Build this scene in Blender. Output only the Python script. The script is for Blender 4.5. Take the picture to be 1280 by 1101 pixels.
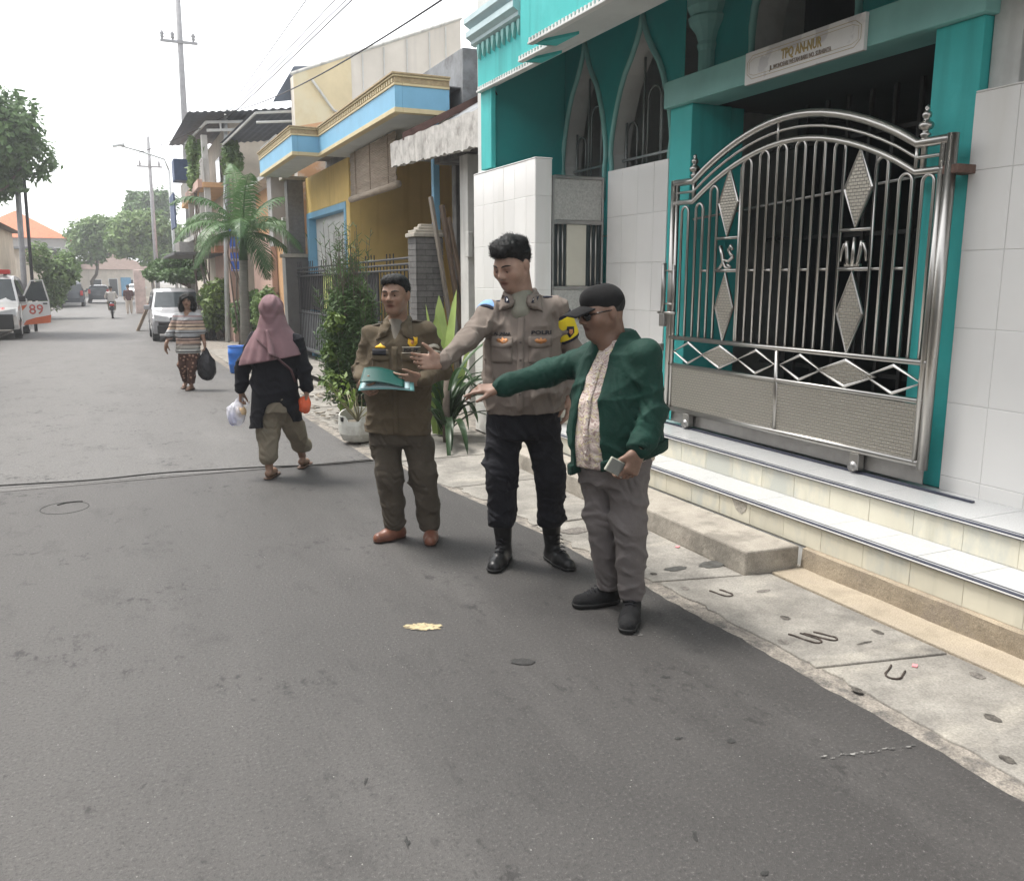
import bpy, bmesh, math, random
import numpy as np
from mathutils import Vector, Matrix, Euler
random.seed(7); RNG = np.random.RandomState(11)
for o in list(bpy.data.objects): bpy.data.objects.remove(o)
SC = bpy.context.scene
COL = SC.collection

# ------------------------------------------------------------------ camera
CAM_YAW, CAM_PITCH, CAM_H = 24.5446, 10.6582, 1.6
cam = bpy.data.cameras.new('camera'); cam_ob = bpy.data.objects.new('camera', cam); COL.objects.link(cam_ob)
cam.sensor_width = 36.0; cam.lens = 30.2625; cam.clip_start = .05; cam.clip_end = 2000
cam_ob.location = (0, 0, CAM_H)
cam_ob.rotation_euler = (math.radians(90 - CAM_PITCH), 0, math.radians(-CAM_YAW))
SC.camera = cam_ob

# ------------------------------------------------------------------ sky, sun, exposure
SUN_EL, SUN_AZ = 66.0, -44.0          # thin bright overcast; azimuth from +Y towards +X
w = bpy.data.worlds.new('World'); SC.world = w; w.use_nodes = True
nt = w.node_tree; nt.nodes.clear()
sky = nt.nodes.new('ShaderNodeTexSky'); sky.sky_type = 'NISHITA'; sky.sun_disc = False
sky.sun_elevation = math.radians(SUN_EL); sky.sun_rotation = math.radians(SUN_AZ)
sky.air_density = 1.0; sky.dust_density = 1.5; sky.ozone_density = 1.0
hs = nt.nodes.new('ShaderNodeHueSaturation'); hs.inputs['Saturation'].default_value = .10
bg = nt.nodes.new('ShaderNodeBackground'); bg.inputs['Strength'].default_value = .15
wo = nt.nodes.new('ShaderNodeOutputWorld')
nt.links.new(sky.outputs[0], hs.inputs['Color']); nt.links.new(hs.outputs[0], bg.inputs[0]); nt.links.new(bg.outputs[0], wo.inputs[0])
sun = bpy.data.lights.new('sun', 'SUN'); sun.energy = 1.5; sun.angle = math.radians(16); sun.color = (1.0, .96, .89)
sun_ob = bpy.data.objects.new('sun', sun); COL.objects.link(sun_ob)
_e, _a = math.radians(SUN_EL), math.radians(SUN_AZ)
sdir = Vector((math.sin(_a)*math.cos(_e), math.cos(_a)*math.cos(_e), math.sin(_e)))
sun_ob.rotation_euler = sdir.to_track_quat('Z', 'Y').to_euler(); sun_ob.location = (-6, 6, 14)
SC.view_settings.view_transform = 'Standard'; SC.view_settings.look = 'None'
SC.view_settings.exposure = 1.55; SC.view_settings.gamma = 1.0; SC.view_settings.use_curve_mapping = False
SC.render.engine = 'CYCLES'
SC.cycles.max_bounces = 5; SC.cycles.diffuse_bounces = 3; SC.cycles.glossy_bounces = 2; SC.cycles.transmission_bounces = 2
SC.cycles.transparent_max_bounces = 8; SC.cycles.volume_bounces = 0

# ------------------------------------------------------------------ materials
def mat(name, col, rough=.7, metal=0.0, var=.18, vs=6.0, bump=0.0, bs=60.0, spec=.4, col2=None, c2s=3.0, c2lo=.5, c2hi=.62,
        rnd=0.0, emit=0.0, alpha=1.0, trans=0.0, coat=0.0, sss=0.0, stretch=(1, 1, 1), fine=0.0, fs=220.0, obj_space=False, streak=None):
    m = bpy.data.materials.new(name); m.use_nodes = True
    n = m.node_tree.nodes; L = m.node_tree.links.new; n.clear()
    out = n.new('ShaderNodeOutputMaterial'); p = n.new('ShaderNodeBsdfPrincipled'); L(p.outputs[0], out.inputs[0])
    p.inputs['Roughness'].default_value = rough; p.inputs['Metallic'].default_value = metal
    p.inputs['Specular IOR Level'].default_value = spec
    if coat: p.inputs['Coat Weight'].default_value = coat; p.inputs['Coat Roughness'].default_value = .08
    if trans: p.inputs['Transmission Weight'].default_value = trans
    if alpha < 1: p.inputs['Alpha'].default_value = alpha
    if sss:
        p.inputs['Subsurface Weight'].default_value = sss; p.inputs['Subsurface Radius'].default_value = (.012, .005, .003); p.inputs['Subsurface Scale'].default_value = 1.0
    if obj_space:
        tc = n.new('ShaderNodeTexCoord'); pos = tc.outputs['Object']
    else:
        g = n.new('ShaderNodeNewGeometry'); pos = g.outputs['Position']
    mp = n.new('ShaderNodeMapping'); mp.inputs['Scale'].default_value = stretch; L(pos, mp.inputs['Vector']); pos2 = mp.outputs[0]
    def noise(scale, detail=4, rough_=.6):
        t = n.new('ShaderNodeTexNoise'); t.inputs['Scale'].default_value = scale; t.inputs['Detail'].default_value = detail
        t.inputs['Roughness'].default_value = rough_; L(pos2, t.inputs['Vector']); return t.outputs['Fac']
    def ramp(src, lo, hi):
        r = n.new('ShaderNodeMapRange'); r.inputs['From Min'].default_value = lo; r.inputs['From Max'].default_value = hi
        L(src, r.inputs['Value']); return r.outputs[0]
    def mix(a, b, f, mode='MIX'):
        x = n.new('ShaderNodeMix'); x.data_type = 'RGBA'; x.blend_type = mode
        for s, v in ((x.inputs[6], a), (x.inputs[7], b)):
            if isinstance(v, tuple): s.default_value = (*v[:3], 1)
            else: L(v, s)
        if isinstance(f, float): x.inputs[0].default_value = f
        else: L(f, x.inputs[0])
        return x.outputs[2]
    c = tuple(col)
    lo = tuple(max(0, v*(1-var)) for v in c); hi = tuple(min(1, v*(1+var)) for v in c)
    cur = mix(lo, hi, ramp(noise(vs), .3, .7))
    if col2 is not None: cur = mix(cur, tuple(col2), ramp(noise(c2s, 6, .65), c2lo, c2hi))
    if streak is not None:
        mp2 = n.new('ShaderNodeMapping'); mp2.inputs['Scale'].default_value = streak[1]; L(pos, mp2.inputs['Vector'])
        t = n.new('ShaderNodeTexNoise'); t.inputs['Scale'].default_value = 1.0; t.inputs['Detail'].default_value = 5; L(mp2.outputs[0], t.inputs['Vector'])
        cur = mix(cur, tuple(streak[0]), ramp(t.outputs['Fac'], streak[2], streak[3]))
    if fine: 
        f = ramp(noise(fs, 2), .25, .75)
        cur = mix(cur, mix(tuple(0.0 for _ in range(3)), tuple(1.0 for _ in range(3)), f), fine, 'OVERLAY')
    if rnd:
        oi = n.new('ShaderNodeObjectInfo'); r = n.new('ShaderNodeMapRange'); r.inputs['To Min'].default_value = 1-rnd; r.inputs['To Max'].default_value = 1+rnd
        L(oi.outputs['Random'], r.inputs['Value']); hv = n.new('ShaderNodeHueSaturation'); L(r.outputs[0], hv.inputs['Value']); L(cur, hv.inputs['Color']); cur = hv.outputs[0]
    L(cur, p.inputs['Base Color'])
    if emit: p.inputs['Emission Color'].default_value = (*col, 1); p.inputs['Emission Strength'].default_value = emit
    if bump:
        b = n.new('ShaderNodeBump'); b.inputs['Strength'].default_value = bump; b.inputs['Distance'].default_value = .01
        L(noise(bs, 5), b.inputs['Height']); L(b.outputs[0], p.inputs['Normal'])
    m['p'] = 1
    return m
def bsdf(m): return next(x for x in m.node_tree.nodes if x.type == 'BSDF_PRINCIPLED')

# ------------------------------------------------------------------ mesh builder
class MB:
    def __init__(s): s.v = []; s.f = []
    def add(s, vs, fs):
        k = len(s.v); s.v += [tuple(map(float, x)) for x in vs]; s.f += [tuple(i+k for i in f) for f in fs]; return s
    def box(s, x0, x1, y0, y1, z0, z1):
        x0, x1 = sorted((x0, x1)); y0, y1 = sorted((y0, y1)); z0, z1 = sorted((z0, z1))
        return s.add([(x0,y0,z0),(x1,y0,z0),(x1,y1,z0),(x0,y1,z0),(x0,y0,z1),(x1,y0,z1),(x1,y1,z1),(x0,y1,z1)],
                     [(0,3,2,1),(4,5,6,7),(0,1,5,4),(1,2,6,5),(2,3,7,6),(3,0,4,7)])
    def obox(s, c, half, R=None):
        R = R or Matrix.Identity(3); c = Vector(c)
        vs = [c + R @ Vector((sx*half[0], sy*half[1], sz*half[2])) for sz in (-1,1) for sx, sy in ((-1,-1),(1,-1),(1,1),(-1,1))]
        return s.add(vs, [(0,3,2,1),(4,5,6,7),(0,1,5,4),(1,2,6,5),(2,3,7,6),(3,0,4,7)])
    def tube(s, pts, r, n=8, closed=False, ry=None):
        P = [Vector(p) for p in pts]; m = len(P); rs = r if isinstance(r, (list, tuple)) else [r]*m
        vs = []; prev = None
        for i in range(m):
            if closed: t = (P[(i+1) % m] - P[i-1])
            else: t = P[min(i+1, m-1)] - P[max(i-1, 0)]
            if t.length < 1e-9: t = Vector((0,0,1))
            t.normalize()
            if prev is None:
                a = Vector((0,0,1)) if abs(t.z) < .9 else Vector((1,0,0)); u = t.cross(a).normalized()
            else:
                u = (prev - t*prev.dot(t)); u = u.normalized() if u.length > 1e-6 else t.orthogonal().normalized()
            prev = u; vv = t.cross(u)
            for k in range(n):
                a = 2*math.pi*k/n; vs.append(P[i] + u*math.cos(a)*rs[i] + vv*math.sin(a)*(rs[i] if ry is None else ry))
        fs = []
        for i in range(m if closed else m-1):
            j = (i+1) % m
            for k in range(n): fs.append((i*n+k, i*n+(k+1) % n, j*n+(k+1) % n, j*n+k))
        if not closed:
            fs.append(tuple(range(n))[::-1]); fs.append(tuple((m-1)*n+k for k in range(n)))
        return s.add(vs, fs)
    def lathe(s, prof, c=(0,0,0), n=16, cap=True):
        c = Vector(c); vs = []; fs = []
        for r, z in prof:
            for k in range(n):
                a = 2*math.pi*k/n; vs.append(c + Vector((r*math.cos(a), r*math.sin(a), z)))
        for i in range(len(prof)-1):
            for k in range(n): fs.append((i*n+k, i*n+(k+1) % n, (i+1)*n+(k+1) % n, (i+1)*n+k))
        if cap: fs.append(tuple(range(n))[::-1]); fs.append(tuple((len(prof)-1)*n+k for k in range(n)))
        return s.add(vs, fs)
    def prism(s, poly, f0, f1):
        """poly of 2D points, f0/f1 map a 2D point to 3D (two ends)"""
        n = len(poly); vs = [f0(p) for p in poly] + [f1(p) for p in poly]
        return s.add(vs, [tuple(range(n))[::-1], tuple(range(n, 2*n))] + [(i, (i+1) % n, n+(i+1) % n, n+i) for i in range(n)])
    def ball(s, c, r, nu=12, nv=8):
        c = Vector(c); r = Vector(r) if hasattr(r, '__len__') else Vector((r, r, r)); vs = []; fs = []
        for j in range(nv+1):
            th = math.pi*j/nv
            for i in range(nu):
                a = 2*math.pi*i/nu; vs.append(c + Vector((r.x*math.sin(th)*math.cos(a), r.y*math.sin(th)*math.sin(a), r.z*math.cos(th))))
        for j in range(nv):
            for i in range(nu): fs.append((j*nu+i, (j+1)*nu+i, (j+1)*nu+(i+1) % nu, j*nu+(i+1) % nu))
        return s.add(vs, fs)
    def mesh(s, name, m=None, smooth=False):
        me = bpy.data.meshes.new(name); me.from_pydata(s.v, [], s.f); 
        if m: me.materials.append(m)
        if smooth: me.shade_smooth()
        return me
def fix(me):
    b = bmesh.new(); b.from_mesh(me); bmesh.ops.remove_doubles(b, verts=b.verts, dist=1e-5); bmesh.ops.recalc_face_normals(b, faces=b.faces); b.to_mesh(me); b.free()

def setparent(o, parent, world=True):
    o.parent = parent
    if world and parent is not None:
        t = Vector((0,0,0)); p = parent
        while p is not None: t = t + p.location if p.type == 'EMPTY' or True else t; p = p.parent if False else None
        o.matrix_parent_inverse = Matrix.Translation(-ROOTLOC.get(parent.name, Vector((0,0,0))))
ROOTLOC = {}
def obj(name, mb, m, parent=None, smooth=False, bevel=0.0, world=True, seg=2, recalc=False, auto=None):
    me = mb if isinstance(mb, bpy.types.Mesh) else mb.mesh(name, m, smooth)
    if recalc: fix(me)
    o = bpy.data.objects.new(name, me); COL.objects.link(o)
    if bevel:
        b = o.modifiers.new('bevel', 'BEVEL'); b.width = bevel; b.segments = seg; b.limit_method = 'ANGLE'; b.angle_limit = math.radians(40)
    ROOTLOC[o.name] = ROOTLOC.get(parent.name, Vector((0,0,0))) if (parent is not None and False) else Vector((0,0,0))
    if parent is not None:
        o.parent = parent
        if world: o.matrix_parent_inverse = Matrix.Translation(-ROOTLOC.get(parent.name, Vector((0,0,0))))
    return o
def tag(o, label, cat, group=None, kind=None):
    o['label'] = label; o['category'] = cat
    if group: o['group'] = group
    if kind: o['kind'] = kind
    return o
def thing(name, label, cat, loc=(0,0,0), group=None, rz=0.0, local=False):
    o = bpy.data.objects.new(name, None); COL.objects.link(o); o.location = loc; o.rotation_euler = (0,0,rz); o.empty_display_size = .2
    ROOTLOC[o.name] = Vector((0,0,0)) if local else Vector(loc)
    return tag(o, label, cat, group)
def place(name, me, parent, loc, rot=(0,0,0), sc=None):
    o = bpy.data.objects.new(name, me); COL.objects.link(o); o.location = loc; o.rotation_euler = rot
    if sc is not None: o.scale = sc
    if parent is not None:
        o.parent = parent; o.matrix_parent_inverse = Matrix.Translation(-ROOTLOC.get(parent.name, Vector((0,0,0))))
    return o
def copy_tree(o, parent=None):
    c = o.copy(); COL.objects.link(c); c.parent = parent
    if parent is not None: c.matrix_parent_inverse = o.matrix_parent_inverse.copy()
    for ch in list(o.children): copy_tree(ch, c)
    return c
def struct(o): o['kind'] = 'structure'; return o
def text_mesh(s, size, mw=None, offset=0.0, extrude=0.0, align='CENTER', space=1.0):
    cu = bpy.data.curves.new('txt', 'FONT'); cu.body = s; cu.size = size; cu.align_x = align; cu.align_y = 'CENTER'; cu.offset = offset; cu.extrude = extrude
    cu.space_character = space; cu.resolution_u = 2
    t = bpy.data.objects.new('txt', cu); COL.objects.link(t)
    bpy.context.view_layer.update()
    me = bpy.data.meshes.new_from_object(t.evaluated_get(bpy.context.evaluated_depsgraph_get()))
    bpy.data.objects.remove(t); bpy.data.curves.remove(cu)
    if mw is not None: me.transform(mw)
    return me
def text_obj(name, s, size, m, parent, mw, offset=0.0, extrude=.0015, squash=None, space=1.0, world=True):
    me = text_mesh(s, size, None, offset, extrude, space=space)
    if squash:
        xs = [v.co.x for v in me.vertices]; wdt = max(xs)-min(xs); me.transform(Matrix.Scale(squash/wdt, 4, (1,0,0)))
    me.transform(mw); me.materials.clear(); me.materials.append(m)
    return obj(name, me, m, parent, world=world)
def face_mx(loc, right, up):
    r = Vector(right).normalized(); u = Vector(up).normalized(); nrm = r.cross(u)
    return Matrix(((r.x,u.x,nrm.x,loc[0]),(r.y,u.y,nrm.y,loc[1]),(r.z,u.z,nrm.z,loc[2]),(0,0,0,1)))
# face towards the street (-X): text runs towards -Y
def street_mx(x, y, z): return face_mx((x, y, z), (0,-1,0), (0,0,1))
# ------------------------------------------------------------------ setting: ground, road, pavement
def asphalt_mat(name, base, light):
    m = bpy.data.materials.new(name); m.use_nodes = True; n = m.node_tree.nodes; L = m.node_tree.links.new; p = bsdf(m)
    g = n.new('ShaderNodeNewGeometry'); pos = g.outputs['Position']
    def noise(scale, detail=4, st=None, ro=.6):
        v = pos
        if st: q = n.new('ShaderNodeMapping'); q.inputs['Scale'].default_value = st; L(pos, q.inputs['Vector']); v = q.outputs[0]
        t = n.new('ShaderNodeTexNoise'); t.inputs['Scale'].default_value = scale; t.inputs['Detail'].default_value = detail; t.inputs['Roughness'].default_value = ro; L(v, t.inputs['Vector']); return t.outputs['Fac']
    def rmp(s, a, b, c=0., d=1.):
        r = n.new('ShaderNodeMapRange'); r.inputs['From Min'].default_value = a; r.inputs['From Max'].default_value = b; r.inputs['To Min'].default_value = c; r.inputs['To Max'].default_value = d; L(s, r.inputs['Value']); return r.outputs[0]
    def mix(a, b, f, mode='MIX'):
        x = n.new('ShaderNodeMix'); x.data_type = 'RGBA'; x.blend_type = mode
        for s, v in ((x.inputs[6], a), (x.inputs[7], b)):
            if isinstance(v, tuple): s.default_value = (*v, 1)
            else: L(v, s)
        if isinstance(f, float): x.inputs[0].default_value = f
        else: L(f, x.inputs[0])
        return x.outputs[2]
    sx = n.new('ShaderNodeSeparateXYZ'); L(pos, sx.inputs[0])      # dust lightens the driven middle; building shade painted in towards the right edge
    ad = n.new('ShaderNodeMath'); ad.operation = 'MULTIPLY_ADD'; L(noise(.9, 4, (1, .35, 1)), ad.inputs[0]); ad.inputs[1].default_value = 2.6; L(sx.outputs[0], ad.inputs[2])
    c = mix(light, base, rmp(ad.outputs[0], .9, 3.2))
    c = mix(c, tuple(v*1.18 for v in light), rmp(noise(1.1, 4, (1.4, .3, 1)), .50, .72, 0., .6))
    c = mix(c, tuple(v*.70 for v in base), rmp(noise(3.2, 5, (1, .45, 1), .75), .55, .74, 0., .6))          # worn smears, drawn out along the street
    grain = noise(70, 3, ro=.9)
    c = mix(c, (.022,.022,.022), rmp(grain, .47, .32, 0., .75)); c = mix(c, tuple(min(1, v*2.3) for v in light), rmp(grain, .57, .76, 0., .8))
    mk = n.new('ShaderNodeMath'); mk.operation = 'MULTIPLY'; L(rmp(noise(1.7, 2), .52, .62), mk.inputs[0]); L(rmp(noise(17, 4, (1, .6, 1), .7), .54, .64, 0., .8), mk.inputs[1]); c = mix(c, (.024,.022,.022), mk.outputs[0])     # clusters of oily stains
    v = n.new('ShaderNodeTexVoronoi'); v.inputs['Scale'].default_value = 15; L(pos, v.inputs['Vector'])
    c = mix(c, (.50,.48,.45), rmp(v.outputs['Distance'], .045, .025, 0., .6))
    L(c, p.inputs['Base Color']); p.inputs['Roughness'].default_value = .72; p.inputs['Specular IOR Level'].default_value = .45
    b = n.new('ShaderNodeBump'); b.inputs['Strength'].default_value = .55; b.inputs['Distance'].default_value = .010; L(grain, b.inputs['Height']); L(b.outputs[0], p.inputs['Normal'])
    return m
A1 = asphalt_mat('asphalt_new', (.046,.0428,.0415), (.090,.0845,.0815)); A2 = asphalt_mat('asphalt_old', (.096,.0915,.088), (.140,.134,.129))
MC = mat('pavement_concrete', (.255,.240,.215), .9, var=.24, vs=4, bump=.6, bs=45, col2=(.145,.135,.122), c2s=3.0, c2lo=.47, c2hi=.70, fine=.25, fs=110, streak=((.36,.335,.29),(2.5,5,1),.55,.75))
MC2 = mat('pavement_mortar', (.25,.225,.195), .95, var=.3, vs=14, bump=.9, bs=50, col2=(.13,.12,.11), c2s=9, c2lo=.5, c2hi=.62, fine=.4, fs=120)
MSAND = mat('sandy_screed', (.37,.315,.24), .95, var=.18, vs=6, bump=.5, bs=40, col2=(.33,.28,.22), c2s=3, fine=.3, fs=180)
MSAND2 = mat('cement_kerb', (.30,.25,.185), .95, var=.2, vs=7, bump=.5, bs=40, col2=(.24,.20,.155), c2s=4, fine=.3, fs=180)
MDARK = mat('dark_hole', (.025,.024,.023), .9, var=.3)
MHOLE = mat('dirt_filled_hole', (.085,.077,.068), .95, var=.7, vs=45, bump=1, bs=60)
MEARTH = mat('earth', (.20,.175,.14), 1.0, var=.3, vs=2, bump=.5, bs=20, col2=(.12,.11,.09), c2s=1.2)
MRUST = mat('rusty_rebar', (.055,.042,.035), .8, var=.4, vs=30, bump=.4, bs=90)

def sheet(name, pts, z, m, thick=0.0):
    me = MB(); me.add([(x, y, z) for x, y in pts], [tuple(range(len(pts)))])
    if thick:
        me = MB().prism(pts, lambda p: (p[0], p[1], z-thick), lambda p: (p[0], p[1], z))
    return obj(name, me, m, recalc=True)
def gz(y): return -.018*min(24.5, max(0.0, y-7.5))     # the street falls away gently, then levels out
def strip(rows, dz=0.0):
    b = MB(); n = len(rows); vs = []
    for xl, xr, y in rows: vs += [(xl, y, gz(y)+dz), (xr, y, gz(y)+dz)]
    return b.add(vs, [(2*i, 2*i+1, 2*i+3, 2*i+2) for i in range(n-1)])
g_ = strip([(-400, 400, y) for y in (-60, 7.5, 15, 24, 32, 600)], -.065)
struct(obj('ground', g_, MEARTH))
def edge_line(y):   # right edge of the asphalt, measured
    ys = [-6, 1.5, 2.5, 3.6, 5.5, 7.0, 9, 14, 22, 140]; xs = [2.46, 2.46, 2.465, 2.44, 2.31, 2.14, 2.08, 2.1, 2.15, 2.15]
    return float(np.interp(y, ys, xs))
def jag(y, a): return a*(math.sin(y*7.1)+.6*math.sin(y*17.3+1)+.5*math.sin(y*41+2)+.35*math.sin(y*83))
# fresh overlay in front, older surface behind the crossing cable
ys = list(np.arange(-6, 7.45, .05)); e1 = [(edge_line(y)+jag(y, .006), y) for y in ys]
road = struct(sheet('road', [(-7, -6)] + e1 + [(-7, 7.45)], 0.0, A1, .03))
ys = list(np.arange(7.45, 32, .1)) + [32, 60, 160]
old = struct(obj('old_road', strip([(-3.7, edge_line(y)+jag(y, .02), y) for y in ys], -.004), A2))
# near left verge of the road
lp = strip([(-5.4, -3.7, y) for y in (7.45, 15, 24, 32, 160)], .08); lp.add([(-3.7,y,gz(y)+z) for y in (7.45,15,24,32,160) for z in (.08,-.05)], [(2*i,2*i+1,2*i+3,2*i+2) for i in range(4)]); struct(obj('left_pavement', lp, MC))
# right pavement slabs (each its own piece, uneven joints)
pav = struct(obj('pavement', strip([(2.0, 3.47 if y < 8.6 else 4.6, y) for y in (-6,7.5,8.59,8.6,15,24,32,60)], -.003), MC2))
def slab(poly, z, m=MC, name='slab', bv=.006):
    b = MB().prism(poly, lambda p: (p[0], p[1], gz(p[1])-.03), lambda p: (p[0], p[1], z+gz(p[1]))); return obj(name, b, m, pav, recalc=True, bevel=bv)
def slab_edge(y0, y1, off=.10, amp=.006):
    return [(edge_line(y)+off+jag(y*1.9+2, amp)+random.uniform(-.010,.010), y) for y in np.arange(y0, y1+1e-6, (y1-y0)/max(4, int((y1-y0)/.05)))]
J = .008
for y0, y1, tilt in ((-3.2,-1.9,0),(-1.9,-.6,.0),(-.6,.6,.0),(.6,1.42,.0),(1.42,2.52,.04),(2.52,3.66,.04)):
    e = slab_edge(y0+J, y1-J)
    a0 = -.16 if y0 > 1 else 0; 
    slab(e[::1] + [(3.17, y1-J-.13*(y1 > 1)), (3.17, y0+J-.13*(y0 > 1.4))], .005 + random.uniform(-.002, .002))
slab([(3.185,-3.2),(3.40,-3.2),(3.40,3.53),(3.185,3.53)], .012, MSAND, 'sandy_strip')
for y0, y1 in ((3.68,4.9),(4.91,6.1),(6.11,7.2),(7.21,8.4),(8.41,9.6),(9.61,11.2),(11.21,13.0),(13.01,15.5),(15.51,18),(18.01,21),(21.01,25)):
    e = slab_edge(y0+J, y1-J, .06 if y0 < 6 else .03, .02); xr = 3.02 if y1 < 7.1 else 3.44
    slab(e + [(xr, y1-J-(.13 if y1 < 3.9 else 0)), (xr, y0+J-(.12 if y0 < 3.9 else 0))], .006+random.uniform(-.002, .003), MSAND if y0 < 5.5 and False else MC)
# concrete ledge along the steps
led = MB().prism([(3.03,3.56),(3.375,3.53),(3.375,7.04),(3.05,7.04)], lambda p: (p[0], p[1], -.011), lambda p: (p[0]+.004, p[1], .135))
obj('ledge', led, mat('ledge_concrete', (.34,.31,.265), .9, var=.16, vs=5, bump=.5, bs=40, col2=(.22,.20,.17), c2s=3.2, fine=.3), pav, recalc=True, bevel=.012)
# lifting loops of rebar, sunk holes and patches in the slabs
def loop_(c, ang, ln, wd, open_=True):
    ca, sa = math.cos(ang), math.sin(ang); pts = []
    for t in np.linspace(0, 1, 9):
        pts.append((ln*t, -wd/2 + .0015*math.sin(t*5)))
    for t in np.linspace(-90, 90, 7): pts.append((ln+wd/2*math.cos(math.radians(t)), wd/2*math.sin(math.radians(t))))
    for t in np.linspace(1, .25, 8): pts.append((ln*t, wd/2))
    P = [(c[0]+ca*a-sa*b, c[1]+sa*a+ca*b, .010+.001*math.sin(i)) for i, (a, b) in enumerate(pts)]
    obj('lifting_loop', MB().tube(P, .0042, 6), MRUST, pav, smooth=True)
loop_((2.72,3.44), math.radians(-75), .09, .055); loop_((2.70,2.84), math.radians(-72), .12, .05); loop_((2.765,2.82), math.radians(-62), .12, .045); loop_((2.86,2.38), math.radians(-150), .10, .06)
def hole(x, y, rx, ry, seed, m=MHOLE, z=.0088, name='hole'):
    r_ = random.Random(seed); n = 18; pts = [(x+rx*math.cos(6.283*k/n)*r_.uniform(.78, 1.1), y+ry*math.sin(6.283*k/n)*r_.uniform(.78, 1.1)) for k in range(n)]
    b = MB(); zt = z
    b.add([(p[0], p[1], zt) for p in pts] + [(x+(p[0]-x)*.8, y+(p[1]-y)*.8, zt) for p in pts] + [(x, y, zt)],
          [(i, (i+1) % n, n+(i+1) % n, n+i) for i in range(n)] + [(n+i, n+(i+1) % n, 2*n) for i in range(n)])
    return obj(name, b, m, pav)
MWET = mat('wet_patch', (.085,.085,.08), .35, var=.4, vs=20, bump=.3)
MROUGHPATCH = mat('rubble_patch', (.17,.155,.14), .95, var=.5, vs=60, bump=1.0, bs=70)
hole(2.97,3.775,.085,.06,1,MWET); hole(2.74,3.80,.07,.035,2,MWET); hole(2.58,3.78,.02,.02,3); hole(2.585,4.68,.10,.07,4,MROUGHPATCH); hole(2.66,4.45,.06,.045,30,MROUGHPATCH)
hole(2.60,3.52,.022,.03,5,MROUGHPATCH); hole(2.80,2.99,.022,.03,6); hole(2.60,2.78,.024,.03,7,MROUGHPATCH); hole(3.07,2.685,.02,.035,8); hole(2.545,2.30,.02,.03,9); hole(3.09,2.19,.025,.035,10,MROUGHPATCH); hole(2.83,1.93,.024,.035,11); hole(2.62,1.72,.022,.03,12); hole(2.95,3.32,.05,.018,13,MROUGHPATCH); hole(2.92,2.62,.05,.008,14)
MPINK = mat('pink_scrap', (.75,.28,.30), .6); 
for x, y in ((2.93,2.36),(2.98,4.12)):
    obj('pink_scrap', MB().obox((x,y,.010),(.014,.010,.002), Matrix.Rotation(.6,3,'Z')), MPINK, pav)
# painted marks, smears and lids on the road
MYEL = mat('worn_ochre_paint', (.44,.365,.22), .85, var=.25, vs=30, bump=.4, bs=90, col2=(.12,.105,.085), c2s=34, c2lo=.50, c2hi=.60)
MCHALK = mat('chalky_scrape', (.30,.29,.275), .9, var=.3, vs=60, col2=(.09,.088,.085), c2s=45, c2lo=.46, c2hi=.52)
MTAR = mat('tar_spot', (.036,.035,.034), .8, var=.3, vs=40, bump=.5, bs=80)
def blot(name, x, y, rx, ry, ang, m, seed, z=.004, n=22, jit=.3):
    r_ = random.Random(seed); ca, sa = math.cos(ang), math.sin(ang); pts = []
    for k in range(n):
        q = r_.uniform(1-jit, 1+jit*.4); a, b = rx*math.cos(6.283*k/n)*q, ry*math.sin(6.283*k/n)*q
        pts.append((x+ca*a-sa*b, y+sa*a+ca*b, z))
    return obj(name, MB().add(pts+[(x,y,z+.001)], [(i,(i+1)%n,n) for i in range(n)]), m, road)
blot('paint_mark', 1.2, 3.62, .098, .042, math.radians(-24), MYEL, 3, jit=.30, n=40)
r_s = random.Random(5)
for x0, y0, x1, y1, k_ in ((2.05,1.99,2.42,1.92,20),(2.03,3.14,2.20,3.03,9)):
    sc_ = MB()
    for i in range(k_):
        t_ = r_s.random()**.8; x, y = x0+(x1-x0)*t_+r_s.uniform(-.01,.01), y0+(y1-y0)*t_+r_s.uniform(-.008,.008); q = r_s.uniform(.003,.009); z_ = .0035+.0002*i; n_ = 7
        sc_.add([(x+q*2.0*math.cos(6.283*j/n_)*r_s.uniform(.5,1), y+q*.55*math.sin(6.283*j/n_)*r_s.uniform(.5,1)-q*.3*math.cos(6.283*j/n_), z_) for j in range(n_)], [tuple(range(n_))])
    so_ = obj('scrape', sc_, MCHALK, road); so_['kind'] = 'stuff'
blot('tar_patch', 1.46, 3.09, .055, .032, math.radians(-30), MTAR, 8, jit=.1)
for i, (px, py, rx, ry) in enumerate([(1.93,2.72,.022,.014),(1.86,2.21,.022,.014),(1.70,2.30,.018,.012),(1.5,1.62,.02,.010),(1.42,1.83,.03,.010),(.62,2.5,.026,.008),(.65,2.15,.026,.008),(1.66,1.42,.026,.010)]):
    blot('tar_spot', px, py, rx, ry, math.radians(-20+17*i), MTAR, 40+i, jit=.65, n=15, z=.0025)
# ring scar of a sunken lid far left
obj('lid_ring', MB().tube([(-.43+.155*math.cos(a), 6.7+.17*math.sin(a), -.001) for a in np.linspace(0, 6.283, 40)[:-1]], .004, 6, closed=True), MTAR, road)
obj('lid_crack', MB().tube([(-.48,6.80,.002),(-.43,6.84,.003),(-.36,6.85,.003),(-.32,6.84,.002)], .006, 6), MTAR, road)
# cable lying across the street
P = [(x, 7.62-.11*(x+.92)+.03*math.sin(x*2.1)+.012*math.sin(x*7), .016+.006*math.sin(x*3.3)) for x in np.arange(-6.5, 2.06, .08)]
tag(obj('road_cable', MB().tube(P, .007, 8), mat('black_cable', (.045,.043,.041), .7, var=.5, vs=12, bump=.3), smooth=True), 'thin dark cable lying across the whole width of the street', 'cable')
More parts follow.
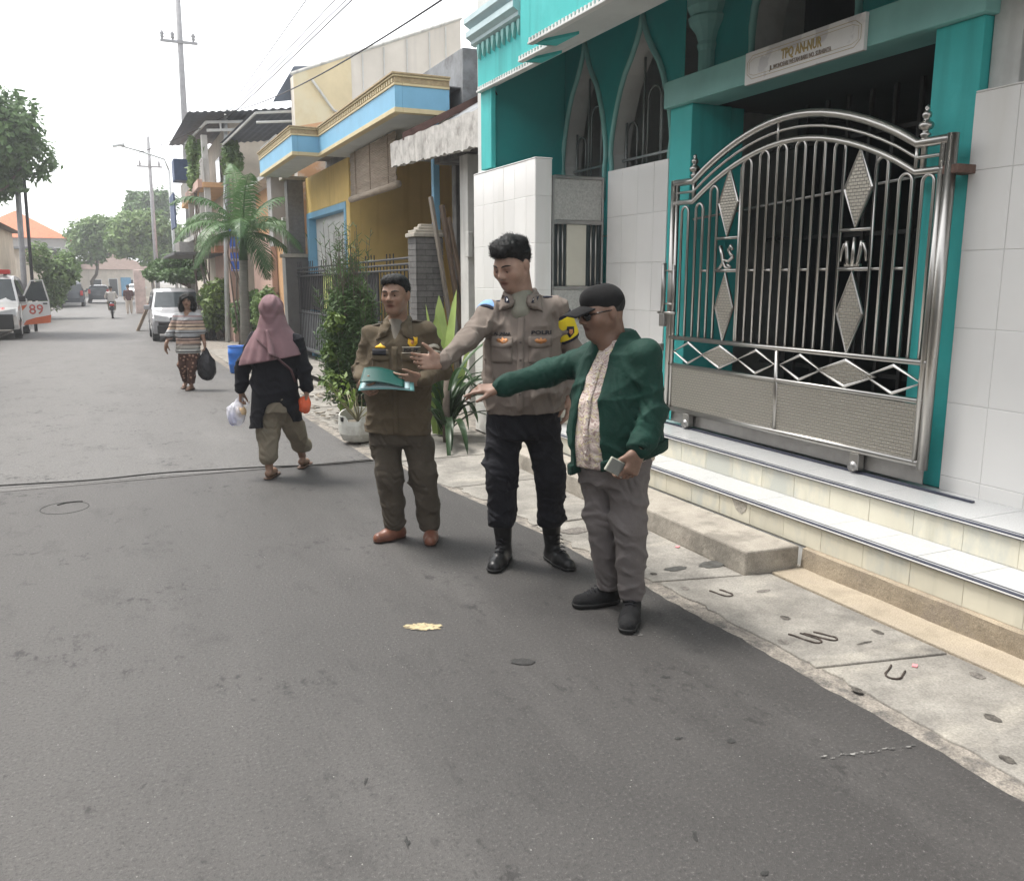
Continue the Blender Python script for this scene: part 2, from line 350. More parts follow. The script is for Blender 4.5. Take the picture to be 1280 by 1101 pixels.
# ------------------------------------------------------------------ the turquoise school building
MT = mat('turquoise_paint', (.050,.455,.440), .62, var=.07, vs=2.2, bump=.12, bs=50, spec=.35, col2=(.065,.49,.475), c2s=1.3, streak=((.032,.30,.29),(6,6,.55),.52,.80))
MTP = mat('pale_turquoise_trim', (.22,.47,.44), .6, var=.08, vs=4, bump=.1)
MTD = mat('shaded_turquoise_paint', (.018,.285,.28), .6, var=.10, vs=2.0, bump=.12, bs=50)  # same turquoise, with the shade under the overhang put into the colour
MW = mat('white_plaster', (.62,.62,.60), .8, var=.06, vs=3, bump=.15, bs=50, col2=(.50,.50,.48), c2s=1.5, streak=((.40,.40,.38),(8,8,.6),.62,.9))
MSOF = mat('soffit_plaster', (.52,.54,.53), .85, var=.08, vs=3, bump=.15)
MTILE = mat('white_wall_tile', (.76,.75,.73), .14, var=.03, vs=2, rnd=.04, spec=.5, bump=.015, bs=9, streak=((.62,.60,.55),(3,3,.45),.56,.85))
MGROUT = mat('grout', (.62,.615,.59), .9, var=.1)
MRISE = mat('cream_marbled_tile', (.66,.625,.51), .2, var=.06, vs=5, rnd=.06, col2=(.53,.535,.48), c2s=2.6, stretch=(1,1,.5), streak=((.46,.44,.35),(9,9,1.2),.58,.80))
MTREAD = mat('speckled_white_tile', (.50,.505,.505), .22, var=.05, vs=90, rnd=.02, fine=.12, fs=160)
MNOSE = mat('dark_nosing', (.045,.05,.075), .45, var=.2)
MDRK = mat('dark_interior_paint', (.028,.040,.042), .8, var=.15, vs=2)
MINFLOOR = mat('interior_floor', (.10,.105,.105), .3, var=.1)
MSTEEL = mat('stainless_steel', (.44,.425,.40), .30, metal=1.0, var=.06, vs=5, bump=.02, bs=40)
MSTEELD = mat('dull_steel', (.34,.33,.32), .36, metal=.9, var=.12, vs=10)
MBAR = mat('grey_window_bar', (.30,.32,.32), .4, metal=.6, var=.1)
def woven(name, c, sx, sy, axes):
    """embossed basket-weave steel sheet: brick-like bumps from two crossing waves"""
    m = mat(name, c, .33, metal=.95, var=.08, vs=12); n = m.node_tree.nodes; L = m.node_tree.links.new
    g = n.new('ShaderNodeNewGeometry'); mp = n.new('ShaderNodeMapping'); L(g.outputs['Position'], mp.inputs[0])
    sp = n.new('ShaderNodeSeparateXYZ'); L(mp.outputs[0], sp.inputs[0])
    cb = n.new('ShaderNodeCombineXYZ'); L(sp.outputs[axes[0]], cb.inputs[0]); L(sp.outputs[axes[1]], cb.inputs[1])
    br = n.new('ShaderNodeTexBrick'); br.inputs['Scale'].default_value = 1.0; br.inputs['Brick Width'].default_value = sx; br.inputs['Row Height'].default_value = sy
    br.inputs['Mortar Size'].default_value = sy*.17; br.inputs['Mortar Smooth'].default_value = 1.0; br.inputs['Color1'].default_value = (1,1,1,1); br.inputs['Color2'].default_value = (1,1,1,1); br.inputs['Mortar'].default_value = (0,0,0,1)
    L(cb.outputs[0], br.inputs['Vector'])
    b = n.new('ShaderNodeBump'); b.inputs['Strength'].default_value = 1.0; b.inputs['Distance'].default_value = .012; L(br.outputs['Color'], b.inputs['Height']); L(b.outputs[0], bsdf(m).inputs['Normal'])
    mx = n.new('ShaderNodeMix'); mx.data_type = 'RGBA'; mx.inputs[6].default_value = (.30,.285,.26,1); mx.inputs[7].default_value = (*c,1); L(br.outputs['Color'], mx.inputs[0]); L(mx.outputs[2], bsdf(m).inputs['Base Color'])
    return m
MWOVEN = woven('woven_steel_sheet', (.60,.57,.51), .034, .020, (1, 2))
MPEB = mat('pebbled_steel_sheet', (.46,.46,.44), .42, metal=.6, var=.2, vs=50, bump=.8, bs=70)

bld = thing('school_building', 'turquoise school building with pointed arch windows and white tiled front walls', 'building', (4.3,4.7,0))
def B(name, x0, x1, y0, y1, z0, z1, m, par=bld, bevel=.006): return obj(name, MB().box(x0,x1,y0,y1,z0,z1), m, par, bevel=bevel)
ZF = .43
B('pillar', 4.18, 4.50, 3.305, 3.60, ZF, 2.931, MT); B('pillar', 4.18, 4.56, 5.80, 6.09, ZF, 2.931, MT)
B('pillar_return', 4.56, 4.70, 5.82, 6.07, ZF, 2.93, MT); 
B('beam', 4.13, 4.44, 3.27, 6.12, 2.932, 3.132, MTP, bevel=.008)
# interior hall behind the gate
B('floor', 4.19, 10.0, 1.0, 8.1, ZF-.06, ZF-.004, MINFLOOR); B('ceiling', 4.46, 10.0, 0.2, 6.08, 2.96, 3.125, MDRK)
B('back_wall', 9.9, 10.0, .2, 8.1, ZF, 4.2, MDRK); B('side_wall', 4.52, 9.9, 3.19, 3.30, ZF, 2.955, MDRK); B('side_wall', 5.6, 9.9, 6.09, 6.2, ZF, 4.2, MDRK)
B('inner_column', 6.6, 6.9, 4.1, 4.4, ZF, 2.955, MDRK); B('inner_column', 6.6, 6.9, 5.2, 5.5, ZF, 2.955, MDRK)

MFOLD = mat('dark_folding_gate', (.022,.022,.022), .6, var=.2)
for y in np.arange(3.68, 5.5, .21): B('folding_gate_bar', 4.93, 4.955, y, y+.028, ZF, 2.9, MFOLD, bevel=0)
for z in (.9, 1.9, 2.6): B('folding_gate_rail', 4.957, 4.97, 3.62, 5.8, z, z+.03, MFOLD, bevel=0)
def wall_with_holes(x, y0, y1, z0, z1, holes):
    bm = bmesh.new(); edges = []
    for loop in [[(y0,z0),(y1,z0),(y1,z1),(y0,z1)]] + holes:
        vs = [bm.verts.new((x, a, b)) for a, b in loop]
        edges += [bm.edges.new((vs[i], vs[(i+1) % len(vs)])) for i in range(len(vs))]
    bmesh.ops.triangle_fill(bm, use_beauty=True, edges=edges, normal=(-1,0,0))
    me = bpy.data.meshes.new('wall'); bm.to_mesh(me); bm.free(); return me
def ogee(y0, y1, zb, zs, za, n=12):
    """pointed onion arch outline: bottom, springing, apex"""
    yc = (y0+y1)/2; h = (y1-y0)/2
    def side(sg):
        pts = []
        for t in np.linspace(0, 1, n):
            # convex belly to t=.55 then concave to the tip
            wv = h*(1.06*math.cos(t*math.pi/2)**.95) if t < .62 else None
            if wv is None:
                w0 = h*(1.06*math.cos(.62*math.pi/2)**.95); s = (t-.62)/.38; wv = w0*(1-s)**1.55
            if t == 0: wv = h
            pts.append((yc+sg*wv, zs+(za-zs)*t))
        return pts
    L_ = side(-1); R_ = side(1)
    return [(y0, zb)] + L_[:-1] + [(yc, za)] + R_[:-1][::-1] + [(y1, zb)]
def sweep_outline(name, outline, x0, x1, m, par, closed=True):
    n = len(outline); b = MB(); vs = [(x0, a, z) for a, z in outline] + [(x1, a, z) for a, z in outline]
    b.add(vs, [(i, (i+1) % n, n+(i+1) % n, n+i) for i in range(n)]); return obj(name, b, m, par)
XW = 4.30
W1 = ogee(7.30, 8.12, 2.35, 2.62, 3.83); W2 = ogee(6.24, 7.17, 2.35, 2.62, 3.82)
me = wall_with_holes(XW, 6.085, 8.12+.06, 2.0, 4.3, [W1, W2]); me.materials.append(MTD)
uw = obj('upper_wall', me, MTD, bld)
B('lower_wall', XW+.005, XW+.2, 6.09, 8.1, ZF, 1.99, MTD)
for W in (W1, W2):
    win = obj('window', MB().tube([(XW-.012, a, z) for a, z in W], .026, 6, closed=True), MTP, bld, smooth=True)
    sweep_outline('reveal', W, XW+.001, XW+.20, MW, win)
    ys_ = [a for a, z in W]; yl, yh = min(ys_), max(ys_); yc = (yl+yh)/2; nb = 7
    def top_at(y):
        zs_ = [z for (a, z), (a2, z2) in zip(W, W[1:]) for _ in (0,) if min(a, a2) <= y <= max(a, a2)]
        best = 2.4
        for (a, z), (a2, z2) in zip(W, W[1:]):
            if min(a, a2) <= y <= max(a, a2) and abs(a2-a) > 1e-6: best = max(best, z+(z2-z)*(y-a)/(a2-a))
        return best
    for k in range(nb):
        y = yl+.06+(yh-yl-.12)*k/(nb-1); zt = top_at(y)
        if k in (0, 2, 4, 6): 
            obj('bar', MB().tube([(XW+.12, y, 2.36), (XW+.12, y, zt-.02)], .011, 6), MBAR, win, smooth=True)
    for ya, yb, zt in ((yl+.05, yl+.22, 2.95), (yh-.22, yh-.05, 3.0), (yc-.1, yc+.1, 3.25)):
        r = (yb-ya)/2; P = [(XW+.135, ya, 2.36), (XW+.135, ya, zt-r)] + [(XW+.135, (ya+yb)/2-r*math.cos(t), zt-r+r*math.sin(t)) for t in np.linspace(0.2, math.pi-.2, 7)] + [(XW+.135, yb, zt-r), (XW+.135, yb, 2.36)]
        obj('bar', MB().tube(P, .009, 6), MBAR, win, smooth=True)
    obj('crossbar', MB().box(XW+.10,XW+.112,yl+.02,yh-.02,2.66,2.68), MBAR, win)
# wing wall and lit corner pier at the far end
B('wing_wall', 3.50, XW-.001, 8.12, 8.30, 2.3, 4.3, MTD); B('corner_pier', 3.45, 3.499, 8.04, 8.3, 2.66, 3.44, MT); B('end_wall', 3.499, 9.0, 8.302, 8.5, .0, 5.2, MW)
# wall over the beam with the arched window above the sign
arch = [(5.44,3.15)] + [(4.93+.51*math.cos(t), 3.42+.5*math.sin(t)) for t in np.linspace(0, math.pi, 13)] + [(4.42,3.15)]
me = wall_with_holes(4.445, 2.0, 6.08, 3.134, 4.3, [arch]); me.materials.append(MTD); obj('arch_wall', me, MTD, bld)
aw = obj('window', MB().tube([(4.43, a, z) for a, z in arch], .03, 6, closed=True), MTP, bld, smooth=True); sweep_outline('reveal', arch, 4.446, 4.72, MW, aw); B('arch_room_back', 5.4, 5.42, 4.0, 5.9, 3.13, 4.3, MDRK); B('arch_room_floor', 4.45, 5.4, 4.0, 5.9, 3.126, 3.14, MDRK)
# carved capital between the windows and the beam
cap = MB().lathe([(.07,3.14),(.07,3.36),(.085,3.40),(.075,3.43),(.10,3.50),(.15,3.56),(.16,3.60),(.14,3.62),(.17,3.68),(.17,3.9)], (4.42, 5.96, 0), 14)
obj('capital', cap, MTP, bld, smooth=False)
# overhanging ring of the upper floor: flat soffit, stepped outer edge with dentils
RZ = 3.43
outer = [(3.45,8.30),(3.45,7.02),(3.30,7.02),(3.30,6.48),(3.13,6.48),(3.13,-1.0)]
for k, (xa, ya, yb) in enumerate(((3.42, 7.02, 8.30), (3.28, 6.48, 7.02), (3.11, -1.0, 6.48))):
    ztop = 3.80 if k == 0 else 5.0
    fo = B('fascia', xa, xa+.02, ya+.001, yb-.001, RZ-.012, ztop, MT, bevel=.004)
    # dentils along the lower edge
    d = MB()
    for y in np.arange(ya+.02, min(yb, 9)-.02, .055): d.box(xa-.012, xa-.001, y, y+.03, RZ-.02, RZ+.012)
    do = obj('dentil_row', d, MW, bld); do['kind'] = 'stuff'
    B('drip_edge', xa-.02, xa+.03, ya-.018, yb+.0, RZ-.038, RZ-.021, MW, bevel=.003)
    B('soffit_panel', xa+.031, 3.47, ya, yb, RZ-.008, RZ+.02, MSOF, bevel=0)
for x0, x1, y in ((3.28,3.42,7.02),(3.11,3.28,6.48)):
    # turquoise wedge under each step
    obj('step_wedge', MB().prism([(x0+.03,y-.03),(x1+.05,y-.03),(x1+.05,y-.40)], lambda p: (p[0],p[1],RZ-.03), lambda p: (p[0],p[1],RZ-.0085)), MT, bld, recalc=True)
    B('step_face', x0, x1+.02, y-.012, y+.0, RZ-.03, 5.0, MT, bevel=.003)
B('ring_inner_face', 3.471, 3.52, -1.0, 8.12, RZ-.01, 4.25, MSOF); B('porch_ceiling', 3.52, 10.0, -1.0, 8.3, 4.26, 4.4, MSOF)
B('upper_floor_wall', 3.6, 10, -1.0, 8.29, 4.41, 5.6, MT)
# cornice with hanging leaf drops at the far end
cor = [(0,3.82),(.05,3.84),(.05,3.87),(.10,3.90),(.10,3.95),(.06,3.955),(.06,3.985),(.12,4.02),(.12,4.07),(0,4.07)]
obj('cornice', MB().prism(cor, lambda p: (3.419-p[0], 7.25, p[1]), lambda p: (3.419-p[0], 8.36, p[1])), mat('pale_blue_trim', (.48,.60,.62), .6, var=.08), bld, recalc=True)
for k, y in enumerate(np.arange(7.30, 8.28, .115)):
    obj('leaf_drop', MB().prism([(-.028,.06),(.028,.06),(.03,.02),(.0,-.08),(-.03,.02)], lambda p, y=y: (3.418, y+p[0], 3.76+p[1]), lambda p, y=y: (3.39, y+p[0], 3.765+p[1]*.9)), MTP, bld, recalc=True)
B('cornice_block', 3.40, 3.6, 7.02, 7.24, 3.79, 4.4, MT); B('balcony_parapet', 3.43, 3.55, 7.24, 8.30, 4.071, 4.62, MW); 
# white walls above the tiled wall on the right
B('white_pier', 4.24, 4.5, 3.13, 3.30, 2.56, 4.2, MW); rw = B('window', 4.40, 4.42, 1.2, 3.12, 2.56, 4.2, mat('dark_glass', (.03,.035,.04), .08, var=.2))
for y in np.arange(1.35, 3.1, .13): obj('bar', MB().tube([(4.36,y,2.56),(4.36,y,4.15)], .012, 6), MBAR, rw)
B('white_pier', 4.24, 4.5, .6, 1.19, 2.56, 4.2, MW)

# ------- tiled walls: backing plus single tiles
def tile_field(par, origin, du, nrm, width, z0, z1, tw, th, m=MTILE, u_off=0.0, thick=.008, gap=.0018, zrow0=None, name='tile'):
    """tiles in the plane through origin spanned by du (horizontal unit) and z, thickness towards nrm"""
    du = Vector(du); nr = Vector(nrm); cache = {}
    us = [0.0]; u = u_off if u_off > 0 else tw
    while u < width-1e-4: us.append(u); u += tw
    us.append(width); zs = [z1]; z = (zrow0 if zrow0 else z1-th)
    while z > z0+1e-4: zs.append(z); z -= th
    zs.append(z0)
    for a, b in zip(us, us[1:]):
        for c, d in zip(zs[1:], zs):
            wd, hg = b-a-gap, d-c-gap
            if wd < .015 or hg < .015: continue
            key = (round(wd,3), round(hg,3))
            if key not in cache:
                e = .003; q = MB()
                pts = [du*0, du*wd, du*wd+Vector((0,0,hg)), Vector((0,0,hg))]
                inn = [du*e+Vector((0,0,e)), du*(wd-e)+Vector((0,0,e)), du*(wd-e)+Vector((0,0,hg-e)), du*e+Vector((0,0,hg-e))]
                vs = [p for p in pts] + [p+nr*(thick-.0015) for p in pts] + [p+nr*thick for p in inn]
                q.add(vs, [(0,1,5,4),(1,2,6,5),(2,3,7,6),(3,0,4,7),(4,5,9,8),(5,6,10,9),(6,7,11,10),(7,4,8,11),(8,9,10,11)])
                me_ = q.mesh(name, m); fix(me_)
                cache[key] = me_
            place(name, cache[key], par, Vector(origin)+du*(a+gap/2)+Vector((0,0,c+gap/2)) + nr*random.uniform(-.0006,.0006))
def core(name, x0, x1, y0, y1, z0, z1, par=bld): return B(name, x0, x1, y0, y1, z0, z1, MGROUT, par, bevel=0)
wa = core('tiled_wall', 4.188, 4.298, 6.10, 7.05, ZF, 2.555); tile_field(wa, (4.188,7.05,0), (0,-1,0), (-1,0,0), .95, ZF, 2.555, .25, .41)
wr = core('tiled_wall', 4.168, 4.30, -1.2, 3.303, ZF, 2.545); tile_field(wr, (4.168,3.303,0), (0,-1,0), (-1,0,0), 3.6, ZF, 2.545, .25, .41, u_off=.25, zrow0=2.155)
B('wall_cap', 4.158, 4.31, -1.2, 3.302, 2.546, 2.556, MTILE)
wb = core('tiled_wall', 3.458, 3.612, 7.066, 8.5, 0.0, 2.632); tile_field(wb, (3.458,8.5,0), (0,-1,0), (-1,0,0), 1.434, .0, 2.632, .25, .41, zrow0=2.32); tile_field(wb, (3.452,7.066,0), (1,0,0), (0,-1,0), .16, ZF-.2, 2.632, .25, .41, zrow0=2.32)
B('wall_cap', 3.446, 3.62, 7.058, 8.5, 2.633, 2.645, MTILE)
# side door with grey panels between the tiled walls
dr = thing('side_door', 'grey metal side door with pebbled panel between white tiled walls', 'door', (3.9,7.07,ZF))
def D(name, x0, x1, z0, z1, m, y0=7.075, y1=7.10): return obj(name, MB().box(x0,x1,y0,y1,z0,z1), m, dr, bevel=.004)
for x0, x1 in ((3.625,3.645),(4.135,4.155)): D('stile', x0, x1, ZF, 2.5, MSTEELD, 7.066, 7.105)
for z0, z1 in ((2.475,2.505),(2.08,2.115),(1.50,1.53),(1.22,1.25)): D('rail', 3.646, 4.134, z0, z1, MSTEELD, 7.064, 7.107)
D('top_panel', 3.646, 4.134, 2.116, 2.474, MPEB); D('middle_panel', 3.78, 3.98, 1.531, 2.079, mat('cream_panel', (.55,.53,.45), .5, var=.06), 7.078, 7.10)
D('dark_glass', 3.646, 3.779, 1.531, 2.079, MDRK, 7.09, 7.10); D('dark_glass', 3.981, 4.134, 1.531, 2.079, MDRK, 7.09, 7.10); D('lower_panel', 3.646, 4.134, 1.251, 1.499, MPEB, 7.08, 7.10); D('lower_panel', 3.646, 4.134, ZF, 1.219, MPEB, 7.08, 7.10)
for x in (3.69,3.735,4.03,4.08): obj('bar', MB().tube([(x,7.078,1.531),(x,7.078,2.079)], .008, 6), MSTEEL, dr, smooth=True)

# ------------------------------------------------------------------ steps
st = thing('entrance_steps', 'two tiled entrance steps with pale risers and dark nosing strips', 'steps', (3.6,4,0))
def S(name, x0, x1, y0, y1, z0, z1, m, bevel=.003): return obj(name, MB().box(x0,x1,y0,y1,z0,z1), m, st, bevel=bevel)
Y0, Y1 = -1.2, 7.056
S('core', 3.432, 4.17, Y0, Y1, -.01, .262, MGROUT, 0); S('core', 3.732, 4.18, Y0, 7.05, .262, .422, MGROUT, 0)
kb = MB(); ky = list(np.arange(Y0, 3.56, .12)) + [3.525]
for ya, yb in zip(ky, ky[1:]): kb.add([(3.384+.006*math.sin(ya*9),ya,-.01),(3.384+.006*math.sin(yb*9),yb,-.01),(3.392+.004*math.sin(yb*13),yb,.118),(3.392+.004*math.sin(ya*13),ya,.118),(3.433,yb,.124),(3.433,ya,.124)], [(0,3,2,1),(3,5,4,2)])
obj('cement_base', kb, MSAND2, st, recalc=True)
tile_field(st, (3.432,Y1,0), (0,-1,0), (-1,0,0), Y1-Y0, .122, .258, .294, .3, MRISE, u_off=.105, zrow0=.05, name='riser_tile')
tile_field(st, (3.732,Y1,0), (0,-1,0), (-1,0,0), Y1-Y0, .272, .418, .294, .3, MRISE, u_off=.145, zrow0=.05, name='riser_tile')
def tread(x0, x1, z, u0):
    y = Y1-u0; ys_ = [Y1]
    while y > Y0: ys_.append(y); y -= .294
    for a, b in zip(ys_, ys_[1:]): obj('tread_tile', MB().box(x0, x1, b+.001, a-.001, z-.01, z+random.uniform(-.0006,.0006)), MTREAD, st, bevel=.0015)
tread(3.432, 3.731, .272, .105); tread(3.732, 4.165, .432, .145)
for x, z in ((3.432,.272),(3.732,.432)):
    S('nosing', x-.022, x-.0005, Y0, Y1-.01, z-.017, z+.0015, MNOSE, .002); S('nosing_groove', x-.026, x-.0225, Y0, Y1-.01, z-.011, z-.005, MTILE, 0); S('nosing', x+.012, x+.02, Y0, Y1-.01, z+.0012, z+.0025, MNOSE, 0)
# broken corner of a riser
obj('chipped_patch', MB().add([(3.4215,4.19,.262),(3.4215,4.03,.262),(3.4215,4.05,.20),(3.4215,4.09,.172),(3.4215,4.14,.19)], [(0,1,2,3,4)]), mat('raw_cement', (.42,.39,.34), .95, var=.2, vs=30, bump=.5), st)

# ------------------------------------------------------------------ sign
sg = thing('name_sign', 'white marble name sign with gold lettering over the steel gate', 'sign', (4.1,4.56,2.92))
MMARB = mat('white_marble_print', (.76,.75,.74), .25, var=.03, vs=8, streak=((.60,.59,.60),(2,5,5),.56,.60))
obj('board', MB().box(4.098,4.128,4.03,5.09,2.912,3.122), MMARB, sg, bevel=.004)
MGOLD = mat('gold_print', (.42,.31,.12), .5, var=.15, vs=20); MGREYP = mat('brown_print', (.28,.23,.19), .6)
def hexline(d, r): 
    P = [(4.0965, 4.56+s*(.53-d), z) for s, z in ((-1, 2.917+d+.05), (-1, 3.117-d-.05))]; 
    a, b = .53-d, d; yy = [(-a, 2.98), (-a+.05, 2.917+b), (a-.05, 2.917+b), (a, 2.98), (a, 3.055), (a-.05, 3.117-b), (-a+.05, 3.117-b), (-a, 3.055)]
    obj('border_line', MB().tube([(4.0972, 4.56+y, z) for y, z in yy], r, 4, closed=True), MGOLD, sg)
hexline(.025, .0016); hexline(.045, .0012)
text_obj('lettering', 'TPQ AN-NUR', .085, MGOLD, sg, street_mx(4.0965, 4.55, 3.035), offset=.002, squash=.36)
text_obj('lettering', 'JL. WONOSARI WETAN BARU NO. SURABAYA', .04, MGREYP, sg, street_mx(4.0965, 4.56, 2.975), offset=.0006, squash=.55)

# ------------------------------------------------------------------ stainless sliding gate
gt = thing('sliding_gate', 'arched stainless steel sliding gate with diamond panels on the entrance steps', 'gate', (4.05,4.57,.43))
XG = 4.05
def gp(P, x=XG): return [(x, a, z) for a, z in P]
def GT(name, P, r, m=MSTEEL, n=8, x=XG, par=None): return obj(name, MB().tube(gp(P, x), r, n), m, par or gt, smooth=True)
def arc(ya, yb, zs, za, n=18):
    """shallow arch with flicked ends"""
    out = []
    for t in np.linspace(0, 1, n):
        y = ya+(yb-ya)*t; s = 2*t-1; out.append((y, zs+(za-zs)*(1-abs(s)**1.9)))
    return out
def rail(dz, za, y_in_l=5.56, y_in_r=3.54): return [(5.80, 2.325-dz), (y_in_l, 2.32-dz)] + arc(y_in_l-.02, y_in_r+.02, 2.335-dz, za)[1:-1] + [(y_in_r, 2.32-dz), (3.335, 2.32-dz)]
GT('top_rail', rail(0, 2.625), .026, n=10); GT('middle_rail', rail(.075, 2.55), .010); GT('inner_rail', rail(.15, 2.475), .020)
GT('stile', [(5.815,2.345),(5.825,.47)], .026, n=10); GT('stile', [(3.325,2.345),(3.335,.545)], .030, n=10); GT('stile', [(3.375,2.32),(3.385,.56)], .020)
GT('stile', [(5.765,2.32),(5.775,.56)], .016)
GT('rail', [(5.81,1.135),(3.35,1.14)], .018); GT('rail', [(5.81,.92),(3.35,.925)], .016); GT('rail', [(5.82,.565),(3.34,.575)], .022)
GT('stile', [(4.555,1.12),(4.535,.59)], .018); GT('strut', [(4.66,2.62),(4.66,2.45)], .010)
GT('strut', [(5.56,2.32),(5.56,2.17)], .012); GT('strut', [(3.545,2.32),(3.545,2.17)], .012)
for ya, yb in ((5.755,4.56),(4.53,3.35)):
    obj('woven_panel', MB().box(XG-.006, XG+.006, yb, ya, .588, .906), MWOVEN, gt)
def hairpin(yc, wd, zt, zb=1.14, name='bar_loop'):
    r = wd/2; P = [(yc+r, zb), (yc+r, zt-r)] + [(yc+r*math.cos(t), zt-r+r*math.sin(t)) for t in np.linspace(.25, math.pi-.25, 7)] + [(yc-r, zt-r), (yc-r, zb)]
    GT(name, P, .0105, n=6)
for yc, zt in ((5.66,2.14),(5.48,2.15),(5.31,2.26),(4.95,2.41),(4.78,2.44),(4.61,2.46),(4.44,2.46),(4.27,2.45),(4.105,2.41),(3.775,2.28),(3.605,2.17),(3.455,2.15)):
    hairpin(yc, .085 if yc > 3.5 else .075, zt)
for ya, yb in ((5.44,5.36),(4.905,4.82),(4.735,4.655),(4.565,4.485),(4.395,4.315),(4.225,4.15),(3.815,3.735),(3.645,3.565)):
    GT('tie_bar', [(ya-.01,1.655),(yb-.005,1.655)], .009)
def diamond(yc, z0, z1, hw, filled=True):
    zc = (z0+z1)/2; P = [(yc,z1),(yc-hw,zc),(yc,z0),(yc+hw,zc)]
    d = obj('diamond', MB().tube(gp(P, XG-.004), .0115, 6, closed=True), MSTEEL, gt)
    if filled:
        obj('woven_sheet', MB().prism(P, lambda p: (XG-.010,p[0],p[1]), lambda p: (XG+.004,p[0],p[1])), MWOVEN, d, recalc=True)
for yc in (5.135, 3.94):
    diamond(yc, 1.90, 2.36 if yc > 5 else 2.345, .105); diamond(yc, 1.15, 1.635, .10)
    for s in (-.125, .125): 
        if not (yc > 5 and s > 0): GT('upright', [(yc+s, 1.14), (yc+s, 2.30 if s*(yc-4.5) > 0 else 2.36)], .0105, n=6)
    GT('cross_piece', [(yc+.12,1.885),(yc-.12,1.885)], .011); GT('cross_piece', [(yc+.12,1.655),(yc-.12,1.655)], .013)
# the scrolled ornaments between the diamonds
yo = 3.94
orn = obj('calligraphy_ornament', MB().tube(gp([(yo,1.67),(yo,1.84)],XG-.006), [.016,.010], 8), MSTEEL, gt, smooth=True)
for s in (-1, 1):
    GT('stroke', [(yo+s*.035,1.675),(yo+s*.045,1.72),(yo+s*.055,1.78),(yo+s*.058,1.82)], .012, x=XG-.006, par=orn)
    GT('stroke', [(yo+s*.055,1.80),(yo+s*.075,1.80),(yo+s*.092,1.76),(yo+s*.10,1.70)], [.010,.011,.009,.006], x=XG-.006, par=orn)
obj('base_bar', MB().box(XG-.016,XG+.004,yo-.06,yo+.06,1.668,1.684), MSTEEL, orn)
yo = 5.135
orn = obj('calligraphy_ornament', MB().tube(gp([(yo+.07,1.83),(yo+.045,1.77),(yo+.03,1.71),(yo,1.675),(yo-.04,1.665)],XG-.006), [.013,.014,.014,.012,.008], 8), MSTEEL, gt, smooth=True)
GT('stroke', [(yo-.07,1.80),(yo-.05,1.83),(yo-.025,1.80),(yo-.05,1.77),(yo-.075,1.755)], .012, x=XG-.006, par=orn); GT('stroke', [(yo-.08,1.75),(yo-.03,1.72),(yo+.02,1.73),(yo+.06,1.68),(yo+.09,1.665)], .011, x=XG-.006, par=orn); GT('stroke', [(yo-.02,1.70),(yo-.055,1.675)], .011, x=XG-.006, par=orn)
# lozenge band
for yc, hw, fl in ((5.55,.185,0),(5.16,.215,1),(4.76,.19,0),(4.33,.185,0),(3.94,.23,1),(3.58,.20,0)):
    P = [(yc,1.108),(yc-hw,1.028),(yc,.948),(yc+hw,1.028)]
    d = obj('lozenge', MB().tube(gp(P, XG-.004), .0115, 6, closed=True), MSTEEL, gt)
    if fl: obj('woven_sheet', MB().prism(P, lambda p: (XG-.008,p[0],p[1]), lambda p: (XG+.004,p[0],p[1])), MWOVEN, d, recalc=True)
for y in (5.575, 3.51):
    fp = [(.017,2.17),(.017,2.345),(.022,2.35),(.03,2.365),(.018,2.375),(.016,2.385),(.036,2.395),(.040,2.41),(.034,2.425),(.018,2.435),(.015,2.445),(.024,2.455),(.026,2.468),(.018,2.482),(.010,2.488),(.014,2.497),(.012,2.508),(.002,2.516)]
    obj('finial', MB().lathe(fp, (XG+.012,y,0), 14), MSTEEL, gt, smooth=True)
# hinge side lock case, rollers, stay bar and brackets
for z in (1.66,1.40): GT('lock_bar', [(5.90,z),(5.72,z)], .007, x=XG-.03)
obj('lock_tube', MB().tube([(XG-.03,5.875,1.30),(XG-.03,5.875,1.72)], .020, 8), MSTEELD, gt, smooth=True); obj('lock_tube', MB().tube([(XG-.03,5.735,1.32),(XG-.03,5.735,1.70)], .014, 8), MSTEELD, gt, smooth=True); GT('lock_bar', [(5.93,1.33),(5.70,1.33)], .012, x=XG-.035); obj('latch', MB().box(XG-.05,XG+.0,5.83,5.90,1.22,1.32), MSTEELD, gt, bevel=.004); obj('latch', MB().box(XG-.05,XG-.01,5.87,5.91,1.02,1.08), MSTEELD, gt, bevel=.004)
for y in (5.52, 3.80):
    obj('roller_housing', MB().box(XG-.03,XG+.02,y-.035,y+.035,.455,.555), MSTEEL, gt, bevel=.004); obj('roller', MB().tube([(XG-.045,y,.475),(XG+.03,y,.475)], .032, 14), MSTEELD, gt, smooth=True)
obj('bottom_plate', MB().box(XG+.03,XG+.036,3.35,5.8,.455,.56), MSTEELD, gt)
obj('floor_rail', MB().box(XG-.012,XG+.012,3.0,6.05,.4335,.4435), MNOSE, gt); obj('wall_bracket', MB().box(XG-.02,4.178,3.26,3.36,2.14,2.185), mat('rusty_bracket', (.16,.10,.08), .7, metal=.4, var=.3, vs=30), gt, bevel=.004)
GT('stay_bar', [(5.62,2.045),(3.40,2.165)], .009, m=MSTEELD, x=XG+.05)
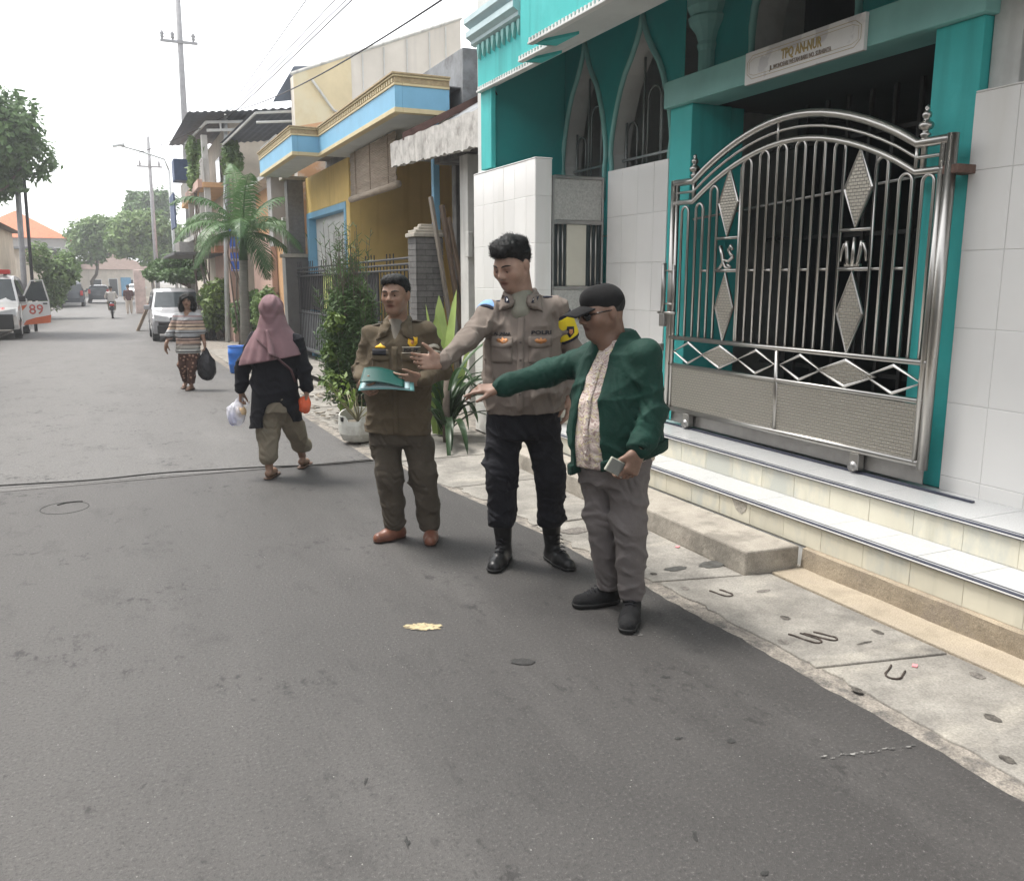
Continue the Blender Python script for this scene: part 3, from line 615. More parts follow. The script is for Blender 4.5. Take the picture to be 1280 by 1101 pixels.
# ------------------------------------------------------------------ neighbouring houses, right side
def panel(name, pts, m, par): return obj(name, MB().add(pts, [tuple(range(len(pts)))]), m, par)
MGRIME = mat('grimy_plaster', (.15,.145,.135), .9, var=.35, vs=2.5, bump=.4, bs=25, col2=(.06,.058,.055), c2s=1.8, c2lo=.48, c2hi=.62, streak=((.05,.05,.048),(6,6,.5),.5,.8))
MOLDW = mat('old_white_paint', (.58,.57,.54), .85, var=.12, vs=4, bump=.3, bs=30, streak=((.30,.29,.27),(7,7,.6),.52,.8))
MVAL = mat('weathered_asbestos', (.50,.48,.45), .9, var=.2, vs=8, bump=.5, bs=40, col2=(.30,.28,.26), c2s=5, c2lo=.5, c2hi=.65, streak=((.22,.21,.19),(5,5,.8),.55,.8))
MROOFG = mat('grey_roof_sheet', (.22,.23,.24), .8, var=.2, vs=5, bump=.3, col2=(.14,.14,.145), c2s=2)
MWOOD = mat('weathered_plank', (.20,.145,.10), .85, var=.3, vs=12, bump=.5, bs=40, stretch=(4,4,.6))
gh = thing('grimy_house', 'grimy grey house front with a weathered white valance over its entrance', 'house', (4.6,10,0))
def G_(name, *a, m=MGRIME, bevel=.008): return obj(name, MB().box(*a), m, gh, bevel=bevel)
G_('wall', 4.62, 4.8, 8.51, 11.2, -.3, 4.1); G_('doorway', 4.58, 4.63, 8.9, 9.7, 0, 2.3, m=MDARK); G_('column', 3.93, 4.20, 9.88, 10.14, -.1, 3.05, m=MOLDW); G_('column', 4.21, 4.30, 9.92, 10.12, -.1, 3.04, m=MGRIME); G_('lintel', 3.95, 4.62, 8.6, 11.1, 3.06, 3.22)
G_('meter_box', 3.90, 3.96, 9.80, 9.90, 1.85, 2.15, m=MOLDW); G_('rolled_shutter', 4.53, 4.58, 10.2, 11.0, .3, 1.9, m=mat('dull_zinc', (.22,.22,.21), .6, metal=.3, var=.3, vs=12))
b = MB(); n = 60; rows = []
for i in range(n+1):
    t_ = i/n; y = 8.505+(11.9-8.505)*t_; o = .004*math.sin(i*1.1); zt = 3.33+.08*t_+.006*math.sin(i*.7); zb = 2.955+.15*t_+.010*math.sin(i*.9)+.008*math.sin(i*2.3)+random.uniform(-.006,.006); rows.append([(3.60+o, y, zt), (3.61+o, y, zb), (3.70+o, y, zb+.01), (3.70+o, y, zt)])
b.add([p for r in rows for p in r], [(4*i+k, 4*i+4+k, 4*i+4+(k+1)%4, 4*i+(k+1)%4) for i in range(n) for k in range(4)] + [(0,1,2,3), (4*n+3,4*n+2,4*n+1,4*n)]); obj('fascia_slab', b, MVAL, gh, recalc=True)
b = MB(); n = 60
for i in range(n+1):
    y = 8.51+(11.25-8.51)*i/n; o = .02*math.sin(i*1.3); b.v += [(3.74,y,3.36+o),(5.3,y,4.30+o)]
b.f = [(2*i,2*i+1,2*i+3,2*i+2) for i in range(n)]; obj('roof_sheet', b, MROOFG, gh, smooth=True)
G_('porch_roof_underside', 3.71, 4.62, 8.51, 11.2, 3.23, 3.30)
panel('roof_edge', [(3.58,11.27,3.36),(5.3,11.27,4.24),(5.3,11.27,4.34),(3.58,11.27,3.46)], mat('red_brown_fascia', (.12,.065,.055), .8, var=.3), gh)
G_('rear_wall', 4.9, 8.0, 11.0, 11.2, 3.3, 4.9, m=MROOFG); G_('end_wall', 4.22, 8.0, 11.02, 11.18, -.2, 3.22)
for k, (x0, x1, w_, c, zt) in enumerate(((3.70,4.10,.045,(.22,.19,.16),2.60),(3.82,4.20,.06,(.12,.085,.06),2.50),(3.88,4.30,.05,(.14,.10,.07),2.35))):
    pl = MB(); d = Vector((x1-x0, -.05*k, -zt)); u = Vector((0,1,0)); L_ = d.length; R3 = Matrix((d.normalized().cross(u).normalized(), u, d.normalized())).transposed()
    tag(obj('plank', MB().obox(Vector((x0,10.55-.07*k,zt))+d*.5, (.018,w_,L_/2), R3), mat('plank_wood_%d' % k, c, .85, var=.3, vs=14, bump=.4, bs=50, stretch=(3,3,.5)), bevel=.004), ['pale long plank leaning beside the grey stone gate pillar, leftmost of three','dark brown plank leaning in the middle of three beside the stone gate pillar','shortest brown plank leaning against grimy house, rightmost of three'][k], 'plank', 'planks leaning by the gate')

MYW = mat('yellow_house_paint', (.66,.47,.16), .75, var=.08, vs=2, bump=.15, bs=40, streak=((.50,.32,.09),(5,5,.5),.55,.85))
MBLU = mat('sky_blue_paint', (.19,.42,.60), .6, var=.07, vs=3, bump=.1); MCRM = mat('cream_yellow_trim', (.60,.50,.30), .65, var=.08, vs=5); MTAN = mat('tan_relief_band', (.38,.29,.17), .7, var=.25, vs=18, bump=.8, bs=34)
MSTONE = mat('grey_stone_cladding', (.135,.13,.125), .8, var=.2, vs=14, bump=.5, bs=40, rnd=.12); MSTCAP = mat('pale_stone_cap', (.36,.33,.28), .8, var=.15, vs=10, bump=.3)
yh = thing('yellow_house', 'yellow house with sky blue canopy band and rolled bamboo blind', 'house', (4.2,15.5,0))
def Y_(name, *a, m=MYW, bevel=.008): return obj(name, MB().box(*a), m, yh, bevel=bevel)
Y_('wall', 4.0, 4.2, 15.82, 16.08, -.5, 3.73); Y_('wall', 4.0, 4.2, 16.08, 19.62, 2.99, 3.73); Y_('porch_side_wall', 4.2, 7.2, 15.82, 15.95, -.5, 3.73); Y_('porch_back_wall', 7.0, 7.2, 11.25, 15.82, -.5, 3.73); Y_('porch_ceiling', 3.62, 7.2, 11.4, 15.82, 3.735, 3.78, m=MSOF); Y_('upper_wall', 4.45, 7.2, 11.32, 19.6, 3.8, 4.6, m=MROOFG)
fr = Y_('door_frame', 3.985, 4.19, 16.085, 16.22, -.4, 2.86, m=MBLU); Y_('door_frame', 3.985, 4.19, 19.40, 19.60, -.4, 2.86, m=MBLU); Y_('door_frame', 3.985, 4.19, 16.085, 19.60, 2.861, 2.985, m=MBLU)
gd = MB()
for i in range(34): 
    y = 16.23+3.16*i/34; gd.box(4.15, 4.17+.012*(i % 2), y, y+3.16/34, -.4, 2.855)
obj('garage_shutter', gd, mat('pale_shutter', (.55,.55,.53), .6, var=.08, vs=4, streak=((.4,.4,.38),(6,6,.5),.6,.85)), yh)
def canopy(x0, y0, y1, xr, near=True):
    Y_('soffit', x0+.04, xr, y0+.04, y1, 3.722, 3.735, m=MSOF, bevel=0)
    for z0, z1, m, o in ((3.715,3.775,MCRM,-.012),(3.776,4.045,MBLU,.0),(4.046,4.075,MCRM,-.015),(4.076,4.15,MTAN,-.005),(4.151,4.175,MCRM,-.03),(4.176,4.20,MTAN,-.05)):
        Y_('canopy_band', x0+o, x0+.1, y0+o, y1, z0, z1, m=m, bevel=.004)
        if near: Y_('canopy_band', x0+.101, xr, y0+o, y0+.1, z0, z1, m=m, bevel=.004)
    d = MB()
    for y in np.arange(y0+.05, y1-.05, .11): d.box(x0-.018, x0-.006, y, y+.06, 4.085, 4.14)
    q = obj('relief_block', d, MCRM, yh); q['kind'] = 'stuff'
    Y_('canopy_top', x0+.101, 4.6, y0+.101, y1, 4.10, 4.12, m=MROOFG)
canopy(3.5, 11.3, 15.85, 4.25); canopy(3.03, 15.86, 19.5, 3.6)
Y_('blue_post', 4.08, 4.17, 11.5, 11.6, -.3, 3.72, m=MBLU)
bl = thing('bamboo_blind', 'rolled bamboo blind hanging under the blue canopy of yellow house', 'blind', (3.88,13.8,3.3))
MBAMB = mat('bamboo_slats', (.33,.27,.21), .8, var=.25, vs=9, stretch=(1,.4,9), bump=.5, bs=30)
s_ = MB()
for k in range(30):
    z = 3.68-.024*k; s_.tube([(3.88+.006*math.sin(k), 12.55, z), (3.885+.006*math.sin(k+1), 15.2, z)], .0125, 6)
sl_ = obj('slats', s_, MBAMB, bl, smooth=True); sl_['kind'] = 'stuff'
obj('roll', MB().tube([(3.89,12.5,2.945),(3.89,15.25,2.945)], .055, 14), MBAMB, bl, smooth=True)
for y in (12.9, 13.9, 14.8): obj('cord', MB().tube([(3.862,y,3.69),(3.862,y,2.95)], .006, 5), MWOOD, bl)
def stone_pillar(x0, x1, y0, y1, z0, z1, label):
    t = thing('gate_pillar', label, 'pillar', ((x0+x1)/2,(y0+y1)/2,z0), 'gate pillars of the yellow house')
    obj('core', MB().box(x0+.01,x1-.01,y0+.01,y1-.01,z0,z1), MDARK, t)
    for f in range(2):
        h = .075; z = z0
        k = 0
        while z < z1-.01:
            zt = min(z+h-.006, z1); off_ = (.5 if k % 2 else 0)
            if f == 0:
                w_ = (y1-y0)/2; cuts = [y0, y0+w_*(.6 if k % 2 else 1.2), y1]
                for a, c in zip(cuts, cuts[1:]): obj('stone', MB().box(x0-random.uniform(0,.005), x0+.012, a+.002, c-.002, z, zt), MSTONE, t)
            else:
                w_ = (x1-x0)/2; cuts = [x0+.013, x0+w_*(1.2 if k % 2 else .7), x1]
                for a, c in zip(cuts, cuts[1:]): obj('stone', MB().box(a+.002, c-.002, y0-random.uniform(0,.005), y0+.012, z, zt), MSTONE, t)
            z += h; k += 1
    for i, (e, a, b_) in enumerate(((.03,z1,z1+.05),(.0,z1+.051,z1+.09),(-.06,z1+.091,z1+.13),(-.10,z1+.131,z1+.165))):
        obj('cap', MB().box(x0-e,x1+e,y0-e,y1+e,a,b_), MSTCAP, t, bevel=.008)
    return t
stone_pillar(3.55, 3.92, 10.72, 11.04, -.06, 2.12, 'grey stone clad gate pillar with stepped cap beside leaning planks')
t2 = thing('gate_pillar', 'tall grey stone clad pillar at the far end of the yellow house front', 'pillar', (3.75,19.8,-.2), 'gate pillars of the yellow house')
obj('shaft', MB().box(3.60,3.95,19.64,19.95,-.4,3.70), MSTONE, t2, bevel=.01); obj('base', MB().box(3.50,4.02,19.62,20.0,-.4,2.05), mat('dark_stone_base', (.11,.105,.10), .8, var=.15, bump=.3), t2, bevel=.01); obj('cap', MB().box(3.45,4.08,19.58,20.05,2.051,2.13), MSTCAP, t2, bevel=.01); obj('cap', MB().box(3.50,4.05,19.6,20.0,3.701,3.78), MSTCAP, t2, bevel=.01); obj('edge_strip', MB().box(3.44,3.499,19.66,19.72,-.4,2.04), MOLDW, t2)
# iron gate between the pillars
ig = thing('iron_gate', 'low black iron gate with grey sheet panels before the yellow house', 'gate', (3.72,15.4,-.1)); MBLK = mat('black_iron', (.025,.025,.027), .5, metal=.3, var=.2); MSHEET = mat('grey_sheet_iron', (.20,.21,.22), .5, metal=.2, var=.15, vs=6)
for z in (.15,.95,1.72,1.80,1.88): obj('rail', MB().tube([(3.72,11.1,z),(3.72,19.5,z-.08)], .018, 6), MBLK, ig)
for y in np.arange(11.25, 19.5, .17): obj('upright', MB().tube([(3.72,y,.15),(3.72,y,1.80 if int(y*10) % 2 else 1.95)], .009, 6), MBLK, ig)
for y in np.arange(11.2, 19.4, 1.37): obj('sheet_panel', MB().box(3.735,3.745,y,y+1.33,.08,.93), MSHEET, ig)
obj('backing_sheet', MB().box(3.76,3.765,13.2,19.4,.96,1.70), MBLK, ig); obj('backing_sheet', MB().box(3.752,3.757,16.25,17.1,.97,1.7), mat('lime_light_panel', (.42,.46,.16), .6, var=.3, vs=8), ig)
struct(obj('forecourt', strip([(3.0, 4.0, y) for y in (11.2,14,17,19.6,21)], .10), MC)); struct(obj('driveway_ramp', MB().add([(2.3,16.6,gz(16.6)+.01),(2.3,19.2,gz(19.2)+.01),(3.2,19.4,.02),(3.2,16.4,.04),(2.3,16.6,-.3),(3.2,16.4,-.3)], [(0,3,2,1),(0,4,5,3)]), MC))

# tall wall of the house behind (gable end, patched paint)
tw = thing('tall_house', 'tall pale house with patched yellow and orange side wall above the yellow house', 'house', (6,20.2,0))
MBW = mat('washed_white_wall', (.66,.61,.54), .9, var=.08, vs=1.2, bump=.3, bs=12, streak=((.48,.45,.42),(3,3,.25),.56,.85)); MBO = mat('washed_orange_wall', (.62,.36,.20), .9, var=.15, vs=1.4, bump=.3, bs=12, col2=(.68,.55,.44), c2s=1.5, c2lo=.5, c2hi=.6); MBY = mat('washed_yellow_wall', (.70,.59,.38), .9, var=.12, vs=1.4, bump=.3, bs=12, col2=(.72,.64,.45), c2s=1.0)
top = lambda x: 6.11+(x-4.24)*(7.55-6.11)/(7.87-4.24)
panel('side_wall', [(5.25,20.2,0),(7.9,20.2,0),(7.9,20.2,top(7.9)),(5.25,20.2,top(5.25))], MBW, tw); panel('side_wall', [(3.95,20.19,4.9),(5.249,20.19,5.2),(5.249,20.19,top(5.249)),(3.95,20.19,top(3.95))], MBY, tw); panel('side_wall', [(3.95,20.19,0),(5.249,20.19,0),(5.249,20.19,5.199),(3.95,20.19,4.899)], MBO, tw)
obj('wall_core', MB().prism([(3.96,-1),(7.89,-1),(7.89,top(7.89)-.02),(3.96,top(3.96)-.02)], lambda p: (p[0],20.22,p[1]), lambda p: (p[0],20.6,p[1])), MBW, tw, recalc=True); obj('coping', MB().tube([(3.9,20.2,top(3.9)+.02),(7.92,20.2,top(7.92)+.02)], .04, 6), MOLDW, tw)
for x in (5.5,6.0,6.55,7.1,7.5): obj('pilaster_line', MB().box(x,x+.03,20.17,20.2,4.6,top(x)-.05), MOLDW, tw)
obj('drain_pipe', MB().tube([(4.35,20.14,5.9),(4.8,20.14,5.3),(5.2,20.14,5.15),(5.25,20.14,4.8)], .03, 6), MOLDW, tw, smooth=True)
# house with peach walls behind the palm
ph_ = thing('peach_house', 'peach walled house with white roof railing behind the palm tree', 'house', (4.5,23,0))
MPEACH = mat('peach_paint', (.56,.33,.17), .8, var=.1, vs=2, bump=.1, streak=((.42,.25,.14),(5,5,.4),.56,.85)); MPINKW = mat('dusty_pink_paint', (.50,.34,.28), .8, var=.1, vs=2, bump=.1); MMAR = mat('maroon_paint', (.13,.02,.025), .6, var=.1); MGREYW = mat('grey_render', (.33,.32,.31), .85, var=.12, vs=2, bump=.2)
def H_(name, *a, m=MPEACH): return obj(name, MB().box(*a), m, ph_, bevel=.01)
H_('wall', 4.15, 7, 21.0, 27.8, -.8, 4.1); H_('grey_gable', 3.75, 4.14, 22.6, 23.2, 2.4, 4.25, m=MGREYW); H_('column', 3.72, 3.98, 21.05, 21.25, -.6, 1.62, m=MMAR); H_('column', 3.73, 3.97, 21.06, 21.24, 1.621, 3.0, m=MOLDW); H_('pink_wall', 3.98, 4.14, 24.5, 27.8, -.8, 2.8, m=MPINKW); H_('slab', 3.7, 7, 21.0, 27.9, 4.101, 4.22, m=MOLDW)
H_('vent', 3.74, 3.755, 22.8, 22.95, 3.3, 3.42, m=MDARK); H_('window', 4.13, 4.16, 22.0, 22.5, 1.0, 2.2, m=bpy.data.materials['dark_glass'])
for z in (4.28, 5.0): H_('railing', 3.66, 3.70, 21.05, 23.4, z-.2, z-.155, m=MW)
for y in np.arange(21.1, 23.4, .2): H_('baluster', 3.668, 3.692, y, y+.03, 4.13, 4.8, m=MW)
obj('gable_sheet', MB().add([(3.55,20.6,5.45),(4.5,20.6,5.6),(4.5,20.6,6.3),(4.05,20.6,6.25)], [(0,1,2,3)]), mat('blue_grey_sheet', (.11,.13,.165), .6, metal=.2, var=.2, vs=5), ph_)
b = MB(); n = 60
for i in range(n+1): x = 3.15+(6.2-3.15)*i/n; o = .02*math.sin(i*1.7); b.v += [(x,20.7,5.28+.12*(x-3.15)+o),(x,27.4,5.45+.12*(x-3.15)+o)]
b.f = [(2*i,2*i+1,2*i+3,2*i+2) for i in range(n)]; obj('terrace_roof', b, bpy.data.materials['blue_grey_sheet'], ph_, smooth=True)
for a, c in (((3.2,20.75,5.22),(4.6,20.75,5.38)),((3.2,20.75,5.02),(4.6,20.75,5.16)),((3.2,20.75,5.22),(3.2,27,5.38))): obj('roof_beam', MB().tube([a,c], .03, 6), MW, ph_)
# two-storey house with planted balconies and a flat metal roof
bh = thing('balcony_house', 'two storey house with planted balcony and dark flat metal roof', 'house', (4,33,0))
MCRW = mat('cream_wall', (.56,.50,.42), .85, var=.12, vs=2, bump=.15, streak=((.36,.33,.29),(4,4,.4),.55,.85)); MSHT = bpy.data.materials['blue_grey_sheet']
def F_(name, *a, m=MCRW): return obj(name, MB().box(*a), m, bh, bevel=.012)
F_('wall', 3.6, 8, 28.6, 38, -1, 6.3); F_('balcony_slab', 2.75, 3.6, 28.8, 38, 2.95, 3.12, m=MOLDW); F_('balcony_slab', 2.75, 3.6, 28.8, 38, 4.35, 4.5, m=MPEACH)
b = MB(); n = 80
for i in range(n+1): x = 2.35+(6.9-2.35)*i/n; o = .02*math.sin(i*1.7); b.v += [(x,27.6,6.30+.10*(x-2.3)+o),(x,37,6.60+.10*(x-2.3)+o)]
b.f = [(2*i,2*i+1,2*i+3,2*i+2) for i in range(n)]; obj('roof_sheet', b, MSHT, bh, smooth=True)
for a, c in (((2.9,28.2,6.15),(6.2,28.2,6.45)),((2.9,28.2,5.92),(6.2,28.2,6.2)),((2.9,28.2,6.15),(2.75,34,6.3))): obj('roof_beam', MB().tube([a,c], .045, 6), MW, bh)
for x in (3.3,4.2,5.1): obj('roof_strut', MB().tube([(x,28.2,5.95),(x,28.2,6.2)], .03, 6), MW, bh)
for y in (28.95, 30.6, 32.6, 35): F_('column', 2.8, 2.98, y, y+.2, 3.13, 5.9, m=MOLDW)
for y in np.arange(28.9, 38, .35): obj('baluster', MB().tube([(2.8,y,4.5),(2.8,y,5.2)], .03, 6), MOLDW, bh)
obj('handrail', MB().tube([(2.8,28.85,5.2),(2.8,38,5.2)], .04, 6), MOLDW, bh); F_('planter', 2.62, 2.75, 29, 34, 4.35, 4.6, m=MPINKW); F_('shutter_box', 2.2, 2.74, 32.5, 33.6, 4.9, 5.6, m=mat('dark_blue_box', (.05,.08,.16), .6)); F_('window', 3.57, 3.61, 29.4, 30.6, 3.4, 4.2, m=bpy.data.materials['dark_glass']); F_('window', 3.57, 3.61, 31.4, 32.6, 4.8, 5.6, m=bpy.data.materials['dark_glass']); F_('pink_lower_wall', 3.4, 3.59, 28.6, 33, -1, 2.9, m=MPINKW); F_('rust_awning', 3.0, 3.4, 28.9, 30.2, 2.4, 2.6, m=mat('rust_awning', (.28,.12,.06), .8, var=.2))
F_('laundry', 2.2, 2.26, 33.8, 36, 3.4, 4.6, m=mat('faded_laundry', (.09,.12,.2), .9, var=.6, vs=6)); F_('lower_canopy', 1.9, 3.5, 30.5, 37, 2.35, 2.45, m=mat('dark_canopy', (.10,.10,.10), .8)); F_('cage', 2.3, 2.9, 34, 36, 2.46, 2.9, m=MSTEELD)
# far right row, then houses across the end of the street and on the left
def simple_house(nm, label, x0, x1, y0, y1, h, wm, rm, roof='hip', z0=-1.0, wins=(), over=.35, rh=1.6, side=-1):
    t = thing(nm, label, 'house', ((x0+x1)/2, y0, gz(y0)))
    obj('wall', MB().box(x0,x1,y0,y1,z0,h), wm, t, bevel=.015)
    xm, ym = (x0+x1)/2, (y0+y1)/2; o = over
    if roof == 'hip':
        d = min(x1-x0, y1-y0)/2*.9
        V = [(x0-o,y0-o,h),(x1+o,y0-o,h),(x1+o,y1+o,h),(x0-o,y1+o,h)] + ([(xm,y0+d,h+rh),(xm,y1-d,h+rh)] if (y1-y0) > (x1-x0) else [(x0+d,ym,h+rh),(x1-d,ym,h+rh)])
        F4 = [(0,1,4),(1,2,5,4),(2,3,5),(3,0,4,5),(3,2,1,0)] if (y1-y0) > (x1-x0) else [(0,1,5,4),(1,2,5),(2,3,4,5),(3,0,4),(3,2,1,0)]
        obj('roof', MB().add([(a,b_,c+.01) for a,b_,c in V], F4), rm, t, recalc=True)
    else: obj('roof', MB().box(x0-o,x1+o,y0-o,y1+o,h+.01,h+.16), rm, t, bevel=.01)
    for kind, y, w_, za, zb in wins:
        x = x0 if side < 0 else x1; s = -1 if side < 0 else 1
        if kind == 'w': f = obj('window', MB().box(x+s*.005,x+s*.06,y,y+w_,za,zb), MW, t); obj('pane', MB().box(x+s*.061,x+s*.066,y+.08,y+w_-.08,za+.08,zb-.08), bpy.data.materials['dark_glass'], f)
        elif kind == 'd': f = obj('door', MB().box(x+s*.005,x+s*.05,y,y+w_,za,zb), MWOOD, t); obj('handle', MB().box(x+s*.051,x+s*.08,y+.1,y+.16,za+1.0,za+1.06), MSTEELD, f)
        elif kind == 'n': # window on the near (-Y) face: y is x here
            f = obj('window', MB().box(y,y+w_,y0-.05,y0-.005,za,zb), MW, t); obj('pane', MB().box(y+.08,y+w_-.08,y0-.056,y0-.051,za+.08,zb-.08), bpy.data.materials['dark_glass'], f)
    return t
MRED = mat('red_roof_tile', (.50,.155,.065), .8, var=.18, vs=3, bump=.8, bs=20, stretch=(3,3,6), col2=(.36,.11,.05), c2s=1.5); MBRN = mat('brown_roof_tile', (.16,.11,.09), .85, var=.2, vs=3, bump=.8, bs=12); MGRN2 = mat('pale_green_wall', (.45,.52,.46), .85, var=.1)
simple_house('shop_house', 'low cream shop house beyond the parked silver car', 4.2, 9, 39, 52, 3.4, MCRW, MBRN, wins=(('w',40,1.2,.6,1.8),('d',42.5,1,-.5,1.6),('w',45,1.2,.6,1.8)))
simple_house('white_house', 'small white house among the trees far along the street', 3.8, 9, 54, 70, 3.0, MOLDW, MRED, wins=(('w',56,1.2,.4,1.6),('w',60,1.2,.4,1.6)))
simple_house('end_house', 'brown roofed house closing the far end of the street', -4.5, 4.6, 112, 122, 2.6, MCRW, MBRN, rh=2.2, wins=(('n',-2.2,1.1,.1,1.5),('n',-.4,1.0,-.4,1.6),('n',1.2,1.1,.1,1.5)))
obj('blue_door', MB().box(.9,2.0,111.9,111.95,-.44,1.7), mat('blue_door_paint', (.10,.28,.45), .6), bpy.data.objects['end_house'])
simple_house('red_roof_house', 'house with bright orange red tiled hip roof on the left', -13.5, -4.2, 104, 116, 5.7, MGREYW, MRED, rh=3.0, side=1, wins=(('n',-8,1.4,3.4,4.8),('n',-6,1.4,3.4,4.8)), over=.5)
simple_house('grey_shop', 'grey flat roofed shop building beyond the orange roofed house', -9, -4.4, 70, 84, 3.6, MCRW, MROOFG, 'flat', side=1, wins=(('w',72,1.6,1.8,3.0),('w',76,1.6,1.8,3.0)), over=.8)
simple_house('beige_house', 'beige house with dark awning behind the ambulance', -11, -4.75, 42, 55, 4.0, mat('beige_wall', (.50,.43,.34), .85, var=.15, vs=1.5, bump=.2, streak=((.30,.25,.21),(4,4,.4),.52,.8)), MBRN, side=1, wins=(('w',44,1.2,.6,1.9),('d',47,1,-.4,1.7),('w',50,1.2,.6,1.9),('n',-6.4,1.2,1.2,2.6)), over=.5)
simple_house('terrace_house', 'pale terrace house on the left side of the street', -12, -5.4, 20, 34, 4.2, MOLDW, MBRN, side=1, wins=(('w',22,1.3,.8,2.2),('d',25,1.1,-.3,1.9),('w',28,1.3,.8,2.2)), over=.5)
simple_house('added_opposite_house', 'unseen cream two storey house added across the street from the steel gate', -13, -4.6, 4, 18.5, 5.8, MCRW, MBRN, side=1, wins=(('w',6,1.4,.9,2.2),('d',9,1.1,0,2.1),('w',12,1.4,.9,2.2),('w',6,1.4,3.6,4.9),('w',12,1.4,3.6,4.9)), over=.6)  # out of view; added to cut the sky light on the school front
simple_house('added_corner_house', 'unseen grey two storey house added opposite, nearest the camera', -13, -4.8, -14, 3.2, 5.6, MGREYW, MBRN, side=1, wins=(('w',-3,1.4,.9,2.2),('d',-6,1.1,0,2.1),('w',0,1.4,3.6,4.9)), over=.6)  # also out of view, added to block light from the open left side
simple_house('next_house', 'white two storey house next to the tiled wall of the school', 4.4, 12, -14, -1.3, 5.8, MOLDW, MBRN, wins=(('w',-4,1.4,.9,2.2),('d',-7,1.1,0,2.1)), over=.5)
# ------------------------------------------------------------------ figures: bodies and clothes grown from distance fields
V3 = lambda *a: np.array(a if len(a) == 3 else a[0], dtype=np.float32)
class Field:
    def __init__(s, lo, hi, h):
        s.lo = np.array(lo, np.float32); s.h = h; s.n = tuple(int(math.ceil((b-a)/h))+2 for a, b in zip(lo, hi))
        s.ax = [s.lo[i]+h*np.arange(s.n[i], dtype=np.float32) for i in range(3)]
        s.f = np.full(s.n, .2, np.float32)
    def sub(s, lo, hi):
        sl = []
        for i in range(3):
            a = max(0, int((lo[i]-s.lo[i])/s.h)-1); b = min(s.n[i], int((hi[i]-s.lo[i])/s.h)+3)
            if b <= a: return None, None
            sl.append(slice(a, b))
        sl = tuple(sl)
        return sl, (s.ax[0][sl[0]][:,None,None], s.ax[1][sl[1]][None,:,None], s.ax[2][sl[2]][None,None,:])
    def put(s, sl, d, k, op='u'):
        a = s.f[sl]
        if op == 'u':
            if k > 0: hh = np.maximum(k-np.abs(a-d), 0)/k; s.f[sl] = np.minimum(a, d)-hh*hh*k*.25
            else: s.f[sl] = np.minimum(a, d)
        elif op == 's':
            d = -d; hh = np.maximum(k-np.abs(a-d), 0)/k if k > 0 else 0; s.f[sl] = np.maximum(a, d)+hh*hh*k*.25
        elif op == 'i':
            hh = np.maximum(k-np.abs(a-d), 0)/k if k > 0 else 0; s.f[sl] = np.maximum(a, d)+hh*hh*k*.25
    def cone(s, a, b, r1, r2=None, k=.02, op='u', sq=None):
        """round cone; sq = (axis vector, factor) flattens it across an axis"""
        r2 = r1 if r2 is None else r2; a = V3(a); b = V3(b); R = max(r1, r2)*(1.0 if not sq else max(1, 1/sq[1]))+k+3*s.h
        sl, g = s.sub(np.minimum(a, b)-R, np.maximum(a, b)+R)
        if sl is None: return s
        ba = b-a; L2 = float(ba@ba)+1e-9; px, py, pz = g[0]-a[0], g[1]-a[1], g[2]-a[2]
        t = np.clip((px*ba[0]+py*ba[1]+pz*ba[2])/L2, 0, 1)
        dx, dy, dz = px-t*ba[0], py-t*ba[1], pz-t*ba[2]
        q2 = dx*dx+dy*dy+dz*dz
        if sq:
            ax = V3(sq[0]); ax = ax/np.linalg.norm(ax); c = dx*ax[0]+dy*ax[1]+dz*ax[2]; q2 = q2 + c*c*(1/sq[1]**2-1)
            d = (np.sqrt(q2)-(r1+(r2-r1)*t))*min(1, max(sq[1], .5))
        else: d = np.sqrt(q2)-(r1+(r2-r1)*t)
        s.put(sl, d, k, op); return s
    def path(s, P, rs, k=.02, sq=None):
        for i in range(len(P)-1): s.cone(P[i], P[i+1], rs[i], rs[i+1], k, 'u', sq)
        return s
    def ell(s, c, r, M=None, k=.02, op='u'):
        """ellipsoid; M rows are its axes"""
        c = V3(c); r = V3(r); R = float(r.max())+k+3*s.h; sl, g = s.sub(c-R, c+R)
        if sl is None: return s
        p = [g[i]-c[i] for i in range(3)]
        if M is not None: q = [p[0]*M[i][0]+p[1]*M[i][1]+p[2]*M[i][2] for i in range(3)]
        else: q = p
        k0 = np.sqrt((q[0]/r[0])**2+(q[1]/r[1])**2+(q[2]/r[2])**2); k1 = np.sqrt((q[0]/r[0]**2)**2+(q[1]/r[1]**2)**2+(q[2]/r[2]**2)**2)+1e-6
        s.put(sl, k0*(k0-1)/k1, k, op); return s
    def loft(s, levels, rot=0.0, k=.03, e=2.3, op='u'):
        """levels: (z, cx, cy, rx, ry); rot turns the section about z"""
        L = np.array(sorted(levels), np.float32); m = float(L[:,3:].max())+k+3*s.h
        lo = (L[:,1].min()-m, L[:,2].min()-m, L[0,0]-k-2*s.h); hi = (L[:,1].max()+m, L[:,2].max()+m, L[-1,0]+k+2*s.h)
        sl, g = s.sub(lo, hi)
        if sl is None: return s
        z = g[2]; zz = z.ravel(); it = lambda i: np.interp(zz, L[:,0], L[:,i]).astype(np.float32)[None,None,:]
        cx, cy, rx, ry = it(1), it(2), it(3), it(4); c, q = math.cos(rot), math.sin(rot)
        x = g[0]-cx; y = g[1]-cy; u = (x*c+y*q)/rx; v = (-x*q+y*c)/ry
        rho = (np.abs(u)**e+np.abs(v)**e)**(1/e); d = (rho-1)*np.minimum(rx, ry)
        d = np.maximum(d, np.maximum(L[0,0]-z, z-L[-1,0])); s.put(sl, d, k, op); return s
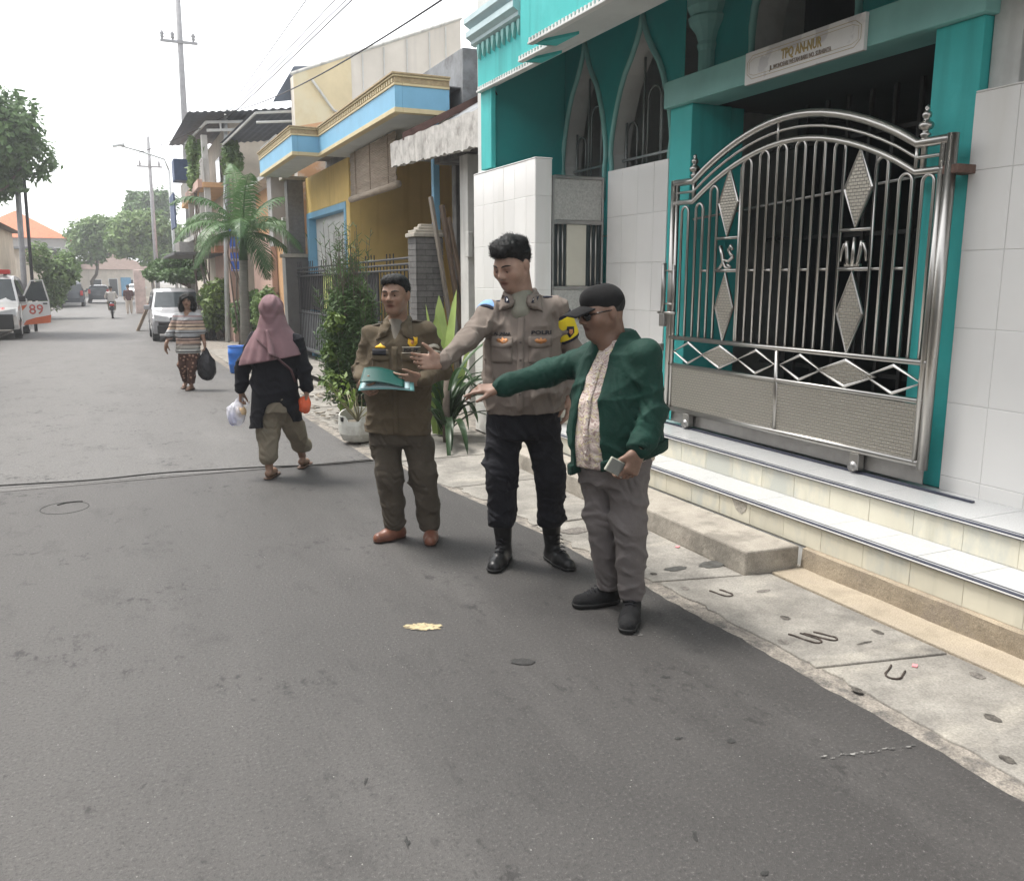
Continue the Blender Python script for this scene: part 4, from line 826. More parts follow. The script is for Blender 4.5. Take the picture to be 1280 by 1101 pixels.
    def plane(s, p, n, k=.004):
        """keep the side against n"""
        n = V3(n); n = n/np.linalg.norm(n); p = V3(p)
        d = (s.ax[0][:,None,None]-p[0])*n[0]+(s.ax[1][None,:,None]-p[1])*n[1]+(s.ax[2][None,None,:]-p[2])*n[2]
        s.put((slice(None),)*3, d.astype(np.float32), k, 'i'); return s
    def folds(s, c, rad, dr, freq, amp, seed=0.0, warp=.6):
        """wrinkles around a point, running across direction dr"""
        c = V3(c); R = rad*2; sl, g = s.sub(c-R, c+R)
        if sl is None: return s
        dr = V3(dr); dr = dr/np.linalg.norm(dr); x, y, z = g[0]-c[0], g[1]-c[1], g[2]-c[2]
        e = np.exp(-(x*x+y*y+z*z)/(rad*rad)); t = x*dr[0]+y*dr[1]+z*dr[2]
        wv = 1.5*np.sin(x*31+seed)+1.3*np.sin(y*27+seed*2.1+1)+.9*np.sin(z*24+seed*1.3)+.7*np.sin((x+y)*61+seed*3)
        md = .55+.45*np.sin((x-y+.6*z)*26+seed*1.7)
        q = np.sin(t*freq*.8+wv+seed); s.f[sl] += amp*1.25*e*md*(1-2*np.abs(q)**.7+.35); return s
    def crease(s, amp, seed, n=5, fr=(22, 50), bias=(.5, .5, 1.0)):
        r = np.random.RandomState(seed); x, y, z = s.ax[0][:,None,None], s.ax[1][None,:,None], s.ax[2][None,None,:]; tot = np.zeros(s.n, np.float32)
        near = np.abs(s.f) < .03
        for i in range(n):
            d = r.normal(size=3)*np.array(bias); d /= np.linalg.norm(d); w_ = r.uniform(*fr); p = r.uniform(0, 6.28, 6); q = r.normal(size=(3,3))
            warp = 1.4*np.sin(x*q[0,0]*9+y*q[0,1]*9+z*q[0,2]*7+p[0])+1.0*np.sin(x*q[1,0]*17+y*q[1,1]*17+z*q[1,2]*13+p[1])
            ph = (x*d[0]+y*d[1]+z*d[2])*w_+warp+p[2]; mk = .5+.5*np.sin(x*q[2,0]*14+y*q[2,1]*14+z*q[2,2]*11+p[3])
            tot += (mk*mk*((1-np.abs(np.sin(ph*.5)))**2.2-.22)).astype(np.float32)
        s.f -= np.where(near, amp*tot, 0).astype(np.float32); return s
    def ripple(s, amp, fr, seed=0.0):
        x, y, z = s.ax[0][:,None,None], s.ax[1][None,:,None], s.ax[2][None,None,:]
        s.f += (amp*(np.sin(x*fr[0]+2.1*np.sin(z*fr[2]*.45+seed)+seed)*np.sin(y*fr[1]+1.7*np.sin(z*fr[2]*.3+2*seed))+.6*np.sin(z*fr[2]+2.5*np.sin(x*fr[0]*.35+seed)+2.2*np.sin(y*fr[1]*.4)))).astype(np.float32); return s
    def mesh(s, name, m, smooth_it=0):
        f = s.f; ins = f < 0; nx, ny, nz = f.shape
        cnt = np.zeros((nx-1, ny-1, nz-1), np.uint8)
        for i in (0,1):
            for j in (0,1):
                for k in (0,1): cnt += ins[i:nx-1+i, j:ny-1+j, k:nz-1+k]
        act = np.nonzero((cnt > 0) & (cnt < 8)); N = len(act[0])
        idm = np.full((nx-1, ny-1, nz-1), -1, np.int32); idm[act] = np.arange(N)
        cor = {}
        for i in (0,1):
            for j in (0,1):
                for k in (0,1): cor[i,j,k] = f[act[0]+i, act[1]+j, act[2]+k]
        acc = np.zeros((N,3), np.float32); num = np.zeros(N, np.float32)
        E = [((0,j,k),(1,j,k)) for j in (0,1) for k in (0,1)] + [((i,0,k),(i,1,k)) for i in (0,1) for k in (0,1)] + [((i,j,0),(i,j,1)) for i in (0,1) for j in (0,1)]
        for a, b in E:
            fa, fb = cor[a], cor[b]; c = (fa < 0) != (fb < 0); t = np.where(c, fa/np.where(c, fa-fb, 1), 0)
            for q in range(3): acc[:,q] += np.where(c, a[q]+(b[q]-a[q])*t, 0)
            num += c
        v = s.lo + s.h*(np.stack(act, 1)+acc/num[:,None])
        quads = []
        for ax in range(3):
            o = [(1,2),(2,0),(0,1)][ax]
            a = ins if True else None
            sa = [slice(None)]*3; sb = [slice(None)]*3; sa[ax] = slice(0,-1); sb[ax] = slice(1,None)
            ch = ins[tuple(sa)] != ins[tuple(sb)]; up = ins[tuple(sa)]
            idx = np.nonzero(ch); idx = [q for q in idx]
            ok = np.ones(len(idx[0]), bool)
            for q in o: ok &= (idx[q] > 0) & (idx[q] < f.shape[q]-1)
            idx = [q[ok] for q in idx]; fl = up[idx[0], idx[1], idx[2]]
            def cell(d1, d2):
                t = [q.copy() for q in idx]; t[o[0]] = t[o[0]]-d1; t[o[1]] = t[o[1]]-d2; return idm[t[0], t[1], t[2]]
            q4 = np.stack([cell(1,1), cell(0,1), cell(0,0), cell(1,0)], 1); q4[~fl] = q4[~fl][:, ::-1]; quads.append(q4)
        Q = np.concatenate(quads); Q = Q[(Q >= 0).all(1)]
        if smooth_it:
            for _ in range(smooth_it):
                sm = np.zeros_like(v); nn = np.zeros(N, np.float32)
                for c in range(4):
                    a, b = Q[:,c], Q[:,(c+1) % 4]; 
                    for q in range(3): sm[:,q] += np.bincount(a, v[b,q], N)+np.bincount(b, v[a,q], N)
                    nn += np.bincount(a, minlength=N)+np.bincount(b, minlength=N)
                v = (v*.4+.6*sm/np.maximum(nn,1)[:,None]).astype(np.float32)
        me = bpy.data.meshes.new(name); me.vertices.add(N); me.vertices.foreach_set('co', v.astype(np.float32).ravel())
        me.loops.add(len(Q)*4); me.loops.foreach_set('vertex_index', Q.astype(np.int32).ravel())
        me.polygons.add(len(Q)); me.polygons.foreach_set('loop_start', np.arange(0, len(Q)*4, 4, dtype=np.int32)); me.polygons.foreach_set('loop_total', np.full(len(Q), 4, np.int32))
        me.update(calc_edges=True); me.validate(); me.shade_smooth(); me.materials.append(m); s.v, s.q = v, Q
        return me

from mathutils.bvhtree import BVHTree
def bvh_of(me): return BVHTree.FromPolygons([v.co[:] for v in me.vertices], [p.vertices[:] for p in me.polygons])
def decal(name, bvh, c, right, up, verts, faces, m, parent, off=.003, thick=.0, reach=.4):
    """lay a flat shape (2D verts) onto a garment: c in front of it, projected along right x up"""
    r = Vector(right).normalized(); u = Vector(up).normalized(); n = r.cross(u).normalized(); c = Vector(c); out = []; last = None
    for a, b in verts:
        o = c + r*a + u*b + n*reach; hit = bvh.ray_cast(o, -n, reach*2.2)
        if hit[0] is None: p = (last if last is not None else c) ; p = c + r*a + u*b + n*((p-c).dot(n)); 
        else: p = hit[0]+n*off
        last = p; out.append(p)
    me = bpy.data.meshes.new(name); me.from_pydata(out, [], faces); me.materials.append(m); me.shade_smooth()
    o = obj(name, me, m, parent, world=False)
    if thick: md = o.modifiers.new('solid', 'SOLIDIFY'); md.thickness = thick; md.offset = 1.0
    return o
def grid2(w_, h_, nx=8, ny=6, fn=None):
    vs = [((i/nx-.5)*w_, (j/ny-.5)*h_) for j in range(ny+1) for i in range(nx+1)]
    if fn: vs = [fn(*p) for p in vs]
    return vs, [(j*(nx+1)+i, j*(nx+1)+i+1, (j+1)*(nx+1)+i+1, (j+1)*(nx+1)+i) for j in range(ny) for i in range(nx)]
def fan(poly):
    n = len(poly); cx = sum(p[0] for p in poly)/n; cy = sum(p[1] for p in poly)/n
    return list(poly)+[(cx, cy)], [(i, (i+1) % n, n) for i in range(n)]
def text2(s, size, width, offset=.0):
    me = text_mesh(s, size, offset=offset); xs = [v.co.x for v in me.vertices]; k = width/(max(xs)-min(xs))
    return [(v.co.x*k, v.co.y) for v in me.vertices], [tuple(p.vertices) for p in me.polygons]

def skin_mat(name, c, lip=(.30,.10,.085), stubble=.0):
    m = mat(name, c, .48, var=.10, vs=22, bump=.10, bs=160, spec=.4, sss=.12, obj_space=True, col2=tuple(v*.8 for v in c), c2s=9)
    n = m.node_tree.nodes; L = m.node_tree.links.new; p = bsdf(m); src = p.inputs['Base Color'].links[0].from_socket
    at = n.new('ShaderNodeAttribute'); at.attribute_name = 'tone'; mx = n.new('ShaderNodeMix'); mx.data_type = 'RGBA'; mx.blend_type = 'MULTIPLY'; mx.inputs[0].default_value = 1.0
    L(src, mx.inputs[6]); L(at.outputs['Color'], mx.inputs[7]); L(mx.outputs[2], p.inputs['Base Color']); return m
def head_frame(yaw_deg, pitch_deg, roll_deg=0.0):
    a, p, r = map(math.radians, (yaw_deg, pitch_deg, roll_deg))
    fw = np.array([-math.sin(a)*math.cos(p), -math.cos(a)*math.cos(p), -math.sin(p)]); side = np.array([math.cos(a), -math.sin(a), 0.0]); up = np.cross(side, fw)*-1.0
    up = up if up[2] > 0 else -up
    side2 = side*math.cos(r)+up*math.sin(r); up2 = up*math.cos(r)-side*math.sin(r)
    return side2, fw, up2
class Head:
    """head-local coordinates: (side, forward, up), metres at scale 1 (0.225 chin to crown)"""
    def __init__(s, c, yaw_, pitch_, sc=1.0, roll_=0.0, wide=1.0): s.c = np.array(c, float); s.S, s.F, s.U = head_frame(yaw_, pitch_, roll_); s.k = sc; s.w = wide
    def p(s, a, f, u): return s.c + s.k*(a*s.w*s.S + f*s.F + u*s.U)
    def M(s): return [s.S, s.F, s.U]
    def build(s, F, full=1.0):
        k = s.k; P = s.p; M = s.M(); W = s.w
        F.ell(P(0,-.012,.032), (.0745*k*W,.094*k,.086*k), M, .02)
        F.cone(P(0,.030,.005), P(0,.050,-.070), .060*k*W, .040*k*W, .03)
        F.ell(P(0,.045,-.015), (.060*k*W*full,.045*k,.065*k), M, .03)
        for g in (-1, 1):
            F.cone(P(g*.046*full,-.005,-.035), P(g*.018,.058,-.084), .021*k, .018*k, .025)
            F.ell(P(g*.038*full,.058,-.018), (.025*k,.026*k,.024*k), M, .018)
            F.cone(P(g*.014,.084,.026), P(g*.044,.070,.027), .011*k, .009*k, .012)
            F.ell(P(g*.0125,.100,-.021), (.0095*k,.011*k,.008*k), M, .007)
            F.ell(P(g*.079,-.008,-.002), (.008*k,.019*k,.031*k), M, .008)
            F.cone(P(g*.083,-.014,.018), P(g*.084,-.016,-.010), .006*k, .005*k, .006)
        F.cone(P(0,.088,.020), P(0,.108,-.014), .0085*k, .0125*k, .012)
        for g in (-1, 1): F.ell(P(g*.031,.099,.008), (.019*k,.017*k,.0105*k), M, .012, 's')
        for g in (-1, 1): F.ell(P(g*.031,.0765,.008), (.0165*k,.0125*k,.0115*k), M, .004)
        F.ell(P(0,.084,-.046), (.026*k,.0125*k,.010*k), M, .008); F.ell(P(0,.082,-.057), (.022*k,.013*k,.009*k), M, .006)
        F.ell(P(0,.0975,-.0513), (.024*k,.006*k,.0022*k), M, .004, 's')
        F.ell(P(0,.070,-.083), (.024*k,.020*k,.018*k), M, .016)
    def paint(s, me, brow=True, lipc=(.62,.40,.40), stub=.0, base=(1,1,1)):
        v = np.empty(len(me.vertices)*3, np.float32); me.vertices.foreach_get('co', v); v = v.reshape(-1,3); d = (v-s.c)/s.k
        a, f, u = d@s.S/s.w, d@s.F, d@s.U; col = np.ones((len(v),4), np.float32); hd = (np.abs(a) < .1) & (np.abs(f) < .14) & (np.abs(u) < .14)
        def mul(w, c):
            for i in range(3): col[:,i] *= 1-(1-c[i])*w
        lips = hd & (f > .06); wl = np.clip(1.3-((a/.027)**2+((u+.0515)/.0125)**2), 0, 1)*lips; mul(wl, lipc)
        ml = np.clip(1.2-((a/.025)**2+((u+.0513)/.0035)**2), 0, 1)*lips; mul(ml, (.38,.30,.30))
        ns = np.clip(1.2-(((np.abs(a)-.008)/.006)**2+((u+.027)/.004)**2), 0, 1)*(hd & (f > .09)); mul(ns, (.35,.3,.3))
        mu = np.clip(1-((a/.030)**2+((u+.036)/.008)**2), 0, 1)*lips*stub; mul(mu, (.5,.48,.48))
        ck = np.clip(1-(((np.abs(a)-.042)/.03)**2+((u+.022)/.028)**2), 0, 1)*lips*.25; mul(ck, (1.0,.82,.78))
        eye = np.clip(1.25-(((np.abs(a)-.031)/.024)**2+((u-.012)/.017)**2), 0, 1)*(hd & (f > .05))*.75; mul(eye, (.55,.5,.5))  # eye sockets darkened in the skin tone to stand in for shade
        if stub:
            w = np.clip((-.03-u)/.02, 0, 1)*hd*(f > -.02)*stub; mul(w, (.72,.72,.75))
        kn = ~hd
        at = me.color_attributes.new('tone', 'FLOAT_COLOR', 'POINT'); at.data.foreach_set('color', col.ravel())
    def mx(s, a, f, u):
        q = s.p(a, f, u); S, F_, U = s.S, s.F, s.U
        return Matrix(((S[0],F_[0],U[0],q[0]),(S[1],F_[1],U[1],q[1]),(S[2],F_[2],U[2],q[2]),(0,0,0,1)))
    def face_bits(s, parent, body_bvh, gaze=(0,0), closed=.0, brow_m=None, browdz=0.0, lips=True):
        k = s.k
        for g in (-1, 1):
            e = MB().ball((0,0,0), (.0125*k,.0125*k,.0125*k), 16, 10); me = e.mesh('eye', MEYE, True); me.transform(s.mx(g*.031,.0748,.0075)); eo = obj('eye', me, MEYE, parent, world=False)
            ir = MB().ball((0,0,0), (.0062*k,.0018*k,.0062*k), 14, 8); mi = ir.mesh('iris', MIRIS, True); mi.transform(Matrix.Translation((gaze[0]*.004*k, .0119*k, gaze[1]*.004*k))); mi.transform(s.mx(g*.031,.0748,.0075)); obj('iris', mi, MIRIS, eo, world=False)
            lid = MB().ball((0,0,0), (.0148*k,.0138*k,.0138*k), 18, 10)
            lid.f = [f for f in lid.f if np.mean([lid.v[i][2] for i in f]) > (.0035-.011*closed)*k or np.mean([lid.v[i][2] for i in f]) < -.0072*k]
            ml = lid.mesh('eyelid', s.skin, True); ml.transform(s.mx(g*.031,.0745,.0075)); c_ = ml.color_attributes.new('tone','FLOAT_COLOR','POINT'); c_.data.foreach_set('color', [.80,.74,.74,1]*len(ml.vertices)); obj('eyelid', ml, s.skin, eo, world=False)
            pts = [s.p(g*.013,.099,.030+browdz), s.p(g*.022,.097,.034+browdz), s.p(g*.034,.091,.0355+browdz), s.p(g*.045,.081,.032+browdz), s.p(g*.051,.073,.028+browdz)]
            P2 = []
            for q in pts:
                hit = body_bvh.find_nearest(Vector(q)); P2.append(hit[0]+hit[1]*.0008 if hit[0] else Vector(q))
            obj('eyebrow', MB().tube(P2, [.0026*k,.0040*k,.0040*k,.0032*k,.0012*k], 6), brow_m or MHAIR, parent, smooth=True, world=False)
MEYE = mat('eye_white', (.62,.58,.54), .25, var=.03); MIRIS = mat('dark_iris', (.018,.010,.007), .15, var=.1)
MHAIR = mat('black_hair', (.007,.0065,.0065), .55, var=.35, vs=40, bump=.5, bs=150, spec=.3, obj_space=True, stretch=(1,1,.3))
def hand(F, wrist, dr, nrm, side=1, size=1.0, curl=(12,14,16,20), spread=.10, thumb=(.55,.35), thumb_bend=.2):
    """palm and five fingers. dr: towards the finger tips, nrm: out of the back of the hand, side: +1 puts the thumb on +(dr x nrm)"""
    d = V3(dr); d = d/np.linalg.norm(d); n = V3(nrm); n = n-d*float(n@d); n = n/np.linalg.norm(n); t = np.cross(d, n)*side; w = V3(wrist); k = size
    pl = .088*k
    F.cone(w-d*.02*k, w+d*.02*k, .026*k, .026*k, .02, sq=(n, .72))
    for o in (-.027, -.009, .009, .027):
        F.cone(w+d*.015*k+t*o*.75*k, w+d*pl+t*o*1.08*k, .0165*k, .0135*k, .012, sq=(n, .78))
    F.ell(w+d*.035*k+t*.030*k-n*.006*k, (.020*k,.028*k,.016*k), [t, d, n], .012)
    L = [.040,.027,.022]; ln = [.93, 1.03, 1.12, 1.0]; ln = [.80, .98, 1.08, .98]
    for i, o in enumerate((-.029,-.0098,.0098,.029)):
        p = w+d*pl*(.97 if i in (1,2,3) else .90)+t*o*1.05*k; ang = 0.0; dd = d+t*(o/.029)*spread; dd = dd/np.linalg.norm(dd); r = (.0078 if i == 0 else .0088)*k
        c = math.radians(curl[i])
        for j in range(3):
            ang += c*(1.0 if j else .7); e = dd*math.cos(ang)-n*math.sin(ang); q = p+e*L[j]*ln[i]*k
            F.cone(p, q, r*(1.04-.10*j), r*(.95-.10*j), .004); p = q
    p = w+d*.022*k+t*.030*k; e = d*math.cos(thumb[0])+t*math.sin(thumb[0])-n*thumb[1]; e = e/np.linalg.norm(e)
    q = p+e*.046*k; F.cone(p, q, .0145*k, .0115*k, .012); e2 = e+d*thumb_bend-n*.1; e2 = e2/np.linalg.norm(e2); q2 = q+e2*.032*k; F.cone(q, q2, .0112*k, .0098*k, .005); q3 = q2+(e2+d*thumb_bend)/np.linalg.norm(e2+d*thumb_bend)*.024*k; F.cone(q2, q3, .0098*k, .0078*k, .004)
def arm(F, sh, el, wr, rs, k=.02): F.path([sh, el, wr], rs, k)
def shoe(F, heel, toe, wd=.045, hgt=.055, ank=None, ankr=.045, toe_r=.040, k=.02):
    h = V3(heel); t = V3(toe); h = V3(h[0], h[1], .032); t = V3(t[0], t[1], .026); m = h+(t-h)*.62
    F.cone(h+V3(0,0,.006), m+V3(0,0,.004), wd*.86, wd, k); F.cone(m, t, wd, toe_r, k)
    F.cone(h+(t-h)*.10+V3(0,0,hgt*.55), h+(t-h)*.62+V3(0,0,hgt*.30), wd*.80, wd*.62, k)
    if ank is not None: F.cone(h+(t-h)*.12+V3(0,0,.03), ank, wd*.85, ankr, k)
def person(name, label, base, group=None): return thing(name, label, 'person', (base[0], base[1], 0.0), group, math.radians(-CAM_YAW), local=True)
def fabric(name, c, var=.10, rough=.88, bump=.25, bs=34, crease=6.5, cs=.55, **kw):
    m = mat(name, c, rough, var=var, vs=7, bump=bump, bs=bs, spec=.25, obj_space=True, **kw)
    n = m.node_tree.nodes; L = m.node_tree.links.new; p = bsdf(m); p.inputs['Sheen Weight'].default_value = .02
    old = p.inputs['Normal'].links[0].from_node if p.inputs['Normal'].links else None
    tc = n.new('ShaderNodeTexCoord'); mp = n.new('ShaderNodeMapping'); mp.inputs['Scale'].default_value = (1, 1, .62); L(tc.outputs['Object'], mp.inputs['Vector'])
    t = n.new('ShaderNodeTexNoise'); t.noise_type = 'RIDGED_MULTIFRACTAL'; t.inputs['Scale'].default_value = crease; t.inputs['Detail'].default_value = 2.5; t.inputs['Roughness'].default_value = .45; t.inputs['Distortion'].default_value = .9; L(mp.outputs[0], t.inputs['Vector'])
    b = n.new('ShaderNodeBump'); b.inputs['Strength'].default_value = cs; b.inputs['Distance'].default_value = .012; L(t.outputs['Fac'], b.inputs['Height'])
    if old: L(b.outputs[0], old.inputs['Normal'])
    else: L(b.outputs[0], p.inputs['Normal'])
    return m
MSKIN1 = skin_mat('skin_brown', (.275,.165,.115)); MSKIN2 = skin_mat('skin_tan', (.345,.215,.160)); MSKIN3 = skin_mat('skin_deep', (.205,.120,.085))
def body_obj(F, parent, m, H=None, stub=.0, smooth=0):
    me = F.mesh('body', m, smooth)
    if H is not None: H.skin = m; H.paint(me, stub=stub)
    else: c_ = me.color_attributes.new('tone','FLOAT_COLOR','POINT'); c_.data.foreach_set('color', [1.0]*4*len(me.vertices))
    return obj('body', me, m, parent, world=False), me
def tone1(me): c_ = me.color_attributes.new('tone','FLOAT_COLOR','POINT'); c_.data.foreach_set('color', [1.0]*4*len(me.vertices))
def hair_cut(F, H, fs, us):
    """keep only what is above the hair line u(f)"""
    X, Y, Z = F.ax[0][:,None,None]-H.c[0], F.ax[1][None,:,None]-H.c[1], F.ax[2][None,None,:]-H.c[2]
    f = (X*H.F[0]+Y*H.F[1]+Z*H.F[2])/H.k; u = (X*H.U[0]+Y*H.U[1]+Z*H.U[2])/H.k
    cut = np.interp(f.ravel(), fs, us).reshape(f.shape).astype(np.float32); F.put((slice(None),)*3, ((cut-u)*H.k).astype(np.float32), .006, 'i')
    return X, Y, Z

def strands(me, parent, comb, n, ln, seed, lift=.35, wd=.0011):
    """short combed strands rooted on a hair mesh"""
    r = np.random.RandomState(seed); N = len(me.vertices); co = np.empty(N*3, np.float32); no = np.empty(N*3, np.float32); me.vertices.foreach_get('co', co); me.vertices.foreach_get('normal', no); co = co.reshape(-1,3); no = no.reshape(-1,3)
    k = r.randint(0, N, n); p = co[k]; nn = no[k]; c = np.array(comb)[None,:]+r.normal(size=(n,3))*.35; c = c-nn*(c*nn).sum(1)[:,None]; c /= np.linalg.norm(c,axis=1)[:,None]+1e-6; L_ = ln*r.uniform(.5,1.2,n)[:,None]
    sd = np.cross(c, nn)*wd; lf = lift*r.uniform(.2,1.4,n)[:,None]; m_ = p+(c+nn*lf)*L_*.5+nn*.001; e = p+(c+nn*lf*.6)*L_
    V = np.stack([p-sd, p+sd, m_+sd, m_-sd, e], 1).reshape(-1,3); b = np.arange(n)*5; F_ = [(i,i+1,i+2,i+3) for i in b]+[(i+3,i+2,i+4) for i in b]
    q = bpy.data.meshes.new('hair_strands'); q.from_pydata(V.tolist(), [], F_); q.materials.append(MHAIR); o = obj('hair_strands', q, MHAIR, parent, world=False); o['kind'] = 'stuff'; return o
# ------------------------------------------------------------------ vegetation
def leafmat(name, c, c2, rough=.5, var=.35):
    m = mat(name, c, rough, var=var, vs=1.6, spec=.35, col2=c2, c2s=.9, c2lo=.42, c2hi=.62, rnd=.08)
    p = bsdf(m); p.inputs['Transmission Weight'].default_value = 0; n = m.node_tree.nodes; L = m.node_tree.links.new
    tr = n.new('ShaderNodeBsdfTranslucent'); src = p.inputs['Base Color'].links[0].from_socket; L(src, tr.inputs['Color']); mx = n.new('ShaderNodeMixShader'); mx.inputs[0].default_value = .28
    out = next(q for q in n if q.type == 'OUTPUT_MATERIAL'); L(p.outputs[0], mx.inputs[1]); L(tr.outputs[0], mx.inputs[2]); L(mx.outputs[0], out.inputs[0]); return m
MLF1 = leafmat('tree_leaf_mid', (.12,.20,.075), (.075,.14,.05)); MLF2 = leafmat('tree_leaf_light', (.19,.28,.10), (.11,.19,.065)); MLF3 = leafmat('bush_leaf_bright', (.16,.23,.05), (.08,.14,.035)); MFERN = leafmat('feathery_green', (.085,.145,.05), (.052,.098,.035)); MPALM = leafmat('palm_green', (.10,.185,.07), (.06,.13,.05)); MSTRAP = leafmat('strap_leaf', (.040,.085,.028), (.02,.045,.018), .35); MLIME = leafmat('lime_leaf', (.33,.42,.14), (.22,.32,.09), .5)
MBARK = mat('bark', (.13,.105,.085), .9, var=.3, vs=10, bump=.8, bs=30); MPTRUNK = mat('palm_trunk', (.20,.19,.165), .85, var=.2, vs=6, bump=.5, bs=18, stretch=(1,1,4))
def leaf_cloud(centers, radii, n, size, seed, flat=.6, hollow=.55, aspect=2.0):
    r = np.random.RandomState(seed); C_ = np.array(centers, float); R_ = np.array(radii, float); wts = R_.prod(1)**(2/3.); k = r.choice(len(C_), n, p=wts/wts.sum())
    d = r.normal(size=(n,3)); d /= np.linalg.norm(d,axis=1)[:,None]; rad = hollow+(1-hollow)*r.rand(n)**.6; rad *= 1+.22*r.normal(size=n)*.6
    p = C_[k]+d*R_[k]*rad[:,None]
    nrm = d*.6+r.normal(size=(n,3))*.6+np.array((0,0,flat)); nrm /= np.linalg.norm(nrm,axis=1)[:,None]
    a = np.cross(nrm, r.normal(size=(n,3))); a /= np.linalg.norm(a,axis=1)[:,None]; b = np.cross(nrm, a); s = size*(.6+.8*r.rand(n))[:,None]
    a = a*s; b = b*s/aspect; droop = nrm*s*.18
    V = np.stack([p-a, p-b*.9+droop*.5, p+a-droop, p+b*.9+droop*.5], 1).reshape(-1,3); Q = np.arange(n*4).reshape(n,4); return V, Q
def np_mesh(name, V, Q, m):
    me = bpy.data.meshes.new(name); me.vertices.add(len(V)); me.vertices.foreach_set('co', np.asarray(V, np.float32).ravel()); k = Q.shape[1]
    me.loops.add(Q.size); me.loops.foreach_set('vertex_index', Q.astype(np.int32).ravel()); me.polygons.add(len(Q)); me.polygons.foreach_set('loop_start', np.arange(0,Q.size,k,dtype=np.int32)); me.polygons.foreach_set('loop_total', np.full(len(Q),k,np.int32)); me.update(calc_edges=True); me.materials.append(m); return me
def limb(b, p0, p1, r0, r1, seed, n=6):
    r = random.Random(seed); p0, p1 = Vector(p0), Vector(p1); L_ = (p1-p0).length; pts = [p0+(p1-p0)*(i/n)+Vector((r.uniform(-1,1),r.uniform(-1,1),0))*L_*.04*(0 < i < n) for i in range(n+1)]
    b.tube(pts, [r0+(r1-r0)*i/n for i in range(n+1)], 8)
def tree(label, base, crown_c, crown_r, n, leaf, m, seed, blobs=9, group=None, name='street_tree', trunk_r=.16):
    t = thing(name, label, 'tree', base, group); r = random.Random(seed); cs, rs = [], []
    for i in range(blobs):
        u = Vector((r.gauss(0,1), r.gauss(0,1), r.gauss(0,.8))); u = u.normalized()*r.uniform(.35,.80) if i else Vector((0,0,0))
        q = r.uniform(.34,.58); cs.append((crown_c[0]+u.x*crown_r[0], crown_c[1]+u.y*crown_r[1], crown_c[2]+u.z*crown_r[2])); rs.append((crown_r[0]*q, crown_r[1]*q, crown_r[2]*q))
    b = MB(); fork = Vector((base[0]+(crown_c[0]-base[0])*.4, base[1]+(crown_c[1]-base[1])*.4, base[2]+(crown_c[2]-crown_r[2]*.6-base[2])*.85)); limb(b, base, fork, trunk_r, trunk_r*.7, seed)
    for i, c in enumerate(cs[:7]): limb(b, fork, c, trunk_r*.5, trunk_r*.12, seed+i)
    obj('trunk', b, MBARK, t, smooth=True); V, Q = leaf_cloud(cs, rs, n, leaf, seed); obj('crown', np_mesh('crown', V, Q, m), m, t); return t
tree('big leafy tree overhanging at the left edge behind the ambulance', (-4.6,38,-.44), (-3.9,37,5.9), (2.15,2.4,2.1), 9000, .15, MLF1, 3, 12)
tree('wide green tree far down the street, left of the light pole top', (-1.9,82,-.44), (.3,82,5.2), (3.2,3.2,2.5), 9000, .22, MLF2, 5, 10)
tree('green tree far down the street leaning over the right side', (4.6,74,-.44), (2.9,76,5.0), (2.9,3.2,2.6), 9000, .22, MLF2, 6, 11)
tree('bluish green tree crown furthest down the street behind the others', (3.6,95,-.44), (3.9,95,7.6), (3.2,3,2.4), 6000, .26, MLF1, 7, 9)
tree('low spreading tree in front of the balcony house', (3.3,40,-.44), (2.5,39.6,2.0), (1.35,1.6,.75), 6000, .10, MLF1, 8, 9, trunk_r=.10)
tree('bushy bright green tree standing by the dark parked cars on the left', (-3.6,52,-.44), (-2.75,51,1.8), (1.3,1.5,1.7), 6500, .12, MLF2, 9, 10, trunk_r=.10)
def bush(label, c, r_, n, leaf, m, seed, blobs=8, name='shrub'):
    t = thing(name, label, 'shrub', (c[0],c[1],gz(c[1]))); rr = random.Random(seed); cs = [(c[0]+rr.uniform(-.55,.55)*r_[0], c[1]+rr.uniform(-.55,.55)*r_[1], c[2]+rr.uniform(-.6,.6)*r_[2]) for _ in range(blobs)]; V, Q = leaf_cloud(cs, [(r_[0]*.5,r_[1]*.5,r_[2]*.5)]*blobs, n, leaf, seed)
    b = MB()
    for i, q in enumerate(cs[:6]): limb(b, (c[0]+.05*i-.12,c[1],gz(c[1])), q, .03, .008, seed+i, 4)
    obj('stem', b, MBARK, t, smooth=True); obj('foliage', np_mesh('foliage', V, Q, m), m, t)
bush('yellow green leafy shrub beside the white street light pole', (3.15,30,.85), (.75,.8,.85), 2600, .10, MLF3, 21); bush('dark green shrub growing at the foot of the palm', (3.75,27.3,.5), (.65,.7,.75), 3000, .085, MLF1, 22); bush('green shrub between the palm and the maroon column', (4.0,25.0,.7), (.55,.8,.8), 3000, .08, MLF2, 23); bush('plants trailing over the balcony of the two storey house', (2.75,30.6,5.2), (.25,1.6,.85), 2200, .09, MLF2, 24, name='balcony_plant'); bush('potted greenery on the upper railing beside the white pole', (3.45,27.0,5.0), (.3,.6,.55), 1200, .08, MLF2, 25, name='balcony_plant'); bush('small green shrub behind the blue canopy edge of yellow house', (4.2,20.5,3.75), (.35,.3,.25), 500, .06, MLF1, 26)
